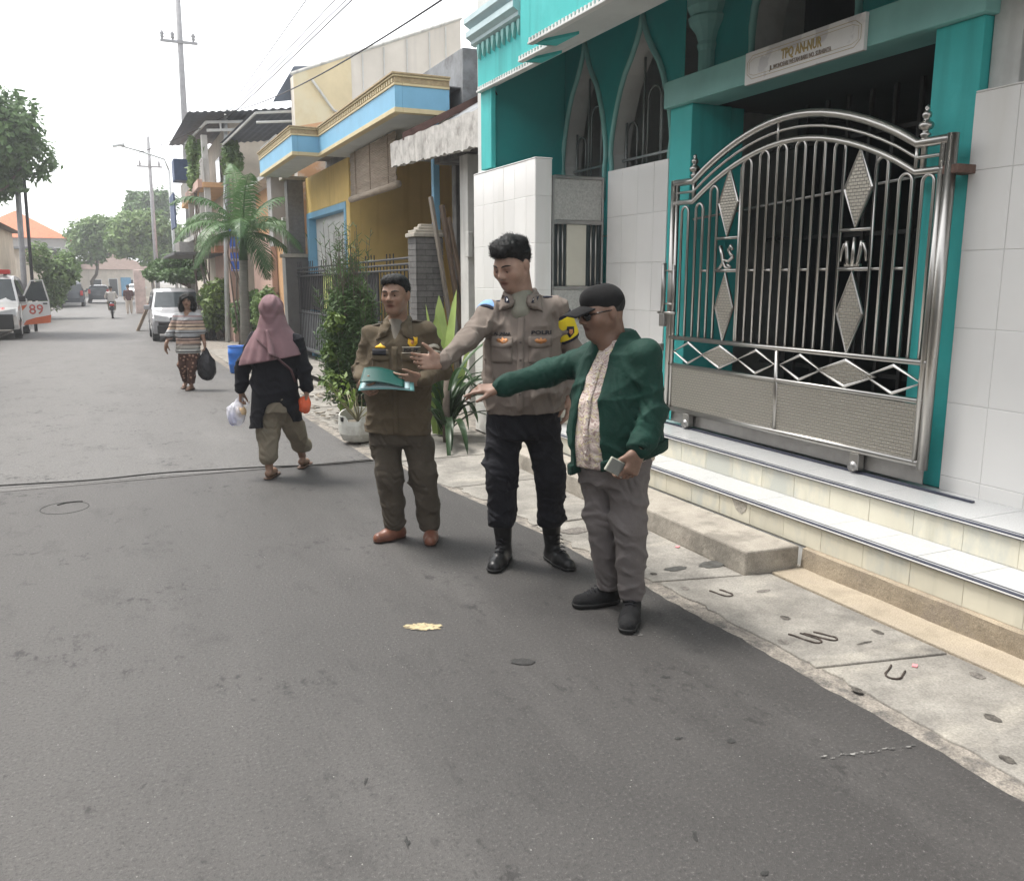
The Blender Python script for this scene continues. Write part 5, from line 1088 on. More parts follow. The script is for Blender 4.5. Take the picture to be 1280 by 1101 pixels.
# palm
pt = thing('palm_tree', 'slender palm tree with arching fronds behind the walking women', 'tree', (2.70,20.5,-.2))
obj('trunk', MB().tube([(2.66,20.5,-.26),(2.68,20.5,.6),(2.70,20.5,1.4),(2.72,20.5,2.0)], [.125,.105,.098,.094], 12), MPTRUNK, pt, smooth=True); obj('crownshaft', MB().tube([(2.72,20.5,2.0),(2.74,20.5,2.4),(2.755,20.5,2.65)], [.10,.08,.05], 12), MPALM, pt, smooth=True)
obj('planter_kerb', MB().lathe([(.0,-.26),(.34,-.26),(.34,.02),(.30,.03),(.28,-.02),(.0,-.02)], (2.66,20.5,0), 20, cap=False), MC, pt)
def frond(base, az, el0, ln, seed, nl=46, wl=.40):
    ln *= 1.0
    r = random.Random(seed); b = MB(); d = Vector((math.cos(az)*math.cos(el0), math.sin(az)*math.cos(el0), math.sin(el0))); p = Vector(base); pts = [p.copy()]; n = 16
    for i in range(n): p = p+d*(ln/n); d = (d+Vector((0,0,-.085-.006*i))).normalized(); pts.append(p.copy())
    b.tube(pts, [.022*(1-.85*i/n) for i in range(n+1)], 5)
    for i in range(nl):
        t = .12+.88*i/(nl-1); k = min(n-1, int(t*n)); q = pts[k].lerp(pts[k+1], t*n-k); tg = (pts[k+1]-pts[k]).normalized(); sd = tg.cross(Vector((0,0,1))); sd = sd.normalized() if sd.length > .01 else Vector((1,0,0)); up = sd.cross(tg)
        L_ = wl*math.sin(math.pi*min(1,.18+.80*t))**.7*r.uniform(.85,1.1)
        for s in (-1,1):
            dr = (sd*s*.85+tg*.50+up*.10+Vector((0,0,-.22+r.uniform(-.12,.12)))).normalized(); e = q+dr*L_*.55+Vector((0,0,-.02)); f = q+dr*L_+Vector((0,0,-.42*L_)); w_ = tg*.017
            b.add([q-w_*.6, q+w_*.6, e+w_, f, e-w_], [(0,1,2,4),(4,2,3)])
    return obj('frond', b, MPALM, pt)
for i, (az, el, ln) in enumerate(((15,62,1.9),(165,60,1.9),(95,80,1.9),(-85,75,1.7),(-10,38,1.75),(190,36,1.75),(-45,30,1.8),(225,30,1.8),(40,45,1.8),(140,48,1.8),(-70,5,1.5),(-25,8,1.6),(205,10,1.6),(-100,40,1.6),(80,30,1.7),(-60,-20,1.3))): frond((2.75,20.5,2.58), math.radians(az), math.radians(el), ln, 60+i)
# feathery shrub by the gate
fs = thing('feathery_shrub', 'tall feathery dark green shrub with wispy top behind man in olive uniform', 'shrub', (2.55,10.2,-.05)); b = MB(); r = random.Random(4); stems = MB(); V = []; Q = []
for i in range(130):
    a = r.uniform(0,6.283); top = r.uniform(.6,2.25) if i > 22 else r.uniform(1.7,2.3); rr_ = r.uniform(.05,.42)*(1 if top < 1.6 else .75); p0 = Vector((2.55+.10*math.cos(a), 10.2+.10*math.sin(a), -.05)); p1 = Vector((2.53+rr_*math.cos(a), 10.2+rr_*math.sin(a), top)); mid = p0.lerp(p1,.55)+Vector((r.uniform(-.06,.06),r.uniform(-.06,.06),.05))
    pts = [p0, p0.lerp(mid,.5), mid, mid.lerp(p1,.5), p1]; stems.tube(pts, [.009,.008,.006,.004,.002], 4)
    dens = 60 if top < 1.75 else 26
    for k in range(dens):
        t = r.uniform(.15,1.0); q = pts[min(3,int(t*4))].lerp(pts[min(4,int(t*4)+1)], t*4-int(t*4) if t < 1 else 1); dz = r.uniform(.2,.9); ang = r.uniform(0,6.283); L_ = r.uniform(.05,.13); d = Vector((math.cos(ang)*.8, math.sin(ang)*.8, dz)).normalized(); sd = d.cross(Vector((r.uniform(-1,1),r.uniform(-1,1),r.uniform(-1,1)))).normalized()*.0055; k0 = len(V); V += [q-sd, q+sd, q+d*L_+sd*.4, q+d*L_-sd*.4]; Q.append((k0,k0+1,k0+2,k0+3))
obj('stem', stems, MBARK, fs); obj('foliage', np_mesh('foliage', np.array([tuple(v) for v in V]), np.array(Q), MFERN), MFERN, fs)
V, Q = leaf_cloud([(2.55,10.2,z) for z in (.35,.65,.95,1.25)], [(.34,.34,.3),(.37,.37,.3),(.36,.36,.3),(.30,.30,.3)], 9500, .042, 31, aspect=4.2); obj('foliage', np_mesh('foliage', V, Q, MFERN), MFERN, fs)
for k_, c_ in enumerate(((2.25,10.0,.75),(2.2,9.9,.45),(2.3,9.95,1.1))): V, Q = leaf_cloud([c_], [(.12,.12,.12)], 90, .045, 32+k_); obj('side_sprig', np_mesh('side_sprig', V, Q, MLF3), MLF3, fs)
# strap-leaved clump
dc_ = thing('strap_leaf_plant', 'clump of long dark strap leaves drooping beside the white tiled wall', 'plant', (2.92,7.95,.0)); r = random.Random(12)
def strap(base, az, el, ln, wd, m, name='leaf', droop=.10):
    p = Vector(base); d = Vector((math.cos(az)*math.cos(el), math.sin(az)*math.cos(el), math.sin(el))); n = 10; b = MB(); vs = []
    for i in range(n+1):
        t = i/n; sd = d.cross(Vector((0,0,1))); sd = sd.normalized() if sd.length > .02 else Vector((math.sin(az),-math.cos(az),0)); w_ = wd*(math.sin(math.pi*min(1,.12+.88*t))**.6 if t < 1 else .02); fold = sd.cross(d).normalized()*w_*.28; vs += [p-sd*w_+fold, p-fold*.2, p+sd*w_+fold]; p = p+d*(ln/n); d = (d+Vector((0,0,-droop*(1+.8*t)))).normalized()
    b.add(vs, [f for i in range(n) for f in ((3*i,3*i+1,3*i+4,3*i+3),(3*i+1,3*i+2,3*i+5,3*i+4))]); return b
for i in range(46):
    az = r.uniform(0,6.283); el = r.uniform(.5,1.35); obj('leaf', strap((2.92+.06*math.cos(az),7.95+.06*math.sin(az),r.uniform(.05,.55)), az, el, r.uniform(.55,1.0), r.uniform(.022,.038), MSTRAP, droop=r.uniform(.13,.26)), MSTRAP, dc_, smooth=True)
obj('stem', MB().tube([(2.92,7.95,-.01),(2.91,7.95,.3),(2.93,7.96,.65)], [.045,.04,.03], 8), MBARK, dc_, smooth=True)
lm = thing('lime_spear_plant', 'upright lime green spear leaves standing behind the officers', 'plant', (2.95,8.35,0.0))
for i, (az, el, ln, x, y) in enumerate(((0.2,1.45,1.5,3.0,8.3),(2.6,1.50,1.35,2.96,8.35),(1.4,1.40,1.45,3.05,8.36),(4.4,1.48,1.25,2.98,8.4),(5.5,1.35,1.05,3.1,8.3),(3.2,1.42,1.1,2.70,8.5),(.9,1.46,1.0,2.72,8.52))): obj('leaf', strap((x,y,.0), az, el, ln, .095, MLIME, droop=.01), MLIME, lm, smooth=True)
# white pot with broken rim and dry stems
pot = thing('plant_pot', 'cracked white plastic pot with dry stems on the pavement', 'pot', (2.12,8.35,0)); MPOT = mat('dirty_white_plastic', (.60,.60,.56), .5, var=.1, vs=6, col2=(.42,.41,.37), c2s=4)
b = MB(); n = 32; prof = [(.10,.0),(.15,.02),(.185,.09),(.19,.18),(.185,.27)]
for j, (rd, z) in enumerate(prof + [(.172,.27),(.165,.12)]):
    for k in range(n):
        a = 6.283*k/n; zz = z
        if j in (4,5): zz = z+.05*max(0,math.sin(a*1.0+.3))-.05*(1 if k in (20,21,22,23) else 0)
        b.v.append((2.12+rd*math.cos(a), 8.35+rd*math.sin(a), zz))
b.f = [(j*n+k, j*n+(k+1)%n, (j+1)*n+(k+1)%n, (j+1)*n+k) for j in range(6) for k in range(n)] + [tuple(range(n))[::-1], tuple(6*n+k for k in range(n))]
obj('bowl', b, MPOT, pot, smooth=False); obj('notch', MB().obox((1.95,8.29,.24),(.012,.03,.022)), MDARK, pot, bevel=.006); obj('soil', MB().lathe([(.0,.20),(.168,.20)], (2.12,8.35,0), 20, cap=False), MEARTH, pot)
dry = MB(); r = random.Random(3)
for i in range(16): a = r.uniform(0,6.283); e = Vector((2.12+r.uniform(.1,.38)*math.cos(a), 8.35+r.uniform(.1,.38)*math.sin(a), r.uniform(.35,.62))); limb(dry, (2.12,8.35,.2), e, .008, .003, i, 4)
obj('dry_stem', dry, mat('dry_stem', (.26,.24,.15), .9, var=.3), pot)
for k_, c_ in enumerate(((2.0,8.3,.45),(1.92,8.4,.6))): V, Q = leaf_cloud([c_], [(.11,.11,.13)], 45, .035, 77+k_); obj('leaf_sprig', np_mesh('leaf_sprig', V, Q, MLF3), MLF3, pot)
# rubbish and leaf litter on the rough verge
lit = MB(); r = random.Random(8)
for i in range(160):
    x, y = r.uniform(2.15,3.2), r.uniform(8.8,14); s = r.uniform(.012,.05); lit.obox((x,y,gz(y)+.024+r.uniform(0,.012)), (s,s*r.uniform(.4,1),.004), Euler((r.uniform(-.3,.3),r.uniform(-.3,.3),r.uniform(0,3))).to_matrix())
lo_ = obj('leaf_litter', lit, mat('litter', (.24,.21,.17), .95, var=.6, vs=9)); tag(lo_, 'scattered dry leaves and rubble along the rough verge', 'litter', kind='stuff')
# ------------------------------------------------------------------ street furniture
pl = thing('light_pole', 'white street pole with stacked blue signs beside the palm tree', 'pole', (3.15,28.4,-.38)); MPOLE = mat('pale_galvanised', (.50,.52,.52), .5, metal=.2, var=.12, vs=6)
obj('shaft', MB().tube([(3.15,28.4,-.4),(3.3,28.4,3.2),(3.50,28.4,6.6)], [.075,.065,.055], 10), MPOLE, pl, smooth=True); MSGN = mat('blue_sign', (.03,.12,.55), .4, var=.08)
for z, h in ((2.95,.30),(2.50,.36),(2.14,.24),(1.82,.30)): 
    q = obj('sign_plate', MB().box(3.38,3.74,28.30,28.32,z,z+h), MSGN, pl, bevel=.006); obj('sign_stripe', MB().box(3.40,3.72,28.294,28.299,z+.02,z+.05), MW, q)
obj('transformer_box', MB().box(3.3,3.7,28.1,28.4,5.1,5.5), MSTEELD, pl, bevel=.02); obj('cable_drop', MB().tube([(3.45,28.3,5.1),(3.42,28.3,4.0),(3.36,28.3,3.2)], .05, 6), mat('grey_cable_bundle', (.20,.21,.22), .8), pl)
up_ = thing('utility_pole', 'tall grey utility pole with crossarm and insulators above the far roofs', 'pole', (3.25,40,-.44)); MUP = mat('grey_concrete_pole', (.30,.30,.31), .8, var=.15)
obj('shaft', MB().tube([(3.1,40,-.44),(3.26,40,8.4),(3.32,40,14)], [.16,.13,.10], 10), MUP, up_, smooth=True); obj('crossarm', MB().obox((3.24,39.9,11.1),(.72,.05,.05)), MUP, up_)
for x in (2.6,3.0,3.8): obj('insulator', MB().lathe([(.03,11.15),(.05,11.2),(.09,11.25),(.05,11.3),(.10,11.36),(.05,11.44),(.02,11.5)], (x,39.9,0), 10), MUP, up_, smooth=True)
u2 = thing('utility_pole', 'distant utility pole with short crossarm rising above the trees', 'pole', (2.65,60,-.44)); obj('shaft', MB().tube([(2.6,60,-.44),(2.68,60,10.2)], [.14,.10], 8), MUP, u2, smooth=True); obj('crossarm', MB().obox((2.65,59.9,8.4),(.75,.05,.05)), MUP, u2)
for x in (2.1,2.65,3.2): obj('insulator', MB().lathe([(.05,8.45),(.08,8.55),(.04,8.75)], (x,59.9,0), 8), MUP, u2)
sl2 = thing('street_lamp', 'street lamp arm reaching out over the road from the right', 'lamp', (2.75,44,-.44)); obj('pole', MB().tube([(2.75,44,-.44),(2.75,44,6.5)], .07, 8), MPOLE, sl2, smooth=True); obj('arm', MB().tube([(2.75,44,6.5),(2.6,44,6.95),(1.6,44,7.25),(.75,44,7.45)], .045, 8), MPOLE, sl2, smooth=True); obj('lamp_head', MB().obox((.72,44,7.45),(.26,.10,.05), Euler((0,math.radians(-12),0)).to_matrix()), MPOLE, sl2, bevel=.02)
lpole = thing('utility_pole', 'grey pole pair standing behind the ambulance on the left', 'pole', (-2.95,38.5,-.44)); obj('shaft', MB().tube([(-3.15,38.5,-.44),(-2.98,38.5,5.2)], .10, 8), MUP, lpole, smooth=True); obj('shaft', MB().tube([(-2.86,38.6,-.44),(-2.74,38.6,5.6)], .06, 8), MBLK, lpole, smooth=True)
def wire(a, c, sag, r_, label):
    a, c = Vector(a), Vector(c); P = [a.lerp(c, t)+Vector((0,0,-sag*4*t*(1-t))) for t in np.linspace(0,1,22)]; tag(obj('overhead_wire', MB().tube(P, r_, 5), MBLK), label, 'wire', 'overhead wires')
MWIRE = MBLK
wire((3.5,28.3,6.5), (3.65,8.3,4.62), .25, .012, 'black service wire rising from the blue canopy to the school corner')
wire((3.5,28.4,6.5), (5.5,5,9.2), .05, .011, 'overhead wire highest above the yellow house, leftmost of the bundle'); wire((3.5,28.4,6.45), (7.2,5,9.5), .05, .011, 'overhead wire in the middle of the bundle above the tall house'); wire((3.5,28.4,6.4), (7.7,5,9.5), .05, .011, 'overhead wire nearest the houses, rightmost of the bundle'); wire((3.5,28.4,6.3), (7.45,5,9.3), .12, .014, 'thick lower overhead cable above the tall house')
wire((3.46,8.25,3.80), (3.54,8.1,3.35), .05, .008, 'short loose wire hanging from school cornice'); 
wire((3.5,28.3,6.4), (-2.74,38.6,5.5), .4, .012, 'thin wire crossing the street towards the pole behind the ambulance')
# blue barrel bin and black rubbish sacks
bn = thing('blue_barrel', 'blue plastic barrel standing at the road edge beside the walking woman', 'barrel', (2.06,17.1,gz(17.1))); MBB = mat('blue_plastic', (.03,.16,.55), .45, var=.1); z0 = gz(17.1)
obj('body', MB().lathe([(.13,0),(.15,.02),(.165,.16),(.172,.18),(.165,.20),(.17,.36),(.178,.38),(.17,.40),(.165,.50),(.15,.50),(.145,.25)], (2.06,17.1,z0), 20), MBB, bn, smooth=True); obj('rim', MB().tube([(2.06+.163*math.cos(a),17.1+.163*math.sin(a),z0+.505) for a in np.linspace(0,6.283,20)[:-1]], .012, 6, closed=True), MBB, bn, smooth=True)
sk = thing('covered_cart', 'black tarpaulin covered cart parked beside the silver car', 'cart', (2.98,31.3,-.43)); Fs = Field((2.35,30.7,-.5),(3.6,31.9,.9),.03); Fs.ell((2.98,31.3,.05),(.44,.40,.46),None,.1); Fs.ell((2.8,31.2,.35),(.25,.3,.25),None,.1); Fs.ell((3.2,31.3,.30),(.22,.3,.25),None,.1); Fs.ripple(.02,(14,14,11),1); MTARP = mat('black_tarpaulin', (.015,.016,.02), .4, var=.3, vs=5, bump=.4, bs=14); obj('cover', Fs.mesh('cover', MTARP), MTARP, sk)
for x in (2.7,3.25): obj('wheel', MB().tube([(x-.03,30.95,-.27),(x+.03,30.95,-.27)], .16, 14), MRUB if 'MRUB' in globals() else MDARK, sk)
obj('ring', MB().tube([(3.15+.12*math.cos(a),30.85,.45+.12*math.sin(a)) for a in np.linspace(0,6.283,18)[:-1]], .03, 6, closed=True), MLF3, sk)
tag(obj('propped_board', MB().obox((1.05,37.5,.15),(.05,.28,.75), Euler((0,math.radians(25),0)).to_matrix()), MWOOD), 'weathered board propped at road edge beside the silver car', 'board')
tag(obj('gate_post', MB().box(1.15,1.75,55.8,56.2,-.44,2.1), mat('pink_white_post', (.58,.46,.43), .8, var=.2, vs=3), bevel=.03), 'pinkish white wall end standing by the far pedestrian', 'wall')
# ------------------------------------------------------------------ vehicles
MTYRE = mat('tyre', (.02,.02,.021), .85, var=.2); MRIM = mat('alloy_rim', (.45,.46,.47), .3, metal=.8, var=.1); MCGL = mat('car_glass', (.04,.05,.055), .06, var=.15, spec=.6); MLAMP = mat('headlamp_glass', (.62,.64,.66), .12, var=.1, spec=.6); MBLKP = mat('black_trim', (.018,.018,.02), .45, var=.2); MPLATE = mat('plate', (.03,.03,.035), .5); MREDL = mat('red_lens', (.45,.02,.02), .2, var=.1)
def carpaint(n, c, rough=.25): return mat(n, c, rough, metal=.15, var=.05, vs=1.5, coat=.6)
def car(name, label, cat, loc, rz, L, W, H, paint, group=None, front=True, lower=None):
    t = thing(name, label, cat, loc, group, rz, local=True); y0 = -L/2
    prof = [(y0+.06,.28),(y0,.42),(y0+.01,.66),(y0+.07,.80),(y0+.35,.93),(y0+.86,1.02),(y0+1.02,1.05),(y0+1.62,H-.10),(y0+1.95,H-.02),(y0+L*.62,H),(y0+L-.42,H-.05),(y0+L-.16,H-.22),(y0+L-.02,1.0),(y0+L,.62),(y0+L-.04,.30)]
    def hw(z): return W/2*(1-.0*z) if z < .95 else W/2*(1-.22*((z-.95)/(H-.95))**1.2)
    n = len(prof); vs = []; K = 5
    for k in range(K+1):
        s = -1+2*k/K
        for y, z in prof:
            rnd = (1-abs(s)**4*.0); yy = y+(.16*abs(s)**3 if y < 0 else -.10*abs(s)**3)*(1 if z < H-.3 else .5); vs.append((s*hw(z), yy, z-(.03*abs(s)**4 if z > H-.15 else 0)))
    fs = [(k*n+i, k*n+(i+1) % n, (k+1)*n+(i+1) % n, (k+1)*n+i) for k in range(K) for i in range(n)] + [tuple(range(n)), tuple(K*n+i for i in range(n))[::-1]]
    body = obj('body', MB().add(vs, fs), paint, t, world=False, recalc=True, bevel=.03, seg=2)
    sh = lambda y, s: .16*abs(s)**3*(.5 if False else 1)
    # windscreen and rear window
    def scr(nm, ya, za, yb, zb, o, wf=.90):
        g = MB(); rows = []
        for u in (0,1):
            y, z = (ya, za) if u == 0 else (yb, zb)
            for k in range(7):
                s = (-1+2*k/6)*wf; rows.append((s*hw(z), y+(.16 if o < 0 else -.10)*abs(s)**3*(1 if z < H-.3 else .5)+o, z+.012))
        g.add(rows, [(k,k+1,8+k,7+k) for k in range(6)]); return obj(nm, g, MCGL, t, world=False, smooth=True)
    scr('windscreen', y0+1.08, 1.09, y0+1.58, H-.14, -.012); scr('rear_window', y0+L-.055, 1.10, y0+L-.17, H-.26, .02)
    for s in (-1,1):
        for ya, yb, yc, yd in ((y0+1.22,y0+2.15,y0+2.15,y0+1.70),(y0+2.22,y0+3.12,y0+3.12,y0+2.22),(y0+3.19,y0+L-.30,y0+L-.45,y0+3.19)):
            za, zb = 1.08, H-.16; obj('side_window', MB().add([(s*(hw(za)+.012),ya,za),(s*(hw(za)+.012),yb,za),(s*(hw(zb)+.014),yc,zb),(s*(hw(zb)+.014),yd,zb)], [(0,1,2,3)]), MCGL, t, world=False)
        m = obj('mirror', MB().obox((s*(W/2+.10),y0+1.30,1.10),(.10,.07,.075)), paint, t, world=False, bevel=.03)
        h = obj('headlight', MB().prism([(s*(W/2-.05),.70),(s*(W/2-.50),.68),(s*(W/2-.46),.82),(s*(W/2-.04),.90)], lambda p: (p[0], y0+.10*abs(p[0]/(W/2))**3+.01, p[1]), lambda p: (p[0], y0+.25, p[1])), MLAMP, t, world=False, recalc=True)
        obj('tail_light', MB().box(s*(W/2-.20), s*(W/2-.02), y0+L-.13, y0+L+.012, .80, 1.15), MREDL, t, world=False, bevel=.02)
        for y in (y0+.82, y0+L-.78):
            w_ = obj('wheel', MB().tube([(s*(W/2-.20),y,.31),(s*(W/2+.012),y,.31)], .31, 22), MTYRE, t, world=False, bevel=.03); obj('rim', MB().tube([(s*(W/2+.0125),y,.31),(s*(W/2+.02),y,.31)], .20, 16), MRIM, w_, world=False)
        obj('fog_light', MB().box(s*(W/2-.38), s*(W/2-.18), y0-.002, y0+.1, .40, .47), MLAMP, t, world=False)
    obj('grille', MB().box(-W/2+.52, W/2-.52, y0-.012, y0+.12, .62, .80), MBLKP, t, world=False, bevel=.01); obj('grille_bar', MB().box(-W/2+.50, W/2-.50, y0-.022, y0-.013, .70, .73), MRIM, t, world=False); obj('bumper', MB().box(-W/2+.12, W/2-.12, y0-.015, y0+.2, .30, .56), lower or MBLKP, t, world=False, bevel=.03); obj('lower_grille', MB().box(-W/2+.16, W/2-.16, y0-.008, y0+.15, .561, .66), MBLKP, t, world=False, bevel=.01); obj('number_plate', MB().box(-.22,.22,y0-.03,y0-.016,.44,.56), MPLATE, t, world=False)
    return t, body, y0
MSIL = carpaint('silver_paint', (.36,.36,.37)); MWHP = carpaint('white_paint', (.68,.68,.67)); MDKP = carpaint('dark_blue_grey_paint', (.045,.055,.07))
car('parked_car', 'silver grey people carrier parked on the right behind the striped blouse woman', 'car', (1.92,32.0,gz(32)), 0, 4.1, 1.68, 1.72, MSIL)
t, body, y0 = car('ambulance', 'white and orange ambulance with open door parked at left edge', 'ambulance', (-3.62,36.0,-.44), 0, 4.2, 1.68, 1.88, MWHP)
t.scale = (1.13,1.13,1.15); t.location.x = -3.95
MORG = mat('orange_vinyl', (.62,.13,.04), .35, var=.08); MREDT = mat('red_vinyl', (.55,.04,.04), .4)
lb = obj('light_bar', MB().obox((0,y0+1.95,1.97),(.60,.13,.07)), MREDL, t, world=False, bevel=.02); obj('bar_foot', MB().box(-.5,-.4,y0+1.9,y0+2.0,1.86,1.9), MBLKP, lb, world=False); obj('bar_foot', MB().box(.4,.5,y0+1.9,y0+2.0,1.86,1.9), MBLKP, lb, world=False)
text_obj('bonnet_lettering', 'AMBULANCE', .20, MREDT, t, face_mx((0,y0+.08,.905),(1,0,0),(0,.86,.36)), squash=1.05, world=False, offset=.006); obj('bonnet_stripe', MB().add([(-.70,y0+.92,1.055),(.70,y0+.92,1.055),(.66,y0+1.0,1.07),(-.66,y0+1.0,1.07)], [(0,1,2,3)]), MWHP, t, world=False)
obj('front_guard', MB().box(-.72,.72,y0-.04,y0+.1,.30,.74), MBLKP, t, world=False, bevel=.02)
# the open passenger door, swung out towards the road
dx, dy = .86, y0+1.28
dd = obj('door', MB().prism([(0,.36),(.98,.42),(1.02,.60),(1.0,1.08),(.0,1.05)], lambda p: (dx+.78*p[0],dy,p[1]), lambda p: (dx+.78*p[0],dy+.07,p[1])), MWHP, t, world=False, recalc=True, bevel=.015)
obj('door_window', MB().prism([(.06,1.09),(.95,1.10),(.80,1.68),(.42,1.66)], lambda p: (dx+.78*p[0],dy+.02,p[1]), lambda p: (dx+.78*p[0],dy+.04,p[1])), MCGL, dd, world=False, recalc=True)
obj('window_frame', MB().tube([(dx+.0,dy+.03,1.07),(dx+.31,dy+.03,1.70),(dx+.64,dy+.03,1.72),(dx+.77,dy+.03,1.08)], .025, 6), MWHP, dd, world=False)
obj('door_band', MB().prism([(.0,.36),(.98,.42),(1.02,.60),(1.02,.66),(.45,.58),(.12,.50)], lambda p: (dx+.78*p[0],dy-.006,p[1]), lambda p: (dx+.78*p[0],dy-.001,p[1])), MORG, dd, world=False, recalc=True); obj('door_flash', MB().prism([(.0,.95),(.22,.98),(.02,.80)], lambda p: (dx+.78*p[0],dy-.006,p[1]), lambda p: (dx+.78*p[0],dy-.001,p[1])), MORG, dd, world=False, recalc=True)
text_obj('door_lettering', '89', .42, mat('red_outline_print', (.50,.10,.08), .5), dd, face_mx((dx+.40,dy-.008,.82),(1,0,0),(0,0,1)), squash=.40, world=False, offset=.004); obj('door_handle', MB().box(dx+.60,dx+.72,dy-.03,dy-.001,.99,1.03), MBLKP, dd, world=False); obj('door_mirror', MB().obox((dx+.05,dy-.03,1.16),(.09,.06,.09)), MBLKP, dd, world=False, bevel=.02)
car('parked_car', 'dark blue grey off-roader parked far along the left verge', 'car', (-2.85,73,-.44), math.pi, 4.0, 1.72, 1.86, MDKP, 'cars parked on the left verge'); car('parked_car', 'small dark car parked beyond the off-roader on the left', 'car', (-1.1,82,-.44), math.pi, 3.9, 1.6, 1.5, MDKP, 'cars parked on the left verge'); car('parked_car', 'small white car furthest away at the street end on the right', 'car', (2.2,98,-.44), 0, 3.9, 1.6, 1.5, MWHP)
# scooter with rider, seen from behind
sc = thing('scooter', 'dark scooter ridden away down the middle of the street', 'scooter', (-.12,50,-.44), None, 0, local=True)
for y in (-.6,.6): w_ = obj('wheel', MB().tube([(-.05,y,.27),(.05,y,.27)], .27, 18), MTYRE, sc, world=False, bevel=.02); obj('rim', MB().tube([(-.055,y,.27),(.055,y,.27)], .15, 12), MRIM, w_, world=False)
Fs = Field((-.3,-.85,.2),(.3,.8,1.1),.03); Fs.cone((0,-.75,.70),(0,-.1,.66),.12,.13,.05); Fs.cone((0,-.55,.5),(0,.2,.32),.13,.10,.08); Fs.cone((0,.2,.32),(0,.55,.85),.10,.10,.08); obj('bodywork', Fs.mesh('bodywork', MDKP), MDKP, sc, world=False); obj('seat', MB().obox((0,-.3,.83),(.13,.38,.05)), MBLKP, sc, world=False, bevel=.03); obj('handlebar', MB().tube([(-.33,.42,1.02),(0,.5,.98),(.33,.42,1.02)], .02, 6), MBLKP, sc, world=False); obj('tail_lamp', MB().obox((0,-.82,.70),(.11,.04,.05)), MREDL, sc, world=False, bevel=.01); obj('number_plate', MB().obox((0,-.86,.52),(.11,.01,.06)), MPLATE, sc, world=False)
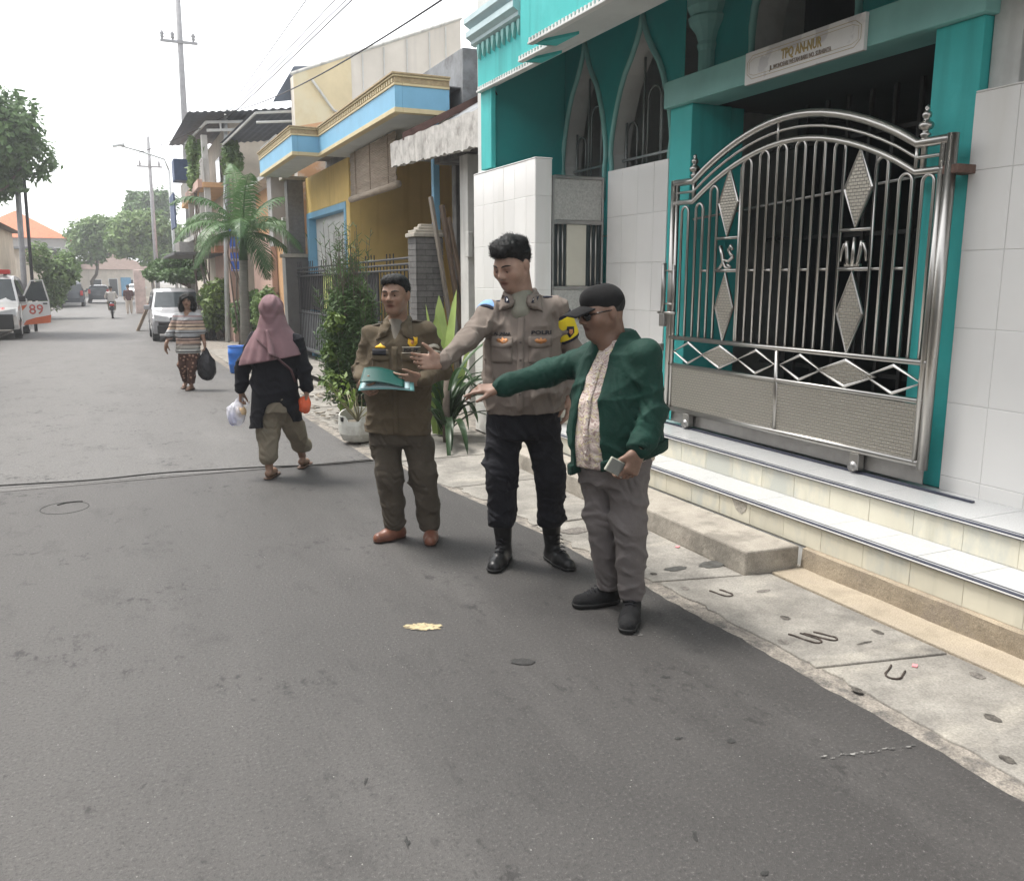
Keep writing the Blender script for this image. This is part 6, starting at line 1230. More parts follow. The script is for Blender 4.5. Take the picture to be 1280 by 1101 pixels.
# ------------------------------------------------------------------ the police officer
MPOLSH = fabric('taupe_uniform', (.185,.152,.130)); MPOLTR = fabric('black_uniform_trousers', (.012,.012,.016), var=.2, bump=.5); MBOOT = mat('black_boot_leather', (.012,.012,.013), .35, var=.3, vs=20, bump=.2, bs=60, obj_space=True)
MNAVY = fabric('navy_tape', (.018,.02,.035)); MBLKTXT = mat('black_embroidery', (.02,.02,.025), .8); MBRONZE = mat('bronze_badge', (.55,.24,.10), .35, metal=.5, var=.25, vs=60, bump=.5, bs=200, obj_space=True)
MYELB = fabric('yellow_armband', (.75,.58,.03), bump=.2); MBLUEB = fabric('pale_blue_armband', (.22,.38,.66), bump=.2); MWHT = mat('white_enamel', (.75,.74,.76), .3, var=.05)
def policeman():
    root = person('person', 'tall man in taupe police shirt, black trousers and boots, reaching out his open hand', (2.03, 4.23))
    H = Head((-.085,-.012,1.668), 40, 24, 1.09, wide=1.04)
    hd = dict(shR=(-.205,.0,1.405), elR=(-.315,-.20,1.285), wrR=(-.428,-.372,1.190), shL=(.148,.04,1.432), elL=(.250,.10,1.20), wrL=(.228,.03,.99))
    tors = [(.80,-.03,.0,.13,.09),(.92,-.022,.0,.18,.13),(.99,-.026,-.01,.212,.155),(1.12,-.03,-.005,.20,.145),(1.25,-.033,0,.19,.13),(1.36,-.03,.01,.18,.11),(1.43,-.03,.02,.14,.09),(1.49,-.035,.03,.07,.06)]
    F = Field((-.72,-.56,0), (.36,.26,1.83), .0052)
    H.build(F, full=1.26); F.cone(H.p(0,.045,-.055), H.p(0,.02,-.075), .050, .052, .03); F.cone(H.p(0,-.02,-.03), (-.042,.030,1.47), .066, .074, .03)
    F.loft(tors, 0, .03); F.path([(-.04,.03,1.44), hd['shR'], hd['elR'], hd['wrR']], [.05,.05,.042,.027], .02); F.path([(-.02,.04,1.45), hd['shL'], hd['elL'], hd['wrL']], [.05,.05,.042,.027], .02)
    hand(F, (-.445,-.39,1.187), (-.178,-.05,.012), (0.1,.95,-.25), side=-1, size=.98, curl=(34,28,22,20), spread=.06, thumb=(.70,.35), thumb_bend=.15)
    hand(F, (.226,.022,.965), (-.02,-.12,-1), (.9,-.3,0), side=1, size=1.04, curl=(30,28,26,24))
    for x0, x1 in ((-.125,-.147),(.065,.124)): F.path([(x0,.01,.82),(x1,-.02,.53),(x1-.004,.03,.12)], [.07,.04,.016], .02); 
    F.cone((-.130,.05,.06),(-.18,-.10,.04),.03,.028); F.cone((.133,.05,.06),(.22,-.08,.04),.03,.028)
    bo, bme = body_obj(F, root, MSKIN2, H, stub=.35, smooth=1); H.skin = MSKIN2
    H.face_bits(root, bvh_of(bme), gaze=(-.3,-1.4), closed=.62)
    # hair: faded sides, full swept top
    F = Field(H.c-.17, H.c+.19, .0042); M = H.M()
    F.ell(H.p(0,-.018,.046), (.0805*1.09*1.04,.100*1.09,.082*1.09), M, .0); 
    for a, f, u, r in ((0,.045,.105,.052),(-.03,.03,.108,.045),(.03,.03,.110,.045),(0,-.02,.112,.055),(.035,-.05,.095,.045),(-.03,-.05,.098,.045),(.02,.07,.095,.030),(-.02,.072,.092,.028),(.052,.02,.085,.032),(-.05,.02,.085,.032)): F.ell(H.p(a,f,u), (r*1.05,r,r*.72), M, .018)
    X, Y, Z = hair_cut(F, H, [-.14,-.09,-.03,.005,.03,.055,.12], [-.055,-.05,-.005,.012,.045,.063,.070])
    F.f += (.0030*np.sin(X*200+5*np.sin(Y*40)+3*np.sin(Z*50))*(.6+.4*np.sin(Y*45+Z*50))).astype(np.float32)
    hm = F.mesh('hair', MHAIR); ho = obj('hair', hm, MHAIR, root, world=False); strands(hm, ho, H.F*.5+H.U*.55-H.S*.3, 2600, .022, 1, .5)
    # shirt
    F = Field((-.50,-.46,.84), (.38,.27,1.60), .0062)
    F.loft([(.875,-.018,-.005,.214,.165),(.99,-.026,-.012,.228,.175),(1.12,-.03,-.008,.218,.163),(1.25,-.033,0,.206,.147),(1.36,-.03,.01,.190,.126),(1.425,-.03,.02,.165,.110),(1.485,-.037,.03,.105,.094),(1.520,-.04,.03,.088,.084)], 0, .03)
    F.path([(-.045,.03,1.442), hd['shR'], hd['elR'], hd['wrR']], [.066,.069,.053,.041], .03); F.path([(-.025,.04,1.455), hd['shL'], hd['elL'], hd['wrL']], [.066,.069,.055,.043], .03)
    F.folds(hd['elR'], .09, (-.5,-.8,-.3), 95, .0045, 1.0); F.folds((-.26,-.1,1.34), .08, (-.5,-.8,-.3), 80, .0035, 2.0); F.folds(hd['elL'], .09, (.1,0,-1), 85, .004, .4); F.folds((-.38,-.29,1.235), .07, (-.5,-.8,-.3), 100, .004, 2.6)
    F.folds((-.17,-.10,1.20), .12, (.6,.1,.8), 60, .004, 3); F.folds((.12,-.10,1.12), .15, (-.5,.1,.8), 52, .0035, 1); F.folds((-.03,-.15,.95), .16, (.15,0,1), 55, .0035, 2); F.ripple(.0016, (26,22,18), .7); F.crease(.012, 3, 7, (26,58))
    # collar
    for g in (-1, 1):
        F.path([(-.042,.112,1.530),(-.042+g*.074,.06,1.535),(-.044+g*.080,.0,1.520),(-.046+g*.060,-.055,1.490),(-.046+g*.078,-.090,1.452)], [.013,.014,.014,.013,.010], .010)
        F.cone((-.046+g*.034,-.070,1.478), (-.046+g*.074,-.092,1.452), .012, .009, .012)
    F.cone((-.046,.0,1.56), (-.046,-.075,1.50), .062, .034, .012, 's'); F.cone((-.046,-.07,1.49), (-.046,-.14,1.43), .024, .004, .012, 's')
    F.plane((0,0,.885), (.05,0,-1)); F.plane(np.array(hd['wrR']), np.array(hd['wrR'])-np.array(hd['elR'])) if False else None
    sm = F.mesh('shirt', MPOLSH); so = obj('shirt', sm, MPOLSH, root, world=False); bv = bvh_of(sm)
    R_, U_ = (1,-.06,0), (0,0,1)
    def dc(nm, x, z, vs, m, off=.003, th=.0, par=so): return decal(nm, bv, (x,-.12,z), R_, U_, vs[0], vs[1], m, par, off, th)
    dc('placket', -.043, 1.15, grid2(.034,.50,3,26), MPOLSH, .004, .003)
    for g in (-1, 1): dc('collar_flap', -.046+g*.060, 1.482, ([(g*a, b) for a, b in grid2(.075,.060,6,6,lambda a,b: (a+.012-b*.25, b-.012+a*-.35 if b < 0 else b+a*.1))[0]], grid2(.075,.060,6,6)[1] if g > 0 else [f[::-1] for f in grid2(.075,.060,6,6)[1]]), MPOLSH, .006, .006)
    inner = Field((-.17,-.16,1.33), (.08,.1,1.53), .006); inner.cone((-.045,.015,1.505),(-.046,-.050,1.42),.070,.060,.0); MUN = fabric('undershirt_sage', (.22,.21,.17)); obj('undershirt', inner.mesh('undershirt', MUN), MUN, root, world=False)
    for x in (-.145, .060):
        dc('pocket', x, 1.225, grid2(.115,.125,10,10), MPOLSH, .003, .003)
        dc('pocket_flap', x, 1.272, grid2(.122,.050,10,5,lambda a,b: (a, b-.010*(1-abs(a)/.061) if b < -.02 else b)), MPOLSH, .0065, .004)
    dc('name_tape', -.142, 1.312, text2('AL JABAR', .022, .092, .0008), MBLKTXT, .0025, .0004); dc('name_tape', .066, 1.318, text2('POLRI', .026, .105, .0010), MBLKTXT, .0025, .0004)
    wing = [(-.034,.004),(-.02,.014),(-.008,.008),(0,.02),(.008,.008),(.02,.014),(.034,.004),(.022,-.008),(.008,-.012),(0,-.016),(-.008,-.012),(-.022,-.008)]
    for x in (-.140, .064): dc('badge', x, 1.276, fan(wing), MBRONZE, .012, .003)
    for g in (-1, 1):
        dc('collar_tab', -.046+g*.076, 1.490, grid2(.026,.034,3,3,lambda a,b: (a+g*b*.4,b)), MNAVY, .014, .002); dc('collar_pin', -.046+g*.074, 1.490, fan([(-.008,0),(0,.010),(.008,0),(0,-.010)]), MWHT, .018, .002)
    for z in (1.0,1.09,1.18,1.27): dc('button', -.043, z, fan([(.0065*math.cos(t),.0065*math.sin(t)) for t in np.linspace(0,6.28,9)[:-1]]), fabric('button_taupe',(.12,.10,.09)) if z == 1.0 else bpy.data.materials['button_taupe'], .0085, .002)
    # armbands and shoulder boards
    for nm, sh, el, m, r, t0, t1 in (('arm_border', 'shL','elL', MNAVY, .0765, .10, .70), ('armband', 'shL','elL', MYELB, .0795, .16, .64), ('arm_border','shR','elR',MNAVY,.0820,-.16,.16), ('armband','shR','elR',MBLUEB,.0845,-.12,.10)):
        a, b = np.array(hd[sh]), np.array(hd[el]); d = (b-a)/np.linalg.norm(b-a); Fb = Field(np.minimum(a,b)-.13, np.maximum(a,b)+.13, .006); Fb.cone(a, b, r, r-.012, 0); Fb.plane(a+(b-a)*t1, d); Fb.plane(a+(b-a)*t0, -d)
        me = Fb.mesh(nm, m); ob = obj(nm, me, m, so, world=False)
        if m is MYELB:
            b2 = bvh_of(me); decal('emblem', b2, (a+b)/2+np.array((.02,-.06,0)), (.75,.65,0), U_, *fan([(-.022,.028),(.022,.028),(.024,-.005),(0,-.034),(-.024,-.005)]), MNAVY, so, .004, .003)
            decal('emblem', b2, (a+b)/2+np.array((.02,-.06,0)), (.75,.65,0), U_, *fan([(-.010,.014),(.010,.014),(.012,-.004),(0,-.018),(-.012,-.004)]), MBRONZE, so, .008, .002)
    for x0, y0, z0, x1, y1, z1 in ((-.11,.02,1.478,-.215,.0,1.468),(.045,.035,1.495,.15,.04,1.496)):
        obj('shoulder_board', MB().tube([(x0,y0,z0),((x0+x1)/2,(y0+y1)/2,(z0+z1)/2+.004),(x1,y1,z1)], .030, 10, ry=.008), MNAVY, so, smooth=True, world=False)
    # trousers tucked into boots
    F = Field((-.32,-.24,.16), (.30,.24,1.0), .0066)
    F.loft([(.74,-.03,.0,.17,.13),(.84,-.03,.0,.190,.140),(.95,-.025,.0,.200,.148)], 0, .03)
    legs = (((-.122,.01,.83),(-.147,-.03,.53),(-.146,.012,.27)), ((.068,.01,.83),(.124,-.03,.52),(.131,.012,.27)))
    for hp, kn, an in legs:
        F.path([hp, kn, an], [.108,.085,.074], .03); F.ell((an[0],an[1],.27), (.080,.082,.055), None, .03)
        F.folds((kn[0],kn[1]-.05,kn[2]-.02), .10, (.1,0,1), 75, .006, 1+kn[0]*9); F.folds((an[0],an[1],.32), .11, (.15,0,1), 88, .0065, 2+kn[0]*7); F.folds((hp[0],-.08,.76), .10, (.7,0,.7), 60, .004, 1)
        g = -1 if hp[0] < 0 else 1; F.ell((hp[0]+g*.085+.01*g, .0, .63), (.030,.058,.085), None, .012)
    F.cone((-.035,-.05,.60), (-.035,.0,.40), .004, .004, 0, 's'); F.crease(.011, 5, 6, (30,62)); F.ripple(.0015, (24,24,20), 1.9); F.plane((0,0,.225), (0,0,-1))
    obj('trousers', F.mesh('trousers', MPOLTR), MPOLTR, root, world=False)
    for heel, toe, an in (((-.128,.085),(-.188,-.125),(-.144,.02,.26)), ((.133,.085),(.226,-.100),(.131,.02,.26))):
        F = Field((min(heel[0],toe[0])-.11,-.22,-.012), (max(heel[0],toe[0])+.11,.2,.32), .006); shoe(F, heel, toe, .048, .075, an, .058); F.f[:] = F.f; F.folds((an[0],an[1]-.03,.14), .05, (0,.3,1), 120, .002, 1); F.plane((0,0,.001), (0,0,-1)); F.plane((0,0,.275), (0,0,1))
        bt = obj('boot', F.mesh('boot', MBOOT), MBOOT, root, world=False)
        F2 = Field((min(heel[0],toe[0])-.11,-.22,-.012), (max(heel[0],toe[0])+.11,.2,.05), .006); F2.cone((*heel,.03),(*(np.array(heel)*.4+np.array(toe)*.6),.03),.046,.053,.02); F2.cone((*(np.array(heel)*.4+np.array(toe)*.6),.03),(*toe,.028),.053,.046,.02); F2.plane((0,0,.003),(0,0,-1)); F2.plane((0,0,.022),(0,0,1)); obj('sole', F2.mesh('sole', MRUB), MRUB, bt, world=False)
        d = np.array(toe)-np.array(heel); d = d/np.linalg.norm(d); nn = np.array((-d[1], d[0])); L = MB(); mid = np.array(heel)+d*.09
        for i in range(5):
            c = mid+d*(.012*(4-i)); z = .085+.02*i
            L.tube([(*(c-nn*.022), z), (*(c+d*.008), z+.012), (*(c+nn*.022), z)], .0035, 5)
        obj('laces', L, MBLKTXT, bt, smooth=True, world=False)
    return root
MRUB = mat('black_rubber', (.014,.014,.014), .75, var=.25, vs=30)
policeman()

# ------------------------------------------------------------------ the officer in olive with a folder
MOLV = fabric('olive_uniform', (.098,.076,.050), var=.14, bump=.45); MOLV2 = fabric('olive_trousers', (.078,.065,.050), var=.14, bump=.45); MTANSHOE = mat('tan_leather', (.17,.070,.045), .38, var=.25, vs=18, bump=.15, bs=60, obj_space=True)
MGOLDB = mat('gold_embroidery', (.80,.46,.03), .55, var=.2, vs=80, bump=.4, bs=200, obj_space=True); MPATCHB = fabric('patch_brown', (.12,.10,.075)); MCREAMTXT = mat('cream_embroidery', (.50,.46,.38), .7)
def officer():
    root = person('person', 'man in olive brown uniform holding an open green folder at his waist', (1.57, 4.95))
    H = Head((-.058,-.005,1.500), 15, 4, 1.0, wide=.98)
    j = dict(shR=(-.200,.0,1.262), elR=(-.285,.025,1.055), wrR=(-.240,-.180,1.025), shL=(.112,.0,1.285), elL=(.212,.01,1.05), wrL=(.112,-.180,1.020))
    F = Field((-.40,-.42,0), (.34,.24,1.66), .0052)
    H.build(F, full=.98); F.cone(H.p(0,-.02,-.03), (-.05,.03,1.31), .054, .058, .03)
    F.loft([(.70,-.06,0,.16,.12),(.9,-.06,0,.165,.12),(1.12,-.05,0,.175,.115),(1.24,-.048,.01,.16,.10),(1.30,-.048,.02,.12,.08),(1.34,-.05,.03,.06,.055)], 0, .03)
    F.path([(-.06,.02,1.28), j['shR'], j['elR'], j['wrR']], [.045,.045,.038,.026], .02); F.path([(-.03,.02,1.295), j['shL'], j['elL'], j['wrL']], [.045,.045,.038,.026], .02)
    hand(F, (-.246,-.190,.982), (.50,-.80,-.12), (-.75,-.35,-.45), side=-1, size=.98, curl=(42,42,40,38), thumb=(.6,.5))
    hand(F, (.102,-.192,1.020), (-.93,-.30,.02), (0.05,-.95,-.30), side=1, size=.98, curl=(26,24,22,20), thumb=(.5,-.1), spread=.05)
    for a, b, c in (((-.142,0,.80),(-.122,-.02,.43),(-.100,.03,.10)), ((.022,0,.80),(.088,-.02,.43),(.116,.02,.10))): F.path([a,b,c], [.08,.05,.034], .03)
    F.cone((-.08,.03,.05),(-.18,-.045,.035),.028,.026); F.cone((.12,.05,.05),(.128,-.09,.035),.028,.026)
    bo, bme = body_obj(F, root, MSKIN1, H, stub=.25, smooth=1)
    H.face_bits(root, bvh_of(bme), gaze=(-.2,0), closed=.25)
    F = Field(H.c-.15, H.c+.16, .0042); M = H.M(); F.ell(H.p(0,-.018,.042), (.0795,.099,.084), M, 0); F.ell(H.p(0,.03,.085), (.06,.05,.04), M, .02); F.ell(H.p(-.02,.05,.088), (.045,.035,.030), M, .02)
    X, Y, Z = hair_cut(F, H, [-.14,-.09,-.03,.01,.03,.055,.075,.12], [-.05,-.045,-.015,.005,.045,.068,.078,.082]); F.f += (.0014*np.sin(X*240+4*np.sin(Y*40)+3*np.sin(Z*60))*(.6+.4*np.sin(Y*50+Z*50))).astype(np.float32)
    hm = F.mesh('hair', MHAIR); ho = obj('hair', hm, MHAIR, root, world=False); strands(hm, ho, -H.F*.7-H.U*.2+H.S*.4, 2200, .020, 2, .22)
    F = Field((-.40,-.26,.64), (.34,.22,1.42), .0062)
    F.loft([(.66,-.060,.0,.202,.150),(.76,-.060,0,.198,.148),(.90,-.058,0,.195,.145),(1.02,-.055,-.003,.200,.147),(1.13,-.05,0,.203,.142),(1.24,-.047,.01,.186,.122),(1.295,-.047,.02,.150,.098),(1.335,-.05,.03,.085,.075),(1.36,-.052,.03,.072,.068)], 0, .03)
    F.path([(-.06,.02,1.285), j['shR'], j['elR'], j['wrR']], [.058,.063,.051,.043], .025); F.path([(-.035,.02,1.30), j['shL'], j['elL'], j['wrL']], [.058,.063,.051,.045], .025)
    F.folds(j['elR'], .08, (.1,.4,1), 90, .0045, .5); F.folds(j['elL'], .085, (.6,.5,.6), 85, .005, 1.5); F.folds((-.05,-.13,.80), .16, (.3,0,1), 48, .003, 2); F.folds((.08,-.1,.95), .14, (.5,0,1), 55, .0035, 1); F.folds((-.17,-.08,1.10), .11, (.6,0,.8), 60, .0035, 1); F.ripple(.0016, (27,24,19), 2.2); F.crease(.0085, 8, 7, (26,58))
    for g in (-1, 1):
        F.path([(-.052,.10,1.362),(-.052+g*.062,.06,1.366),(-.054+g*.068,.0,1.350),(-.057+g*.055,-.045,1.325),(-.057+g*.078,-.090,1.280)], [.012,.013,.014,.013,.008], .010); F.cone((-.057+g*.032,-.075,1.300), (-.057+g*.070,-.092,1.285), .012, .008, .012)
    F.cone((-.055,.0,1.39), (-.057,-.075,1.325), .055, .032, .012, 's'); F.cone((-.057,-.07,1.32), (-.057,-.14,1.225), .030, .006, .012, 's')
    F.plane((0,0,.682), (-.05,0,-1))
    sm = F.mesh('shirt', MOLV); so = obj('shirt', sm, MOLV, root, world=False); bv = bvh_of(sm)
    inner = Field((-.16,-.16,1.16), (.06,.1,1.36), .006); inner.cone((-.056,.01,1.33),(-.056,-.055,1.22),.055,.055,.0); MUND = fabric('undershirt_grey', (.17,.15,.125)); obj('undershirt', inner.mesh('undershirt', MUND), MUND, root, world=False)
    R_, U_ = (1,.0,0), (0,0,1)
    def dc(nm, x, z, vs, m, off=.003, th=.0, y=-.12, r=R_): return decal(nm, bv, (x,y,z), r, U_, vs[0], vs[1], m, so, off, th)
    dc('placket', -.056, .95, grid2(.034,.52,3,26), MOLV, .004, .003)
    for g in (-1, 1): dc('collar_flap', -.056+g*.062, 1.305, ([(g*a, b) for a, b in grid2(.062,.080,6,6,lambda a,b: (a+.006-b*.30, b-.010+a*-.45 if b < 0 else b+a*.1))[0]], grid2(.062,.080,6,6)[1] if g > 0 else [f[::-1] for f in grid2(.062,.080,6,6)[1]]), MOLV, .006, .006)
    for x in (-.140, .035):
        dc('pocket', x, 1.105, grid2(.105,.125,10,10), MOLV, .003, .003); dc('pocket_flap', x, 1.155, grid2(.110,.045,10,5,lambda a,b: (a, b-.012*(1-abs(a)/.055) if b < -.018 else b)), MOLV, .0065, .004)
    dc('name_patch', -.142, 1.178, grid2(.092,.036,8,3), MBLKTXT, .011, .002); dc('name_patch', .040, 1.190, grid2(.100,.030,8,3), MPATCHB, .011, .002); dc('name_lettering', .040, 1.190, text2('POL PP', .026, .082, .0012), MBLKTXT, .0145, .001)
    dc('name_patch_border', .040, 1.2065, grid2(.104,.004,8,1), MCREAMTXT, .0135, .001); dc('name_patch_border', .040, 1.1735, grid2(.104,.004,8,1), MCREAMTXT, .0135, .001); dc('name_patch_edge', -.098, 1.178, grid2(.012,.034,2,3), MPATCHB, .0135, .001)
    crest = [(-.042,-.008),(-.03,.004),(-.012,.012),(0,.026),(.012,.012),(.03,.004),(.042,-.008),(.02,-.012),(0,-.010),(-.02,-.012)]
    dc('wing_badge', -.140, 1.210, fan([(a*.82,b*.75) for a,b in crest]), MGOLDB, .006, .003); dc('shield_badge', .048, 1.236, fan([(-.026,.026),(-.012,.024),(0,.030),(.012,.024),(.026,.026),(.027,-.008),(.014,-.026),(0,-.034),(-.014,-.026),(-.027,-.008)]), MGOLDB, .006, .003)
    dc('shield_motif', .048, 1.236, fan([(-.008,.012),(.008,.012),(.010,-.006),(0,-.016),(-.010,-.006)]), MBRONZE, .010, .001); dc('collar_pin', .008, 1.305, fan([(-.010,.0),(-.006,.016),(0,.02),(.006,.016),(.010,0),(0,-.014)]), MGOLDB, .006, .003)
    sv = (.55,.83,0)
    dc('sleeve_tab', .160, 1.205, fan([(-.036,-.006),(-.02,.010),(0,.016),(.02,.010),(.036,-.006),(.03,-.016),(0,-.002),(-.03,-.016)]), MCREAMTXT, .004, .002, y=-.05, r=sv); dc('sleeve_patch', .168, 1.145, fan([(-.032,.03),(0,.04),(.032,.03),(.034,-.01),(.02,-.035),(0,-.042),(-.02,-.035),(-.034,-.01)]), MCREAMTXT, .004, .002, y=-.05, r=sv); dc('sleeve_motif', .168, 1.145, fan([(-.024,.022),(0,.03),(.024,.022),(.026,-.008),(.014,-.028),(0,-.032),(-.014,-.028),(-.026,-.008)]), MPATCHB, .0065, .001, y=-.05, r=sv); dc('sleeve_emblem', .168, 1.148, fan([(-.010,.014),(.010,.014),(.013,-.004),(0,-.022),(-.013,-.004)]), MCREAMTXT, .008, .001, y=-.05, r=sv)
    for x0, z0, x1, z1 in ((-.115,1.335,-.205,1.322),(.015,1.350,.112,1.345)): obj('shoulder_board', MB().tube([(x0,.01,z0),((x0+x1)/2,.005,(z0+z1)/2+.003),(x1,.0,z1)], .026, 10, ry=.007), MOLV2, so, smooth=True, world=False)
    F = Field((-.30,-.22,.04), (.28,.2,.84), .0064); F.loft([(.62,-.06,0,.17,.125),(.72,-.06,0,.178,.13),(.82,-.06,0,.178,.13)], 0, .03)
    for hp, kn, an in (((-.140,0,.78),(-.124,-.02,.43),(-.104,.025,.115)), ((.022,0,.78),(.086,-.02,.43),(.116,.018,.105))):
        F.path([hp, kn, an], [.098,.083,.070], .03); F.folds((kn[0],-.08,kn[2]-.03), .10, (.2,0,1), 70, .0055, 1+9*kn[0]); F.folds((an[0],an[1]-.03,.14), .09, (.1,0,1), 95, .006, 2+5*kn[0]); g = -1 if hp[0] < -.05 else 1; F.ell((kn[0]*.55+hp[0]*.45+g*.082, .0, .58), (.024,.055,.075), None, .012); F.folds((hp[0],-.08,.66), .09, (.6,0,.8), 60, .004, .6)
    F.ripple(.0015, (25,25,20), .9); F.crease(.010, 12, 6, (28,55)); F.plane((0,0,.068), (.0,.35,-1)); obj('trousers', F.mesh('trousers', MOLV2), MOLV2, root, world=False)
    for heel, toe, an in (((-.070,.045),(-.192,-.052),(-.100,.02,.10)), ((.121,.075),(.131,-.115),(.117,.03,.10))):
        F = Field((min(heel[0],toe[0])-.1,-.22,-.012), (max(heel[0],toe[0])+.1,.2,.14), .0056); shoe(F, heel, toe, .043, .05, an, .046, .036); F.plane((0,0,.001), (0,0,-1)); F.plane((0,0,.088), (0,0,1)); sh = obj('shoe', F.mesh('shoe', MTANSHOE), MTANSHOE, root, world=False)
        F2 = Field((min(heel[0],toe[0])-.1,-.22,-.012), (max(heel[0],toe[0])+.1,.2,.05), .006); m_ = np.array(heel)*.4+np.array(toe)*.6; F2.cone((*heel,.03),(*m_,.03),.041,.047,.02); F2.cone((*m_,.03),(*toe,.028),.047,.041,.02); F2.plane((0,0,.003),(0,0,-1)); F2.plane((0,0,.014),(0,0,1)); MSOLE = bpy.data.materials.get('brown_sole') or mat('brown_sole', (.05,.025,.018), .7); obj('sole', F2.mesh('sole', MSOLE), MSOLE, sh, world=False)
    return root
off = officer()
# the folder he holds: lower board, sheaf of paper, lifted green cover
def patch(fn, nu=14, nv=8):
    b = MB(); vs = [fn(i/nu, k/nv) for k in range(nv+1) for i in range(nu+1)]; b.add(vs, [(k*(nu+1)+i, k*(nu+1)+i+1, (k+1)*(nu+1)+i+1, (k+1)*(nu+1)+i) for k in range(nv) for i in range(nu)]); return b
fol = thing('folder', 'open green document folder with pale pages held by man in olive uniform', 'folder', (1.57,4.95,0), None, math.radians(-CAM_YAW), local=True)
def bil(A, B_, C_, D_): A, B_, C_, D_ = map(np.array, (A, B_, C_, D_)); return lambda u, v: tuple((A*(1-u)+B_*u)*(1-v)+(D_*(1-u)+C_*u)*v)
MFOL = mat('green_folder_card', (.005,.060,.050), .42, var=.10, vs=6, obj_space=True); MFOLP = mat('pale_teal_card', (.12,.28,.28), .5, var=.06, obj_space=True); MPAPER = mat('paper', (.34,.46,.48), .7, var=.05, obj_space=True)
low = bil((-.240,-.330,.978), (.075,-.310,.972), (.055,-.165,1.030), (-.235,-.190,1.040))
def sol(o, t): md = o.modifiers.new('s','SOLIDIFY'); md.thickness = t; md.offset = 0
sol(obj('board', patch(lambda u,v: (lambda p: (p[0],p[1],p[2]+.010*math.sin(u*3.1)))(low(u,v))), MFOLP, fol, smooth=True, world=False), .003)
sol(obj('pages', patch(lambda u,v: (lambda p: (p[0]*.98,p[1]+.004,p[2]+.007+.010*math.sin(u*3.0)*(1-.3*v)))(low(u*.9+.02,v*.96+.02))), MPAPER, fol, smooth=True, world=False), .004)
def cover(u, v):   # u from the fold (right) to the free left edge, lifting
    p = low(.82-.80*u, v*.98); return (p[0]+.004*u, p[1]-.006*u, p[2]+.020+.036*math.sin(min(1, u*1.15)*1.45)**1.3*(.92-.25*(1-v)) + .012*math.sin(u*3))
sol(obj('cover', patch(cover), MFOL, fol, smooth=True, world=False), .003)

# ------------------------------------------------------------------ the man in the cap
MGRN = fabric('dark_green_jacket', (.0045,.034,.024), var=.16, rough=.75, bump=.4, bs=40); MCAPF = fabric('black_cap', (.0095,.009,.0095), rough=.95, bump=.3, cs=.2); MGREYTR = fabric('grey_chinos', (.145,.130,.127), var=.10, bump=.45)
def batik():
    m = fabric('batik_shirt', (.50,.40,.37), var=.12); n = m.node_tree.nodes; L = m.node_tree.links.new; p = bsdf(m); src = p.inputs['Base Color'].links[0].from_socket
    tc = n.new('ShaderNodeTexCoord'); no = n.new('ShaderNodeTexNoise'); no.inputs['Scale'].default_value = 9; L(tc.outputs['Object'], no.inputs['Vector'])
    ad = n.new('ShaderNodeMix'); ad.data_type = 'VECTOR'; ad.inputs[0].default_value = .12; L(tc.outputs['Object'], ad.inputs[4]); L(no.outputs['Color'], ad.inputs[5])
    cur = src
    for sc, lo, hi, c in ((26, .62, .66, (.55,.48,.30)), (42, .66, .70, (.34,.25,.23)), (60, .7, .74, (.62,.55,.50))):
        v = n.new('ShaderNodeTexWave'); v.wave_type = 'RINGS'; v.inputs['Scale'].default_value = sc*.35; v.inputs['Distortion'].default_value = 9; v.inputs['Detail'].default_value = 2; v.inputs['Detail Scale'].default_value = 2.5; L(ad.outputs[1], v.inputs['Vector'])
        r = n.new('ShaderNodeMapRange'); r.inputs['From Min'].default_value = lo; r.inputs['From Max'].default_value = hi+.1; L(v.outputs['Fac'], r.inputs['Value'])
        x = n.new('ShaderNodeMix'); x.data_type = 'RGBA'; x.inputs[7].default_value = (*c,1); L(r.outputs[0], x.inputs[0]); L(cur, x.inputs[6]); cur = x.outputs[2]
    L(cur, p.inputs['Base Color']); return m
MBATIK = batik(); MGLASS = mat('dark_sunglasses', (.010,.010,.012), .08, var=.1); MFLASH = mat('white_sneaker_tag', (.75,.75,.75), .4)
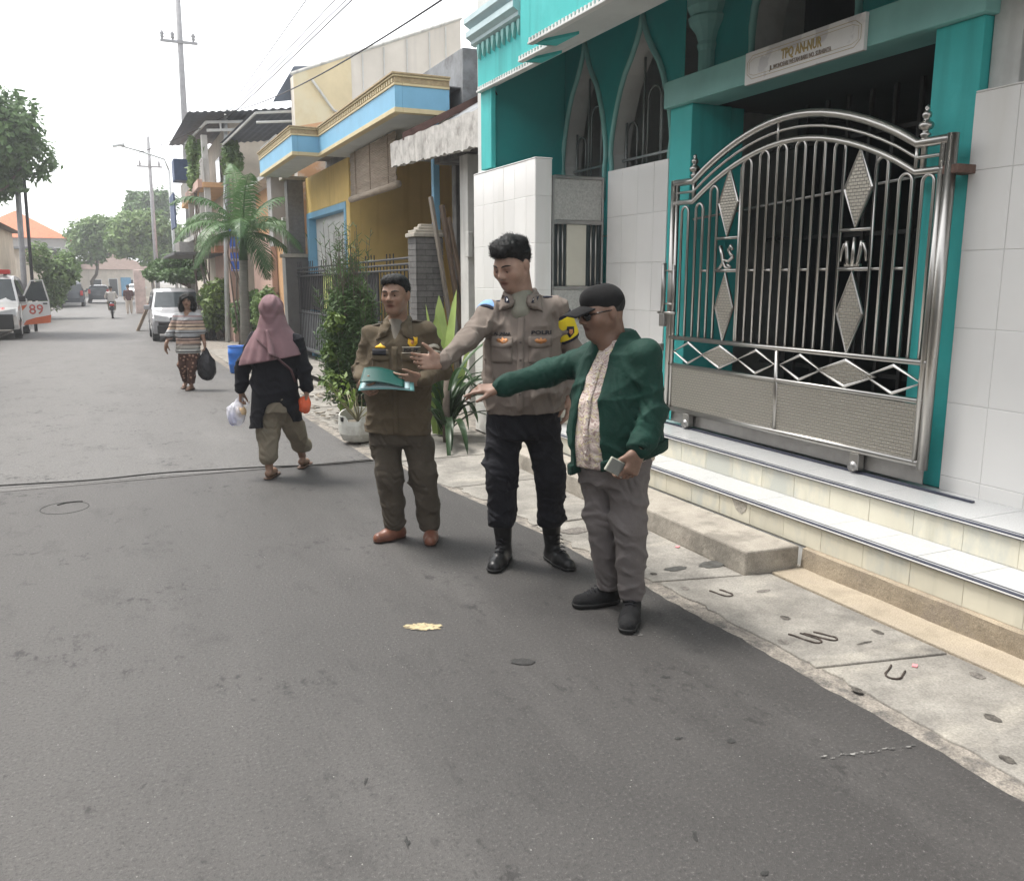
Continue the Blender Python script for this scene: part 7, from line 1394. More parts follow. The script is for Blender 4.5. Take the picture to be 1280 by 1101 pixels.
def capman():
    root = person('person', 'man in black cap, dark green jacket and grey trousers pointing with outstretched arm', (2.10, 3.41))
    H = Head((-.082,.0,1.447), 66, 13, 1.04, wide=1.03); rot = math.radians(-50); fw = np.array((-.77,-.64,0))
    j = dict(shF=(-.085,.145,1.232), elF=(-.325,.150,1.152), wrF=(-.540,.107,1.090), shN=(.098,-.135,1.258), elN=(.132,-.190,1.01), wrN=(.066,-.275,.872))
    F = Field((-.76,-.34,0), (.32,.30,1.60), .0052)
    H.build(F, full=1.20); F.cone(H.p(0,-.025,-.03), (-.03,.025,1.30), .062, .070, .03); F.cone(H.p(0,.035,-.078), (-.06,.0,1.31), .040, .05, .03)
    F.loft([(.72,-.01,0,.15,.13),(.92,-.012,0,.16,.16),(1.05,-.01,0,.155,.15),(1.17,0,.01,.15,.12),(1.25,0,.015,.13,.09),(1.30,-.01,.02,.07,.06)], rot, .03)
    F.path([(-.02,.05,1.255), j['shF'], j['elF'], j['wrF']], [.05,.048,.04,.027], .02); F.path([(.02,-.03,1.255), j['shN'], j['elN'], j['wrN']], [.05,.05,.042,.028], .02)
    hand(F, (-.560,.103,1.087), (-.985,-.11,-.03), (.02,-.35,.94), side=-1, size=.97, curl=(38,32,24,8), spread=.10, thumb=(.45,.35))
    hand(F, (.060,-.282,.856), (-.36,-.20,-.90), (.55,-.83,.05), side=1, size=1.04, curl=(48,46,42,38), thumb=(.6,.45), spread=.05)
    for a, b, c in (((-.08,.06,.78),(-.062,.03,.46),(-.015,.1,.10)), ((.05,-.05,.78),(.055,-.08,.48),(.078,-.05,.10))): F.path([a,b,c], [.08,.05,.034], .03)
    F.cone((.0,.10,.05),(-.13,.075,.035),.028,.026); F.cone((.083,-.05,.05),(.04,-.20,.035),.028,.026)
    bo, bme = body_obj(F, root, MSKIN3, H, stub=.3, smooth=1); H.face_bits(root, bvh_of(bme), gaze=(0,-1), closed=.4)
    # short hair under the cap
    F = Field(H.c-.15, H.c+.15, .0048); M = H.M(); F.ell(H.p(0,-.02,.035), (.0805*1.03,.0985,.085), M, 0); hair_cut(F, H, [-.14,-.09,-.05,-.02,.0,.03,.06,.12], [-.080,-.075,-.060,-.02,.015,.03,.12,.15]); obj('hair', F.mesh('hair', MHAIR), MHAIR, root, world=False)
    # sunglasses
    gl = obj('sunglasses', MB().tube([H.p(-.016,.106,.014),H.p(0,.110,.018),H.p(.016,.106,.014)], .002, 6), MGLASS, root, smooth=True, world=False)
    for g in (-1, 1):
        b = MB(); n = 16
        pts = [H.p(g*(.034+.025*math.cos(t)), .103-.010*abs(math.cos(t)+1 if g < 0 and False else 0)-.012*(.5+.5*math.cos(t)), .006+.019*math.sin(t)) for t in np.linspace(0, 6.283, n+1)[:-1]]
        c = H.p(g*.034,.103,.006); b.add([tuple(p) for p in pts]+[tuple(c)], [(i,(i+1)%n,n) for i in range(n)]); sol(obj('lens', b, MGLASS, gl, smooth=True, world=False), .003)
        obj('temple', MB().tube([H.p(g*.058,.088,.014),H.p(g*.078,.05,.016),H.p(g*.084,-.01,.012)], .0028, 6), MGLASS, gl, smooth=True, world=False)
    # cap
    cp = thing('cap', 'black baseball cap worn by the man in green jacket', 'cap', (2.10,3.41,0), None, math.radians(-CAM_YAW), local=True)
    F = Field(H.c-.18, H.c+.20, .0048); F.ell(H.p(0,-.014,.040), (.0820*1.04,.1000*1.04,.0835*1.04), M, 0); F.ell(H.p(0,.040,.072), (.052,.052,.046), M, .03); hair_cut(F, H, [-.14,-.11,-.05,0,.06,.09,.14], [-.022,-.018,.012,.026,.036,.040,.040]); obj('crown', F.mesh('crown', MCAPF), MCAPF, cp, world=False)
    def brim(u, v): a = (u-.5)*2; return tuple(H.p(a*.070*(1-.25*v*v), .068+.118*v*(1-.22*a*a)+.020*(1-a*a)*(1-v), .046-.014*a*a-.018*v+.002))
    sol(obj('brim', patch(brim, 14, 8), MCAPF, cp, smooth=True, world=False), .005); obj('button', MB().ball(H.p(0,-.014,.1255), .005), MCAPF, cp, smooth=True, world=False)
    cb = bvh_of(bpy.data.objects[cp.children[0].name].data); pp = H.p(0,.09,.075); decal('front_patch', cb, tuple(H.p(.012,.07,.075)), tuple(H.S), tuple(H.U), *fan([(-.020,-.012),(.020,-.012),(.022,.006),(.010,.016),(-.010,.016),(-.022,.006)]), mat('pale_patch', (.55,.55,.56), .6), cp, .003, .002)
    # shirt
    F = Field((-.30,-.28,.70), (.28,.28,1.36), .0064)
    F.loft([(.735,-.012,0,.182,.178),(.84,-.014,0,.186,.190),(.93,-.014,0,.188,.194),(1.05,-.012,0,.182,.180),(1.17,-.004,.008,.170,.150),(1.25,0,.012,.148,.114),(1.295,-.012,.02,.088,.085),(1.325,-.028,.02,.078,.078)], rot, .03)
    F.folds((-.14,-.12,.85), .14, (.2,.1,1), 60, .0035, 1); F.folds((-.12,-.10,1.08), .12, (.8,-.6,.4), 60, .003, 2); F.ripple(.0014, (26,26,20), 1.2); F.crease(.005, 14, 5); F.cone((-.055,.0,1.36), (-.085,-.055,1.30), .055, .03, .012, 's'); F.plane((0,0,.752), (.08,0,-1))
    for g in (-1, 1):
        s_ = np.array((.64,-.77,0))*g; c0 = np.array((-.03,.02,1.325)); F.path([c0-fw*.07+(0,0,.01), c0+s_*.062-fw*.02, c0+s_*.052+fw*.045-(0,0,.03), c0+s_*.035+fw*.085-(0,0,.05)], [.011,.012,.012,.008], .01)
    sm = F.mesh('shirt', MBATIK); so = obj('shirt', sm, MBATIK, root, world=False); bv = bvh_of(sm)
    decal('placket', bv, tuple(fw*.12+np.array((0,0,1.0))), (.64,-.77,0), (0,0,1), *grid2(.030,.46,2,24), MBATIK, so, .003, .003)
    MBUT = mat('pale_button', (.6,.55,.5), .4)
    for z in (.82,.9,.98,1.06,1.14,1.2): decal('button', bv, tuple(fw*.12+np.array((0,0,z))), (.64,-.77,0), (0,0,1), *fan([(.005*math.cos(t),.005*math.sin(t)) for t in np.linspace(0,6.28,8)[:-1]]), MBUT, so, .008, .002)
    # jacket, open at the front
    F = Field((-.62,-.32,.66), (.34,.34,1.38), .0064)
    F.loft([(.70,.0,0,.215,.205),(.80,.0,0,.211,.209),(.93,-.008,0,.212,.213),(1.05,-.006,0,.206,.199),(1.17,.002,.01,.198,.170),(1.25,.006,.015,.180,.140),(1.305,-.003,.02,.125,.116),(1.365,-.020,.024,.094,.094)], rot, .03)
    F.path([(-.02,.05,1.255), j['shF'], j['elF'], j['wrF']], [.07,.076,.062,.046], .04); F.path([(.02,-.03,1.26), j['shN'], j['elN'], j['wrN']], [.07,.074,.060,.050], .018)
    F.ell(np.array(j['wrN'])*.80+np.array(j['elN'])*.20, (.060,.060,.05), None, .02); F.ell(np.array(j['wrF'])*.88+np.array(j['elF'])*.12, (.05,.055,.055), None, .02)
    F.folds(j['elN'], .10, (.3,.2,1), 70, .006, 1); F.folds((.14,-.09,1.10), .11, (.5,.3,1), 55, .005, 2.5); F.folds((-.2,.15,1.19), .12, (1,0,.3), 62, .005, 1.2); F.folds(j['elF'], .09, (1,0,.3), 80, .0045, .3); F.folds((-.45,.125,1.12), .08, (1,0,.3), 75, .0045, 2.2); F.folds((.10,-.14,.92), .14, (.3,.2,1), 50, .005, .6); F.folds((.0,-.16,1.10), .12, (.9,.2,.6), 45, .005, 1); F.ripple(.0022, (22,22,17), 3.1); F.crease(.0085, 17, 6, (20,42))
    # collar band, then the opening
    F.path([tuple(np.array((-.024,.022,1.358))+np.array((.078*math.cos(t)*.64-.075*math.sin(t)*.77*-1, -.075*math.cos(t)*.77+.075*math.sin(t)*.64, -.012*(1-math.cos(t-1.2))))) for t in np.linspace(0,6.283,13)], [.014]*13, .008)
    F.loft([(.64,*(fw[:2]*.27),.092,.25),(.9,*(fw[:2]*.27),.080,.25),(1.1,*(fw[:2]*.26),.060,.25),(1.25,*(fw[:2]*.22),.045,.22),(1.40,*(fw[:2]*.18),.052,.22)], rot, .01, 4, 's'); F.cone((-.05,.0,1.40), (-.035,.015,1.30), .07, .055, .01, 's')
    F.plane((0,0,.752), (.28,-.10,-1)); 
    jm = F.mesh('jacket', MGRN); jo = obj('jacket', jm, MGRN, root, world=False)
    MRIB = fabric('green_ribbing', (.004,.028,.02), bump=.8, bs=120)
    for el, wr, r in ((j['elF'], j['wrF'], .046), (j['elN'], j['wrN'], .058)):
        a, b = np.array(el), np.array(wr); d = (b-a)/np.linalg.norm(b-a); Fb = Field(np.minimum(a,b)-.1, np.maximum(a,b)+.1, .006); Fb.cone(a, b+d*.03, r+.004, r-.006, 0); Fb.plane(b+d*.012, d); Fb.plane(b-d*.045, -d); obj('cuff', Fb.mesh('cuff', MRIB), MRIB, jo, world=False)
    Fb = Field((-.30,-.30,.62),(.32,.30,.95),.0066); Fb.loft([(.62,.0,0,.222,.212),(.80,.0,0,.231,.224),(.95,-.004,0,.232,.228)], rot, .0); Fb.loft([(.5,*(fw[:2]*.27),.098,.25),(1.0,*(fw[:2]*.27),.085,.25)], rot, .01, 4, 's'); Fb.plane((0,0,.750),(.28,-.10,-1)); Fb.plane((0,0,.80),(-.28,.10,1)); obj('hem_band', Fb.mesh('hem_band', MRIB), MRIB, jo, world=False)
    # trousers
    F = Field((-.26,-.24,.07), (.26,.26,.86), .0064); F.loft([(.66,-.012,.005,.150,.145),(.75,-.012,0,.172,.165),(.84,-.012,0,.178,.172)], rot, .03)
    for hp, kn, an in (((-.075,.06,.76),(-.060,.03,.46),(-.012,.098,.12)), ((.048,-.05,.76),(.055,-.082,.48),(.080,-.050,.12))):
        F.path([hp, kn, an], [.104,.080,.063], .028); F.folds((kn[0],kn[1]-.04,kn[2]), .09, (.25,0,1), 80, .005, 1+kn[0]*20); F.folds((an[0],an[1]-.03,.16), .08, (.1,0,1), 95, .005, 2+8*kn[0]); F.folds((hp[0],hp[1]-.08,.66), .10, (.7,0,.7), 55, .0045, .7)
    F.ripple(.0013, (24,24,19), .5); F.crease(.010, 21, 6, (30,60)); F.plane((0,0,.088), (0,0,-1)); obj('trousers', F.mesh('trousers', MGREYTR), MGREYTR, root, world=False)
    for heel, toe, an in (((.008,.118),(-.155,.068),(-.012,.105,.10)), ((.090,-.020),(.038,-.235),(.082,-.045,.10))):
        lo_ = (min(heel[0],toe[0])-.1, min(heel[1],toe[1])-.1, -.012); hi_ = (max(heel[0],toe[0])+.1, max(heel[1],toe[1])+.1, .16)
        F = Field(lo_, hi_, .0056); shoe(F, heel, toe, .046, .06, an, .048, .040); F.plane((0,0,.001), (0,0,-1)); F.plane((0,0,.112), (0,0,1)); sh = obj('shoe', F.mesh('shoe', MSHOEB), MSHOEB, root, world=False)
        F2 = Field(lo_, (hi_[0],hi_[1],.05), .006); m_ = np.array(heel)*.4+np.array(toe)*.6; F2.cone((*heel,.03),(*m_,.03),.045,.052,.02); F2.cone((*m_,.03),(*toe,.028),.052,.046,.02); F2.plane((0,0,.003),(0,0,-1)); F2.plane((0,0,.025),(0,0,1)); obj('sole', F2.mesh('sole', MRUB), MRUB, sh, world=False)
        d = np.array(toe)-np.array(heel); d = d/np.linalg.norm(d); nn = np.array((-d[1], d[0])); L = MB()
        for i in range(4):
            c = np.array(heel)+d*(.085+.018*i); z = .098-.009*i; L.tube([(*(c-nn*.026), z-.006), (*c, z+.004), (*(c+nn*.026), z-.006)], .0035, 5)
        obj('laces', L, MBLKTXT, sh, smooth=True, world=False)
        if heel[0] > .05: t_ = np.array(heel)+d*.075; obj('tongue_tag', MB().obox((*t_, .112), (.013,.003,.012), Matrix.Rotation(math.atan2(nn[1],nn[0]),3,'Z')), MFLASH, sh, world=False)
    return root
MSHOEB = fabric('black_sneaker', (.014,.014,.015), bump=.4, bs=80); capman()
ph = thing('phone', 'pale phone held low in left hand of man in green jacket', 'phone', (2.10,3.41,0), None, math.radians(-CAM_YAW), local=True)
Rp = Euler((math.radians(12), math.radians(28), math.radians(30))).to_matrix()
obj('case', MB().obox((-.035,-.312,.790), (.058,.006,.033), Rp), mat('pale_case', (.50,.50,.42), .3, var=.1), ph, bevel=.004, world=False); obj('screen', MB().obox(Vector((-.035,-.312,.790))+Rp@Vector((0,-.0072,0)), (.053,.001,.029), Rp), mat('phone_glass', (.20,.21,.20), .1, var=.2), ph, world=False); obj('painted_reflection', MB().ball(Vector((-.035,-.312,.790))+Rp@Vector((.030,-.008,.020)), (.014,.003,.010)), mat('painted_warm_reflection', (.80,.55,.20), .3), ph, world=False)  # warm reflection on the phone's corner painted as a coloured spot
# ------------------------------------------------------------------ the woman in the mauve headscarf, walking away
MMAUVE = fabric('mauve_headscarf', (.225,.135,.148), var=.10, rough=.8, bump=.15, cs=.5, crease=4); MBLKC = fabric('black_cardigan', (.010,.010,.014), var=.2); MKHAKI = fabric('olive_grey_trousers', (.215,.185,.140), var=.10, cs=.8, bump=.4); MSAND_ = mat('brown_sandal', (.10,.055,.035), .6)
def thin_bag_mat(n, c, a, rough=.35): m = mat(n, c, rough, var=.15, vs=14, alpha=a, obj_space=True, bump=.5, bs=30); return m
def hijab():
    root = person('person', 'woman in mauve headscarf and black cardigan walking away with shopping bags', (1.08,7.05))
    F = Field((-.36,-.25,0),(.42,.62,1.46),.007); wA, wB = (-.228,0,.715), (.296,0,.722)
    F.ell((.05,0,1.365),(.075,.09,.10),None,.02); F.cone((.05,.0,1.30),(.055,0,1.2),.05,.055); F.loft([(.62,.05,0,.13,.10),(.8,.05,0,.12,.09),(1.0,.055,0,.14,.09),(1.14,.06,0,.12,.07),(1.2,.06,0,.05,.05)],0,.03)
    F.path([(.04,0,1.16),(-.09,0,1.12),(-.205,.02,.89),wA],[.045,.045,.036,.024]); F.path([(.08,0,1.16),(.225,0,1.11),(.275,.02,.89),wB],[.045,.045,.036,.024])
    hand(F, wA, (-.05,.05,-1), (-.9,0,0), side=1, size=.9, curl=(55,55,52,50)); hand(F, wB, (.0,.05,-1), (.9,0,0), side=-1, size=.9, curl=(55,55,52,50))
    F.path([(-.02,0,.66),(-.03,.01,.38),(-.030,-.02,.09)],[.08,.05,.032],.03); F.path([(.125,0,.66),(.140,.16,.40),(.140,.40,.10)],[.08,.05,.032],.03)
    F.cone((-.03,-.05,.045),(-.025,.10,.035),.030,.032); F.cone((.140,.36,.055),(.150,.50,.03),.030,.030); F.plane((0,0,.012),(0,0,-1)); bo, me = body_obj(F, root, MSKIN1, smooth=1)
    F = Field((-.30,-.27,.86),(.42,.26,1.52),.0065); F.ell((.05,-.005,1.372),(.093,.108,.102),None,.02); F.cone((.052,.0,1.31),(.056,.0,1.20),.085,.11,.04)
    F.loft([(.88,.055,-.01,.275,.175),(.97,.055,-.01,.258,.168),(1.06,.055,-.005,.225,.150),(1.14,.057,0,.185,.130),(1.22,.057,0,.125,.108),(1.30,.055,0,.09,.095)],0,.03,2.1)
    F.cone((.05,-.16,1.20),(.09,-.20,1.02),.012,.03,.04); x = F.ax[0][:,None,None]; z = F.ax[2][None,None,:]; y = F.ax[1][None,:,None]; ang = np.arctan2(y+.0*z, x-.055); amp = np.clip((1.24-z)/.3,0,1)
    F.f += (.011*amp*np.sin(ang*9+3*z)*np.cos(ang*4.0-5*z)+.004*np.sin(z*60+3*np.sin(ang*3))*np.clip((z-1.15)/.2,0,1)).astype(np.float32); F.plane((0,0,.958),(.18,.0,-1)); F.plane((.31,0,1.0),(.6,0,-1)); F.cone((-.02,-.14,1.29),(.12,-.14,1.31),.006,.006,.012,'s'); sm = F.mesh('headscarf', MMAUVE); so = obj('headscarf', sm, MMAUVE, root, world=False); bv = bvh_of(sm)
    P = []
    for t in np.linspace(0,1,14):
        o = Vector((-.045+.27*t,-.5,1.14-.24*t)); h = bv.ray_cast(o, Vector((0,1,0)), 1.0); P.append(h[0]+Vector((0,-.004,0)) if h[0] else o+Vector((0,.33,0)))
    P.append(Vector((.25,-.15,.80))); obj('bag_strap', MB().tube(P, .010, 6, ry=.004), mat('dark_mauve_strap', (.08,.04,.045), .7), root, smooth=True, world=False)
    F = Field((-.34,-.24,.40),(.42,.24,1.18),.007); F.loft([(.42,.04,0,.205,.150),(.55,.045,0,.195,.148),(.70,.045,0,.188,.142),(.85,.05,0,.178,.132),(1.0,.055,0,.188,.128),(1.10,.058,0,.17,.105),(1.17,.058,0,.08,.08)],0,.03)
    F.path([(.04,0,1.15),(-.09,0,1.115),(-.208,.02,.89),(-.228,0,.735)],[.06,.066,.062,.05],.02); F.path([(.08,0,1.15),(.225,0,1.105),(.278,.02,.89),(.294,0,.742)],[.06,.066,.062,.05],.02); F.cone((.075,-.25,.40),(.075,-.12,.545),.115,.09,.02,'s'); F.cone((.075,.25,.40),(.075,.1,.5),.115,.09,.02,'s'); F.ell((.075,0,.42),(.125,.3,.215),None,.02,'s'); F.folds((.05,-.13,.80),.16,(.2,0,1),50,.004,1); F.folds((-.21,0,.88),.09,(.1,0,1),80,.004,1); F.folds((.28,0,.88),.09,(.1,0,1),80,.004,2); F.plane((0,0,.44),(.16,0,-1)); F.ripple(.002,(24,24,16),.4); F.crease(.010,4,6)
    obj('cardigan', F.mesh('cardigan', MBLKC), MBLKC, root, world=False); obj('tag', MB().obox((-.135,-.155,.63),(.008,.003,.012)), MWHT, root, world=False)
    F = Field((-.20,-.20,.12),(.32,.56,.78),.007); F.loft([(.55,.05,0,.155,.13),(.66,.05,0,.165,.135),(.76,.05,0,.155,.125)],0,.03); F.path([(-.02,0,.62),(-.032,.01,.38),(-.030,-.02,.185)],[.098,.088,.076],.03); F.path([(.122,.0,.62),(.140,.15,.40),(.140,.36,.20)],[.098,.088,.074],.03)
    for c, s in (((-.03,-.02,.24),1.0),((.140,.33,.26),2.2)): F.folds(c,.10,(.3,.2,1),60,.008,s)
    F.folds((-.02,-.08,.42),.12,(.5,0,1),50,.006,.5); F.folds((.13,.05,.48),.12,(-.5,0,1),50,.006,1.5); F.ripple(.002,(25,25,18),1); F.crease(.014,6,6,(28,55)); obj('trousers', F.mesh('trousers', MKHAKI), MKHAKI, root, world=False)
    for h, t_ in (((-.03,-.065),(-.022,.125)),((.142,.335),(.155,.525))): F = Field((h[0]-.08,h[1]-.08,-.01),(t_[0]+.08,t_[1]+.08,.06),.006); F.cone((*h,.012),(*t_,.012),.036,.044,0,sq=((0,0,1),.5)); F.plane((0,0,.004),(0,0,-1)); F.plane((0,0,.016),(0,0,1)); s_ = obj('sandal', F.mesh('sandal', MSAND_), MSAND_, root, world=False); obj('strap', MB().tube([(h[0]-.035,(h[1]+t_[1])/2+.03,.015),(h[0],(h[1]+t_[1])/2+.05,.062),(h[0]+.04,(h[1]+t_[1])/2+.03,.015)], .008, 6), MSAND_, s_, smooth=True, world=False)
hijab()
def shopping_bag(label, base, hand_, c, r_, m, items, rz=math.radians(-CAM_YAW), h=.009, hw=.03):
    t = thing('shopping_bag', label, 'bag', (base[0],base[1],base[2] if len(base) > 2 else 0), 'shopping bags', rz, local=True); F = Field(np.minimum(hand_,c)-max(r_)-.05, np.maximum(hand_,c)+max(r_)+.05, h)
    F.ell(c, r_, None, .03); F.cone(np.array(c)+(0,0,r_[2]*.5), hand_, r_[0]*.75, hw*.5, .04, sq=((0,1,0),.6)); x, y, z = F.ax[0][:,None,None]-c[0], F.ax[1][None,:,None]-c[1], F.ax[2][None,None,:]-c[2]; F.f += (.006*np.sin(np.arctan2(y+0*z,x+0*z)*9+14*z)*np.sin(z*30+8*x)+.003*np.sin(x*95+40*z)*np.sin(z*60)).astype(np.float32); obj('film', F.mesh('film', m), m, t, world=False)
    obj('handle', MB().tube([np.array(hand_)+(-hw*.5,0,-.03), np.array(hand_)+(0,0,.02), np.array(hand_)+(hw*.5,0,-.03)], .006, 5), m, t, smooth=True, world=False)
    for nm, cc, rr, mm in items: obj(nm, MB().ball(cc, rr, 12, 8), mm, t, smooth=True, world=False)
MBAGW = thin_bag_mat('thin_white_film', (.72,.72,.80), .62); MBAGO = thin_bag_mat('orange_film', (.85,.14,.05), .85); MBAGB = mat('black_bag_film', (.012,.012,.016), .35, var=.3, vs=10, bump=.7, bs=22, obj_space=True)
shopping_bag('thin white plastic bag of groceries in left hand of headscarf woman', (1.08,7.05), (-.232,.0,.665), (-.275,-.01,.515), (.072,.055,.085), MBAGW, [('bread_roll',(-.235,-.01,.545),(.045,.04,.05),mat('bread', (.70,.50,.30), .8)),('milk_pouch',(-.305,-.01,.485),(.035,.03,.055),mat('pale_blue_pouch', (.50,.52,.80), .4))])
shopping_bag('orange red plastic bag in right hand of headscarf woman', (1.08,7.05), (.298,.0,.672), (.278,-.005,.592), (.045,.038,.062), MBAGO, [])
# ------------------------------------------------------------------ the woman in the striped blouse
def stripes():
    m = fabric('striped_blouse', (.36,.36,.35), var=.06); n = m.node_tree.nodes; L = m.node_tree.links.new; p = bsdf(m); src = p.inputs['Base Color'].links[0].from_socket; tc = n.new('ShaderNodeTexCoord'); sp = n.new('ShaderNodeSeparateXYZ'); L(tc.outputs['Object'], sp.inputs[0])
    mr = n.new('ShaderNodeMapRange'); mr.inputs['From Min'].default_value = .55; mr.inputs['From Max'].default_value = 1.2; L(sp.outputs[2], mr.inputs['Value']); r = n.new('ShaderNodeValToRGB'); L(mr.outputs[0], r.inputs[0]); cr = r.color_ramp; cr.interpolation = 'CONSTANT'
    seq = [(0,(.40,.41,.39)),(.07,(.06,.05,.05)),(.09,(.40,.40,.38)),(.15,(.10,.09,.09)),(.17,(.42,.40,.36)),(.23,(.22,.19,.18)),(.27,(.42,.30,.24)),(.34,(.08,.06,.06)),(.37,(.45,.33,.28)),(.40,(.07,.06,.06)),(.44,(.33,.34,.35)),(.52,(.06,.05,.05)),(.545,(.34,.35,.36)),(.60,(.55,.42,.32)),(.66,(.07,.06,.06)),(.68,(.50,.38,.30)),(.74,(.07,.06,.06)),(.76,(.46,.33,.28)),(.81,(.07,.06,.06)),(.83,(.36,.36,.37)),(.90,(.30,.22,.22)),(.94,(.36,.37,.38))]
    while len(cr.elements) < len(seq): cr.elements.new(.5)
    for e, (q, c) in zip(cr.elements, seq): e.position = q; e.color = (*c,1)
    L(r.outputs[0], p.inputs['Base Color']); return m
MSTR = stripes(); MFLOR = fabric('floral_trousers', (.085,.045,.035), var=.2); 
def floral(m):
    n = m.node_tree.nodes; L = m.node_tree.links.new; p = bsdf(m); src = p.inputs['Base Color'].links[0].from_socket; tc = n.new('ShaderNodeTexCoord'); v = n.new('ShaderNodeTexVoronoi'); v.inputs['Scale'].default_value = 17; L(tc.outputs['Object'], v.inputs['Vector']); r = n.new('ShaderNodeMapRange'); r.inputs['From Min'].default_value = .36; r.inputs['From Max'].default_value = .22; L(v.outputs['Distance'], r.inputs['Value']); x = n.new('ShaderNodeMix'); x.data_type = 'RGBA'; x.inputs[7].default_value = (.36,.22,.16,1); L(src, x.inputs[6]); L(r.outputs[0], x.inputs[0]); L(x.outputs[2], p.inputs['Base Color'])
floral(MFLOR)
def striped():
    root = person('person', 'woman in striped blouse and patterned trousers walking towards camera with black bag', (.98,14.39)); root.location.z = gz(14.39)
    H = Head((.052,0,1.375), -14, 2, .92); F = Field((-.36,-.28,0),(.42,.30,1.5),.0085); H.build(F); F.cone(H.p(0,-.02,-.03),(.05,.02,1.2),.048,.05,.03); F.loft([(.6,.03,0,.13,.1),(.9,.03,0,.14,.1),(1.05,.04,0,.14,.09),(1.15,.045,.01,.12,.07),(1.22,.05,.015,.05,.05)],0,.03)
    F.path([(.03,.01,1.17),(-.115,.0,1.125),(-.235,.02,.90),(-.272,-.10,.735)],[.045,.045,.036,.024]); F.path([(.07,.01,1.17),(.205,.0,1.125),(.245,.02,.90),(.290,-.02,.72)],[.045,.045,.036,.024]); hand(F,(-.275,-.11,.725),(-.1,-.15,-1),(-.9,.2,0),side=1,size=.9,curl=(20,18,16,14)); hand(F,(.292,-.025,.71),(.02,0,-1),(.9,0,0),side=-1,size=.9,curl=(58,58,56,54))
    F.path([(-.05,0,.62),(-.075,-.01,.38),(-.120,.17,.12)],[.08,.05,.033],.03); F.path([(.10,0,.62),(.085,-.05,.36),(.045,-.04,.09)],[.08,.05,.033],.03); F.cone((-.12,.18,.09),(-.125,.10,.035),.03,.03); F.cone((.045,-.0,.04),(.035,-.14,.03),.03,.032); F.plane((0,0,.01),(0,0,-1)); bo, me = body_obj(F, root, MSKIN1, H); H.face_bits(root, bvh_of(me), closed=.3)
    F = Field(H.c-.24, H.c+.22, .008); M = H.M(); F.ell(H.p(0,-.02,.035),(.098,.110,.096),M,0)
    for a, f, u, r_ in ((.085,-.02,-.05,.055),(-.085,-.02,-.05,.055),(.09,-.03,-.11,.05),(-.09,-.03,-.11,.05),(0,-.08,-.06,.08),(.05,-.07,-.12,.06),(-.05,-.07,-.12,.06),(.07,.02,.03,.04),(-.07,.02,.03,.04)): F.ell(H.p(a,f,u),(r_,r_,r_*1.15),M,.03)
    X, Y, Z = F.ax[0][:,None,None]-H.c[0], F.ax[1][None,:,None]-H.c[1], F.ax[2][None,None,:]-H.c[2]; F.f += (.007*np.sin(X*60+3*np.sin(Z*30))*np.sin(Z*50+Y*40)).astype(np.float32); F.ell(H.p(0,.115,-.032),(.056,.10,.080),M,.01,'s'); hm = F.mesh('hair', MHAIR); ho = obj('hair', hm, MHAIR, root, world=False); strands(hm, ho, -H.U+H.S*.1, 1800, .05, 3, .3, .002)
    F = Field((-.30,-.22,.54),(.36,.22,1.30),.008); F.loft([(.55,.025,0,.190,.140),(.75,.03,0,.185,.138),(.95,.035,0,.178,.132),(1.07,.04,0,.175,.118),(1.15,.045,.01,.14,.095),(1.205,.05,.015,.075,.07)],0,.03); F.path([(.03,.01,1.165),(-.115,.0,1.12),(-.232,.02,.91),(-.250,-.04,.85)],[.06,.066,.064,.066],.02); F.path([(.07,.01,1.165),(.205,.0,1.12),(.243,.02,.92)],[.06,.066,.064],.02); F.cone((.05,0,1.25),(.045,-.07,1.18),.05,.03,.01,'s'); F.ripple(.003,(22,22,15),1); F.crease(.012,9,5); F.plane((0,0,.578),(0,0,-1)); obj('blouse', F.mesh('blouse', MSTR), MSTR, root, world=False)
    F = Field((-.24,-.20,.10),(.28,.30,.72),.008); F.loft([(.5,.025,0,.15,.12),(.7,.025,0,.155,.125)],0,.03); F.path([(-.05,0,.58),(-.076,-.01,.38),(-.116,.15,.15)],[.092,.072,.056],.03); F.path([(.098,0,.58),(.085,-.05,.36),(.046,-.04,.13)],[.092,.072,.056],.03); F.ripple(.003,(24,24,18),.6); F.crease(.012,11,5); obj('trousers', F.mesh('trousers', MFLOR), MFLOR, root, world=False)
    for h, t_ in (((-.12,.20),(-.126,.07)),((.046,.02),(.034,-.165))): F = Field((min(h[0],t_[0])-.07,t_[1]-.08,-.01),(max(h[0],t_[0])+.07,h[1]+.08,.06),.008); F.cone((*h,.014),(*t_,.014),.036,.042,0,sq=((0,0,1),.5)); F.plane((0,0,.004),(0,0,-1)); obj('sandal', F.mesh('sandal', MSAND_), MSAND_, root, world=False)
striped()
shopping_bag('large black plastic bag hanging from hand of striped blouse woman', (.98,14.39,gz(14.39)), (.300,-.03,.655), (.300,-.03,.345), (.150,.11,.20), MBAGB, [], hw=.05)
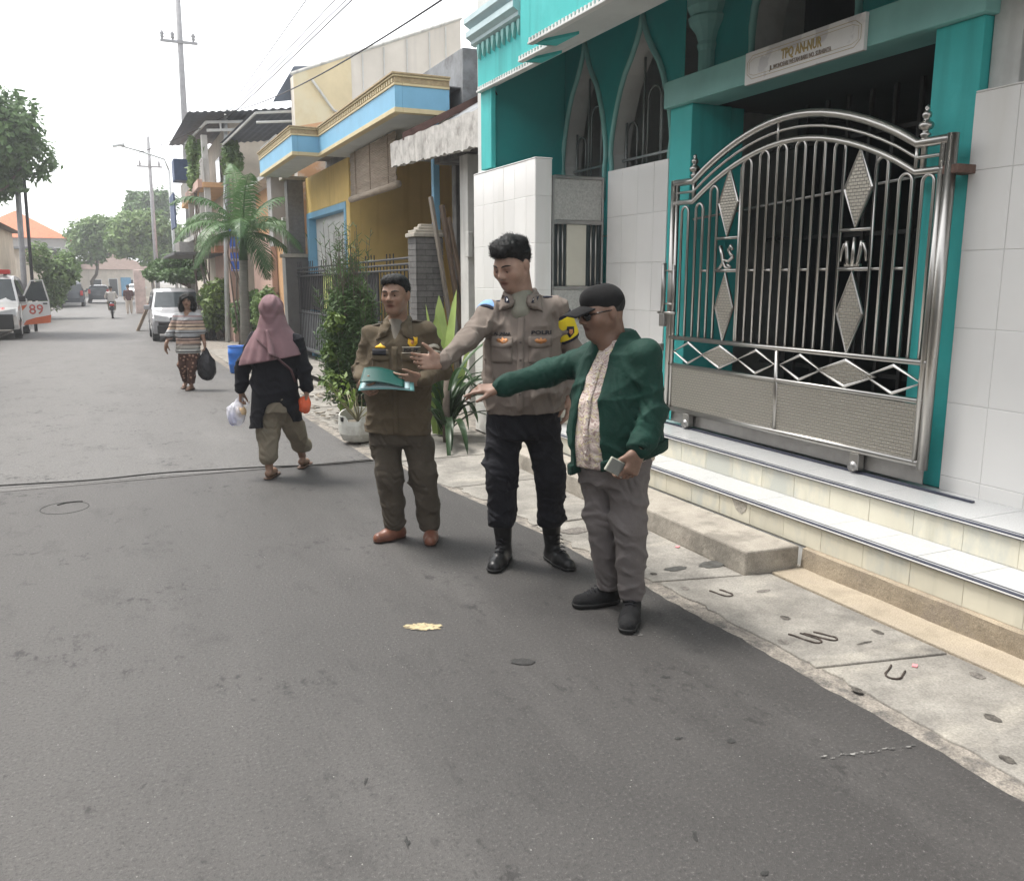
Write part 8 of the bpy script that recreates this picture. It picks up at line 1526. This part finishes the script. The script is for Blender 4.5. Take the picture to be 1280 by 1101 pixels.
# ------------------------------------------------------------------ far figures
def far_person(label, loc, zup, cloth_top, cloth_low, sit=False, rz=0.0):
    t = thing('person', label, 'person', loc, None, rz, local=True); F = Field((-.42,-.4,0),(.42,.6,1.72),.02); hz = .62 if sit else .86
    F.ell((0,0,hz+.70),(.085,.10,.115),None,.02); F.cone((0,0,hz+.6),(0,0,hz+.5),.05,.06); F.loft([(hz-.05,0,0,.15,.11),(hz+.2,0,0,.15,.11),(hz+.45,0,0,.17,.10),(hz+.54,0,0,.08,.07)],0,.04)
    for s in (-1,1):
        if sit: F.path([(s*.18,0,hz+.46),(s*.27,.12,hz+.22),(s*.30,.42,hz+.30)],[.05,.045,.035]); F.path([(s*.09,0,hz),(s*.14,.38,hz-.02),(s*.13,.30,hz-.42)],[.085,.065,.045])
        else: F.path([(s*.18,0,hz+.46),(s*.23,.02,hz+.2),(s*.22,-.04,hz-.02)],[.05,.042,.035]); F.path([(s*.09,0,hz),(s*.10,s*.06,.45),(s*.10,s*.14,.06)],[.085,.06,.04])
    b, me = body_obj(F, t, MSKIN1)
    F2 = Field((-.42,-.4,.1),(.42,.6,1.5),.02); F2.loft([(hz-.08,0,0,.175,.135),(hz+.2,0,0,.17,.13),(hz+.45,0,0,.19,.12),(hz+.53,0,0,.09,.08)],0,.04)
    for s in (-1,1): F2.path([(s*.18,0,hz+.46),(s*(.27 if sit else .23),.12 if sit else .02,hz+.22)],[.07,.062])
    obj('top', F2.mesh('top', cloth_top), cloth_top, t, world=False)
    F3 = Field((-.42,-.4,0),(.42,.6,1.0),.02); F3.loft([(hz-.12,0,0,.165,.13),(hz,0,0,.165,.13)],0,.04)
    for s in (-1,1): F3.path([(s*.09,0,hz),(s*.14,.38,hz-.02),(s*.13,.30,hz-.36)] if sit else [(s*.09,0,hz),(s*.10,s*.06,.45),(s*.10,s*.13,.12)],[.105,.08,.06])
    obj('trousers', F3.mesh('trousers', cloth_low), cloth_low, t, world=False)
    F4 = Field((-.15,-.17,hz+.62),(.15,.17,hz+.9),.015); F4.ell((0,-.01,hz+.74),(.095,.11,.095),None,0); obj('hair', F4.mesh('hair', MHAIR), MHAIR, t, world=False)
far_person('rider in pale shirt sitting on the scooter down the street', (-.12,49.9,-.44+.22), 0, fabric('pale_shirt', (.50,.48,.46)), MKHAKI, True); far_person('pedestrian in dark top and pale trousers standing at the right verge', (.78,54.8,-.44), 0, fabric('dark_maroon_top', (.10,.05,.05)), fabric('pale_trousers', (.55,.48,.42)))
# ------------------------------------------------------------------ thin bright haze over the street
hz = obj('haze', MB().box(-420, 420, -70, 620, -2.2, 17), None); hz['kind'] = 'stuff'; tag(hz, 'thin pale haze filling the air along the street', 'haze', kind='stuff')
m = bpy.data.materials.new('haze_air'); m.use_nodes = True; n = m.node_tree.nodes; n.clear(); o_ = n.new('ShaderNodeOutputMaterial'); v_ = n.new('ShaderNodeVolumePrincipled'); v_.inputs['Color'].default_value = (.95,.97,1,1); v_.inputs['Density'].default_value = .0019; v_.inputs['Anisotropy'].default_value = .2
m.node_tree.links.new(v_.outputs[0], o_.inputs['Volume']); hz.data.materials.clear(); hz.data.materials.append(m)
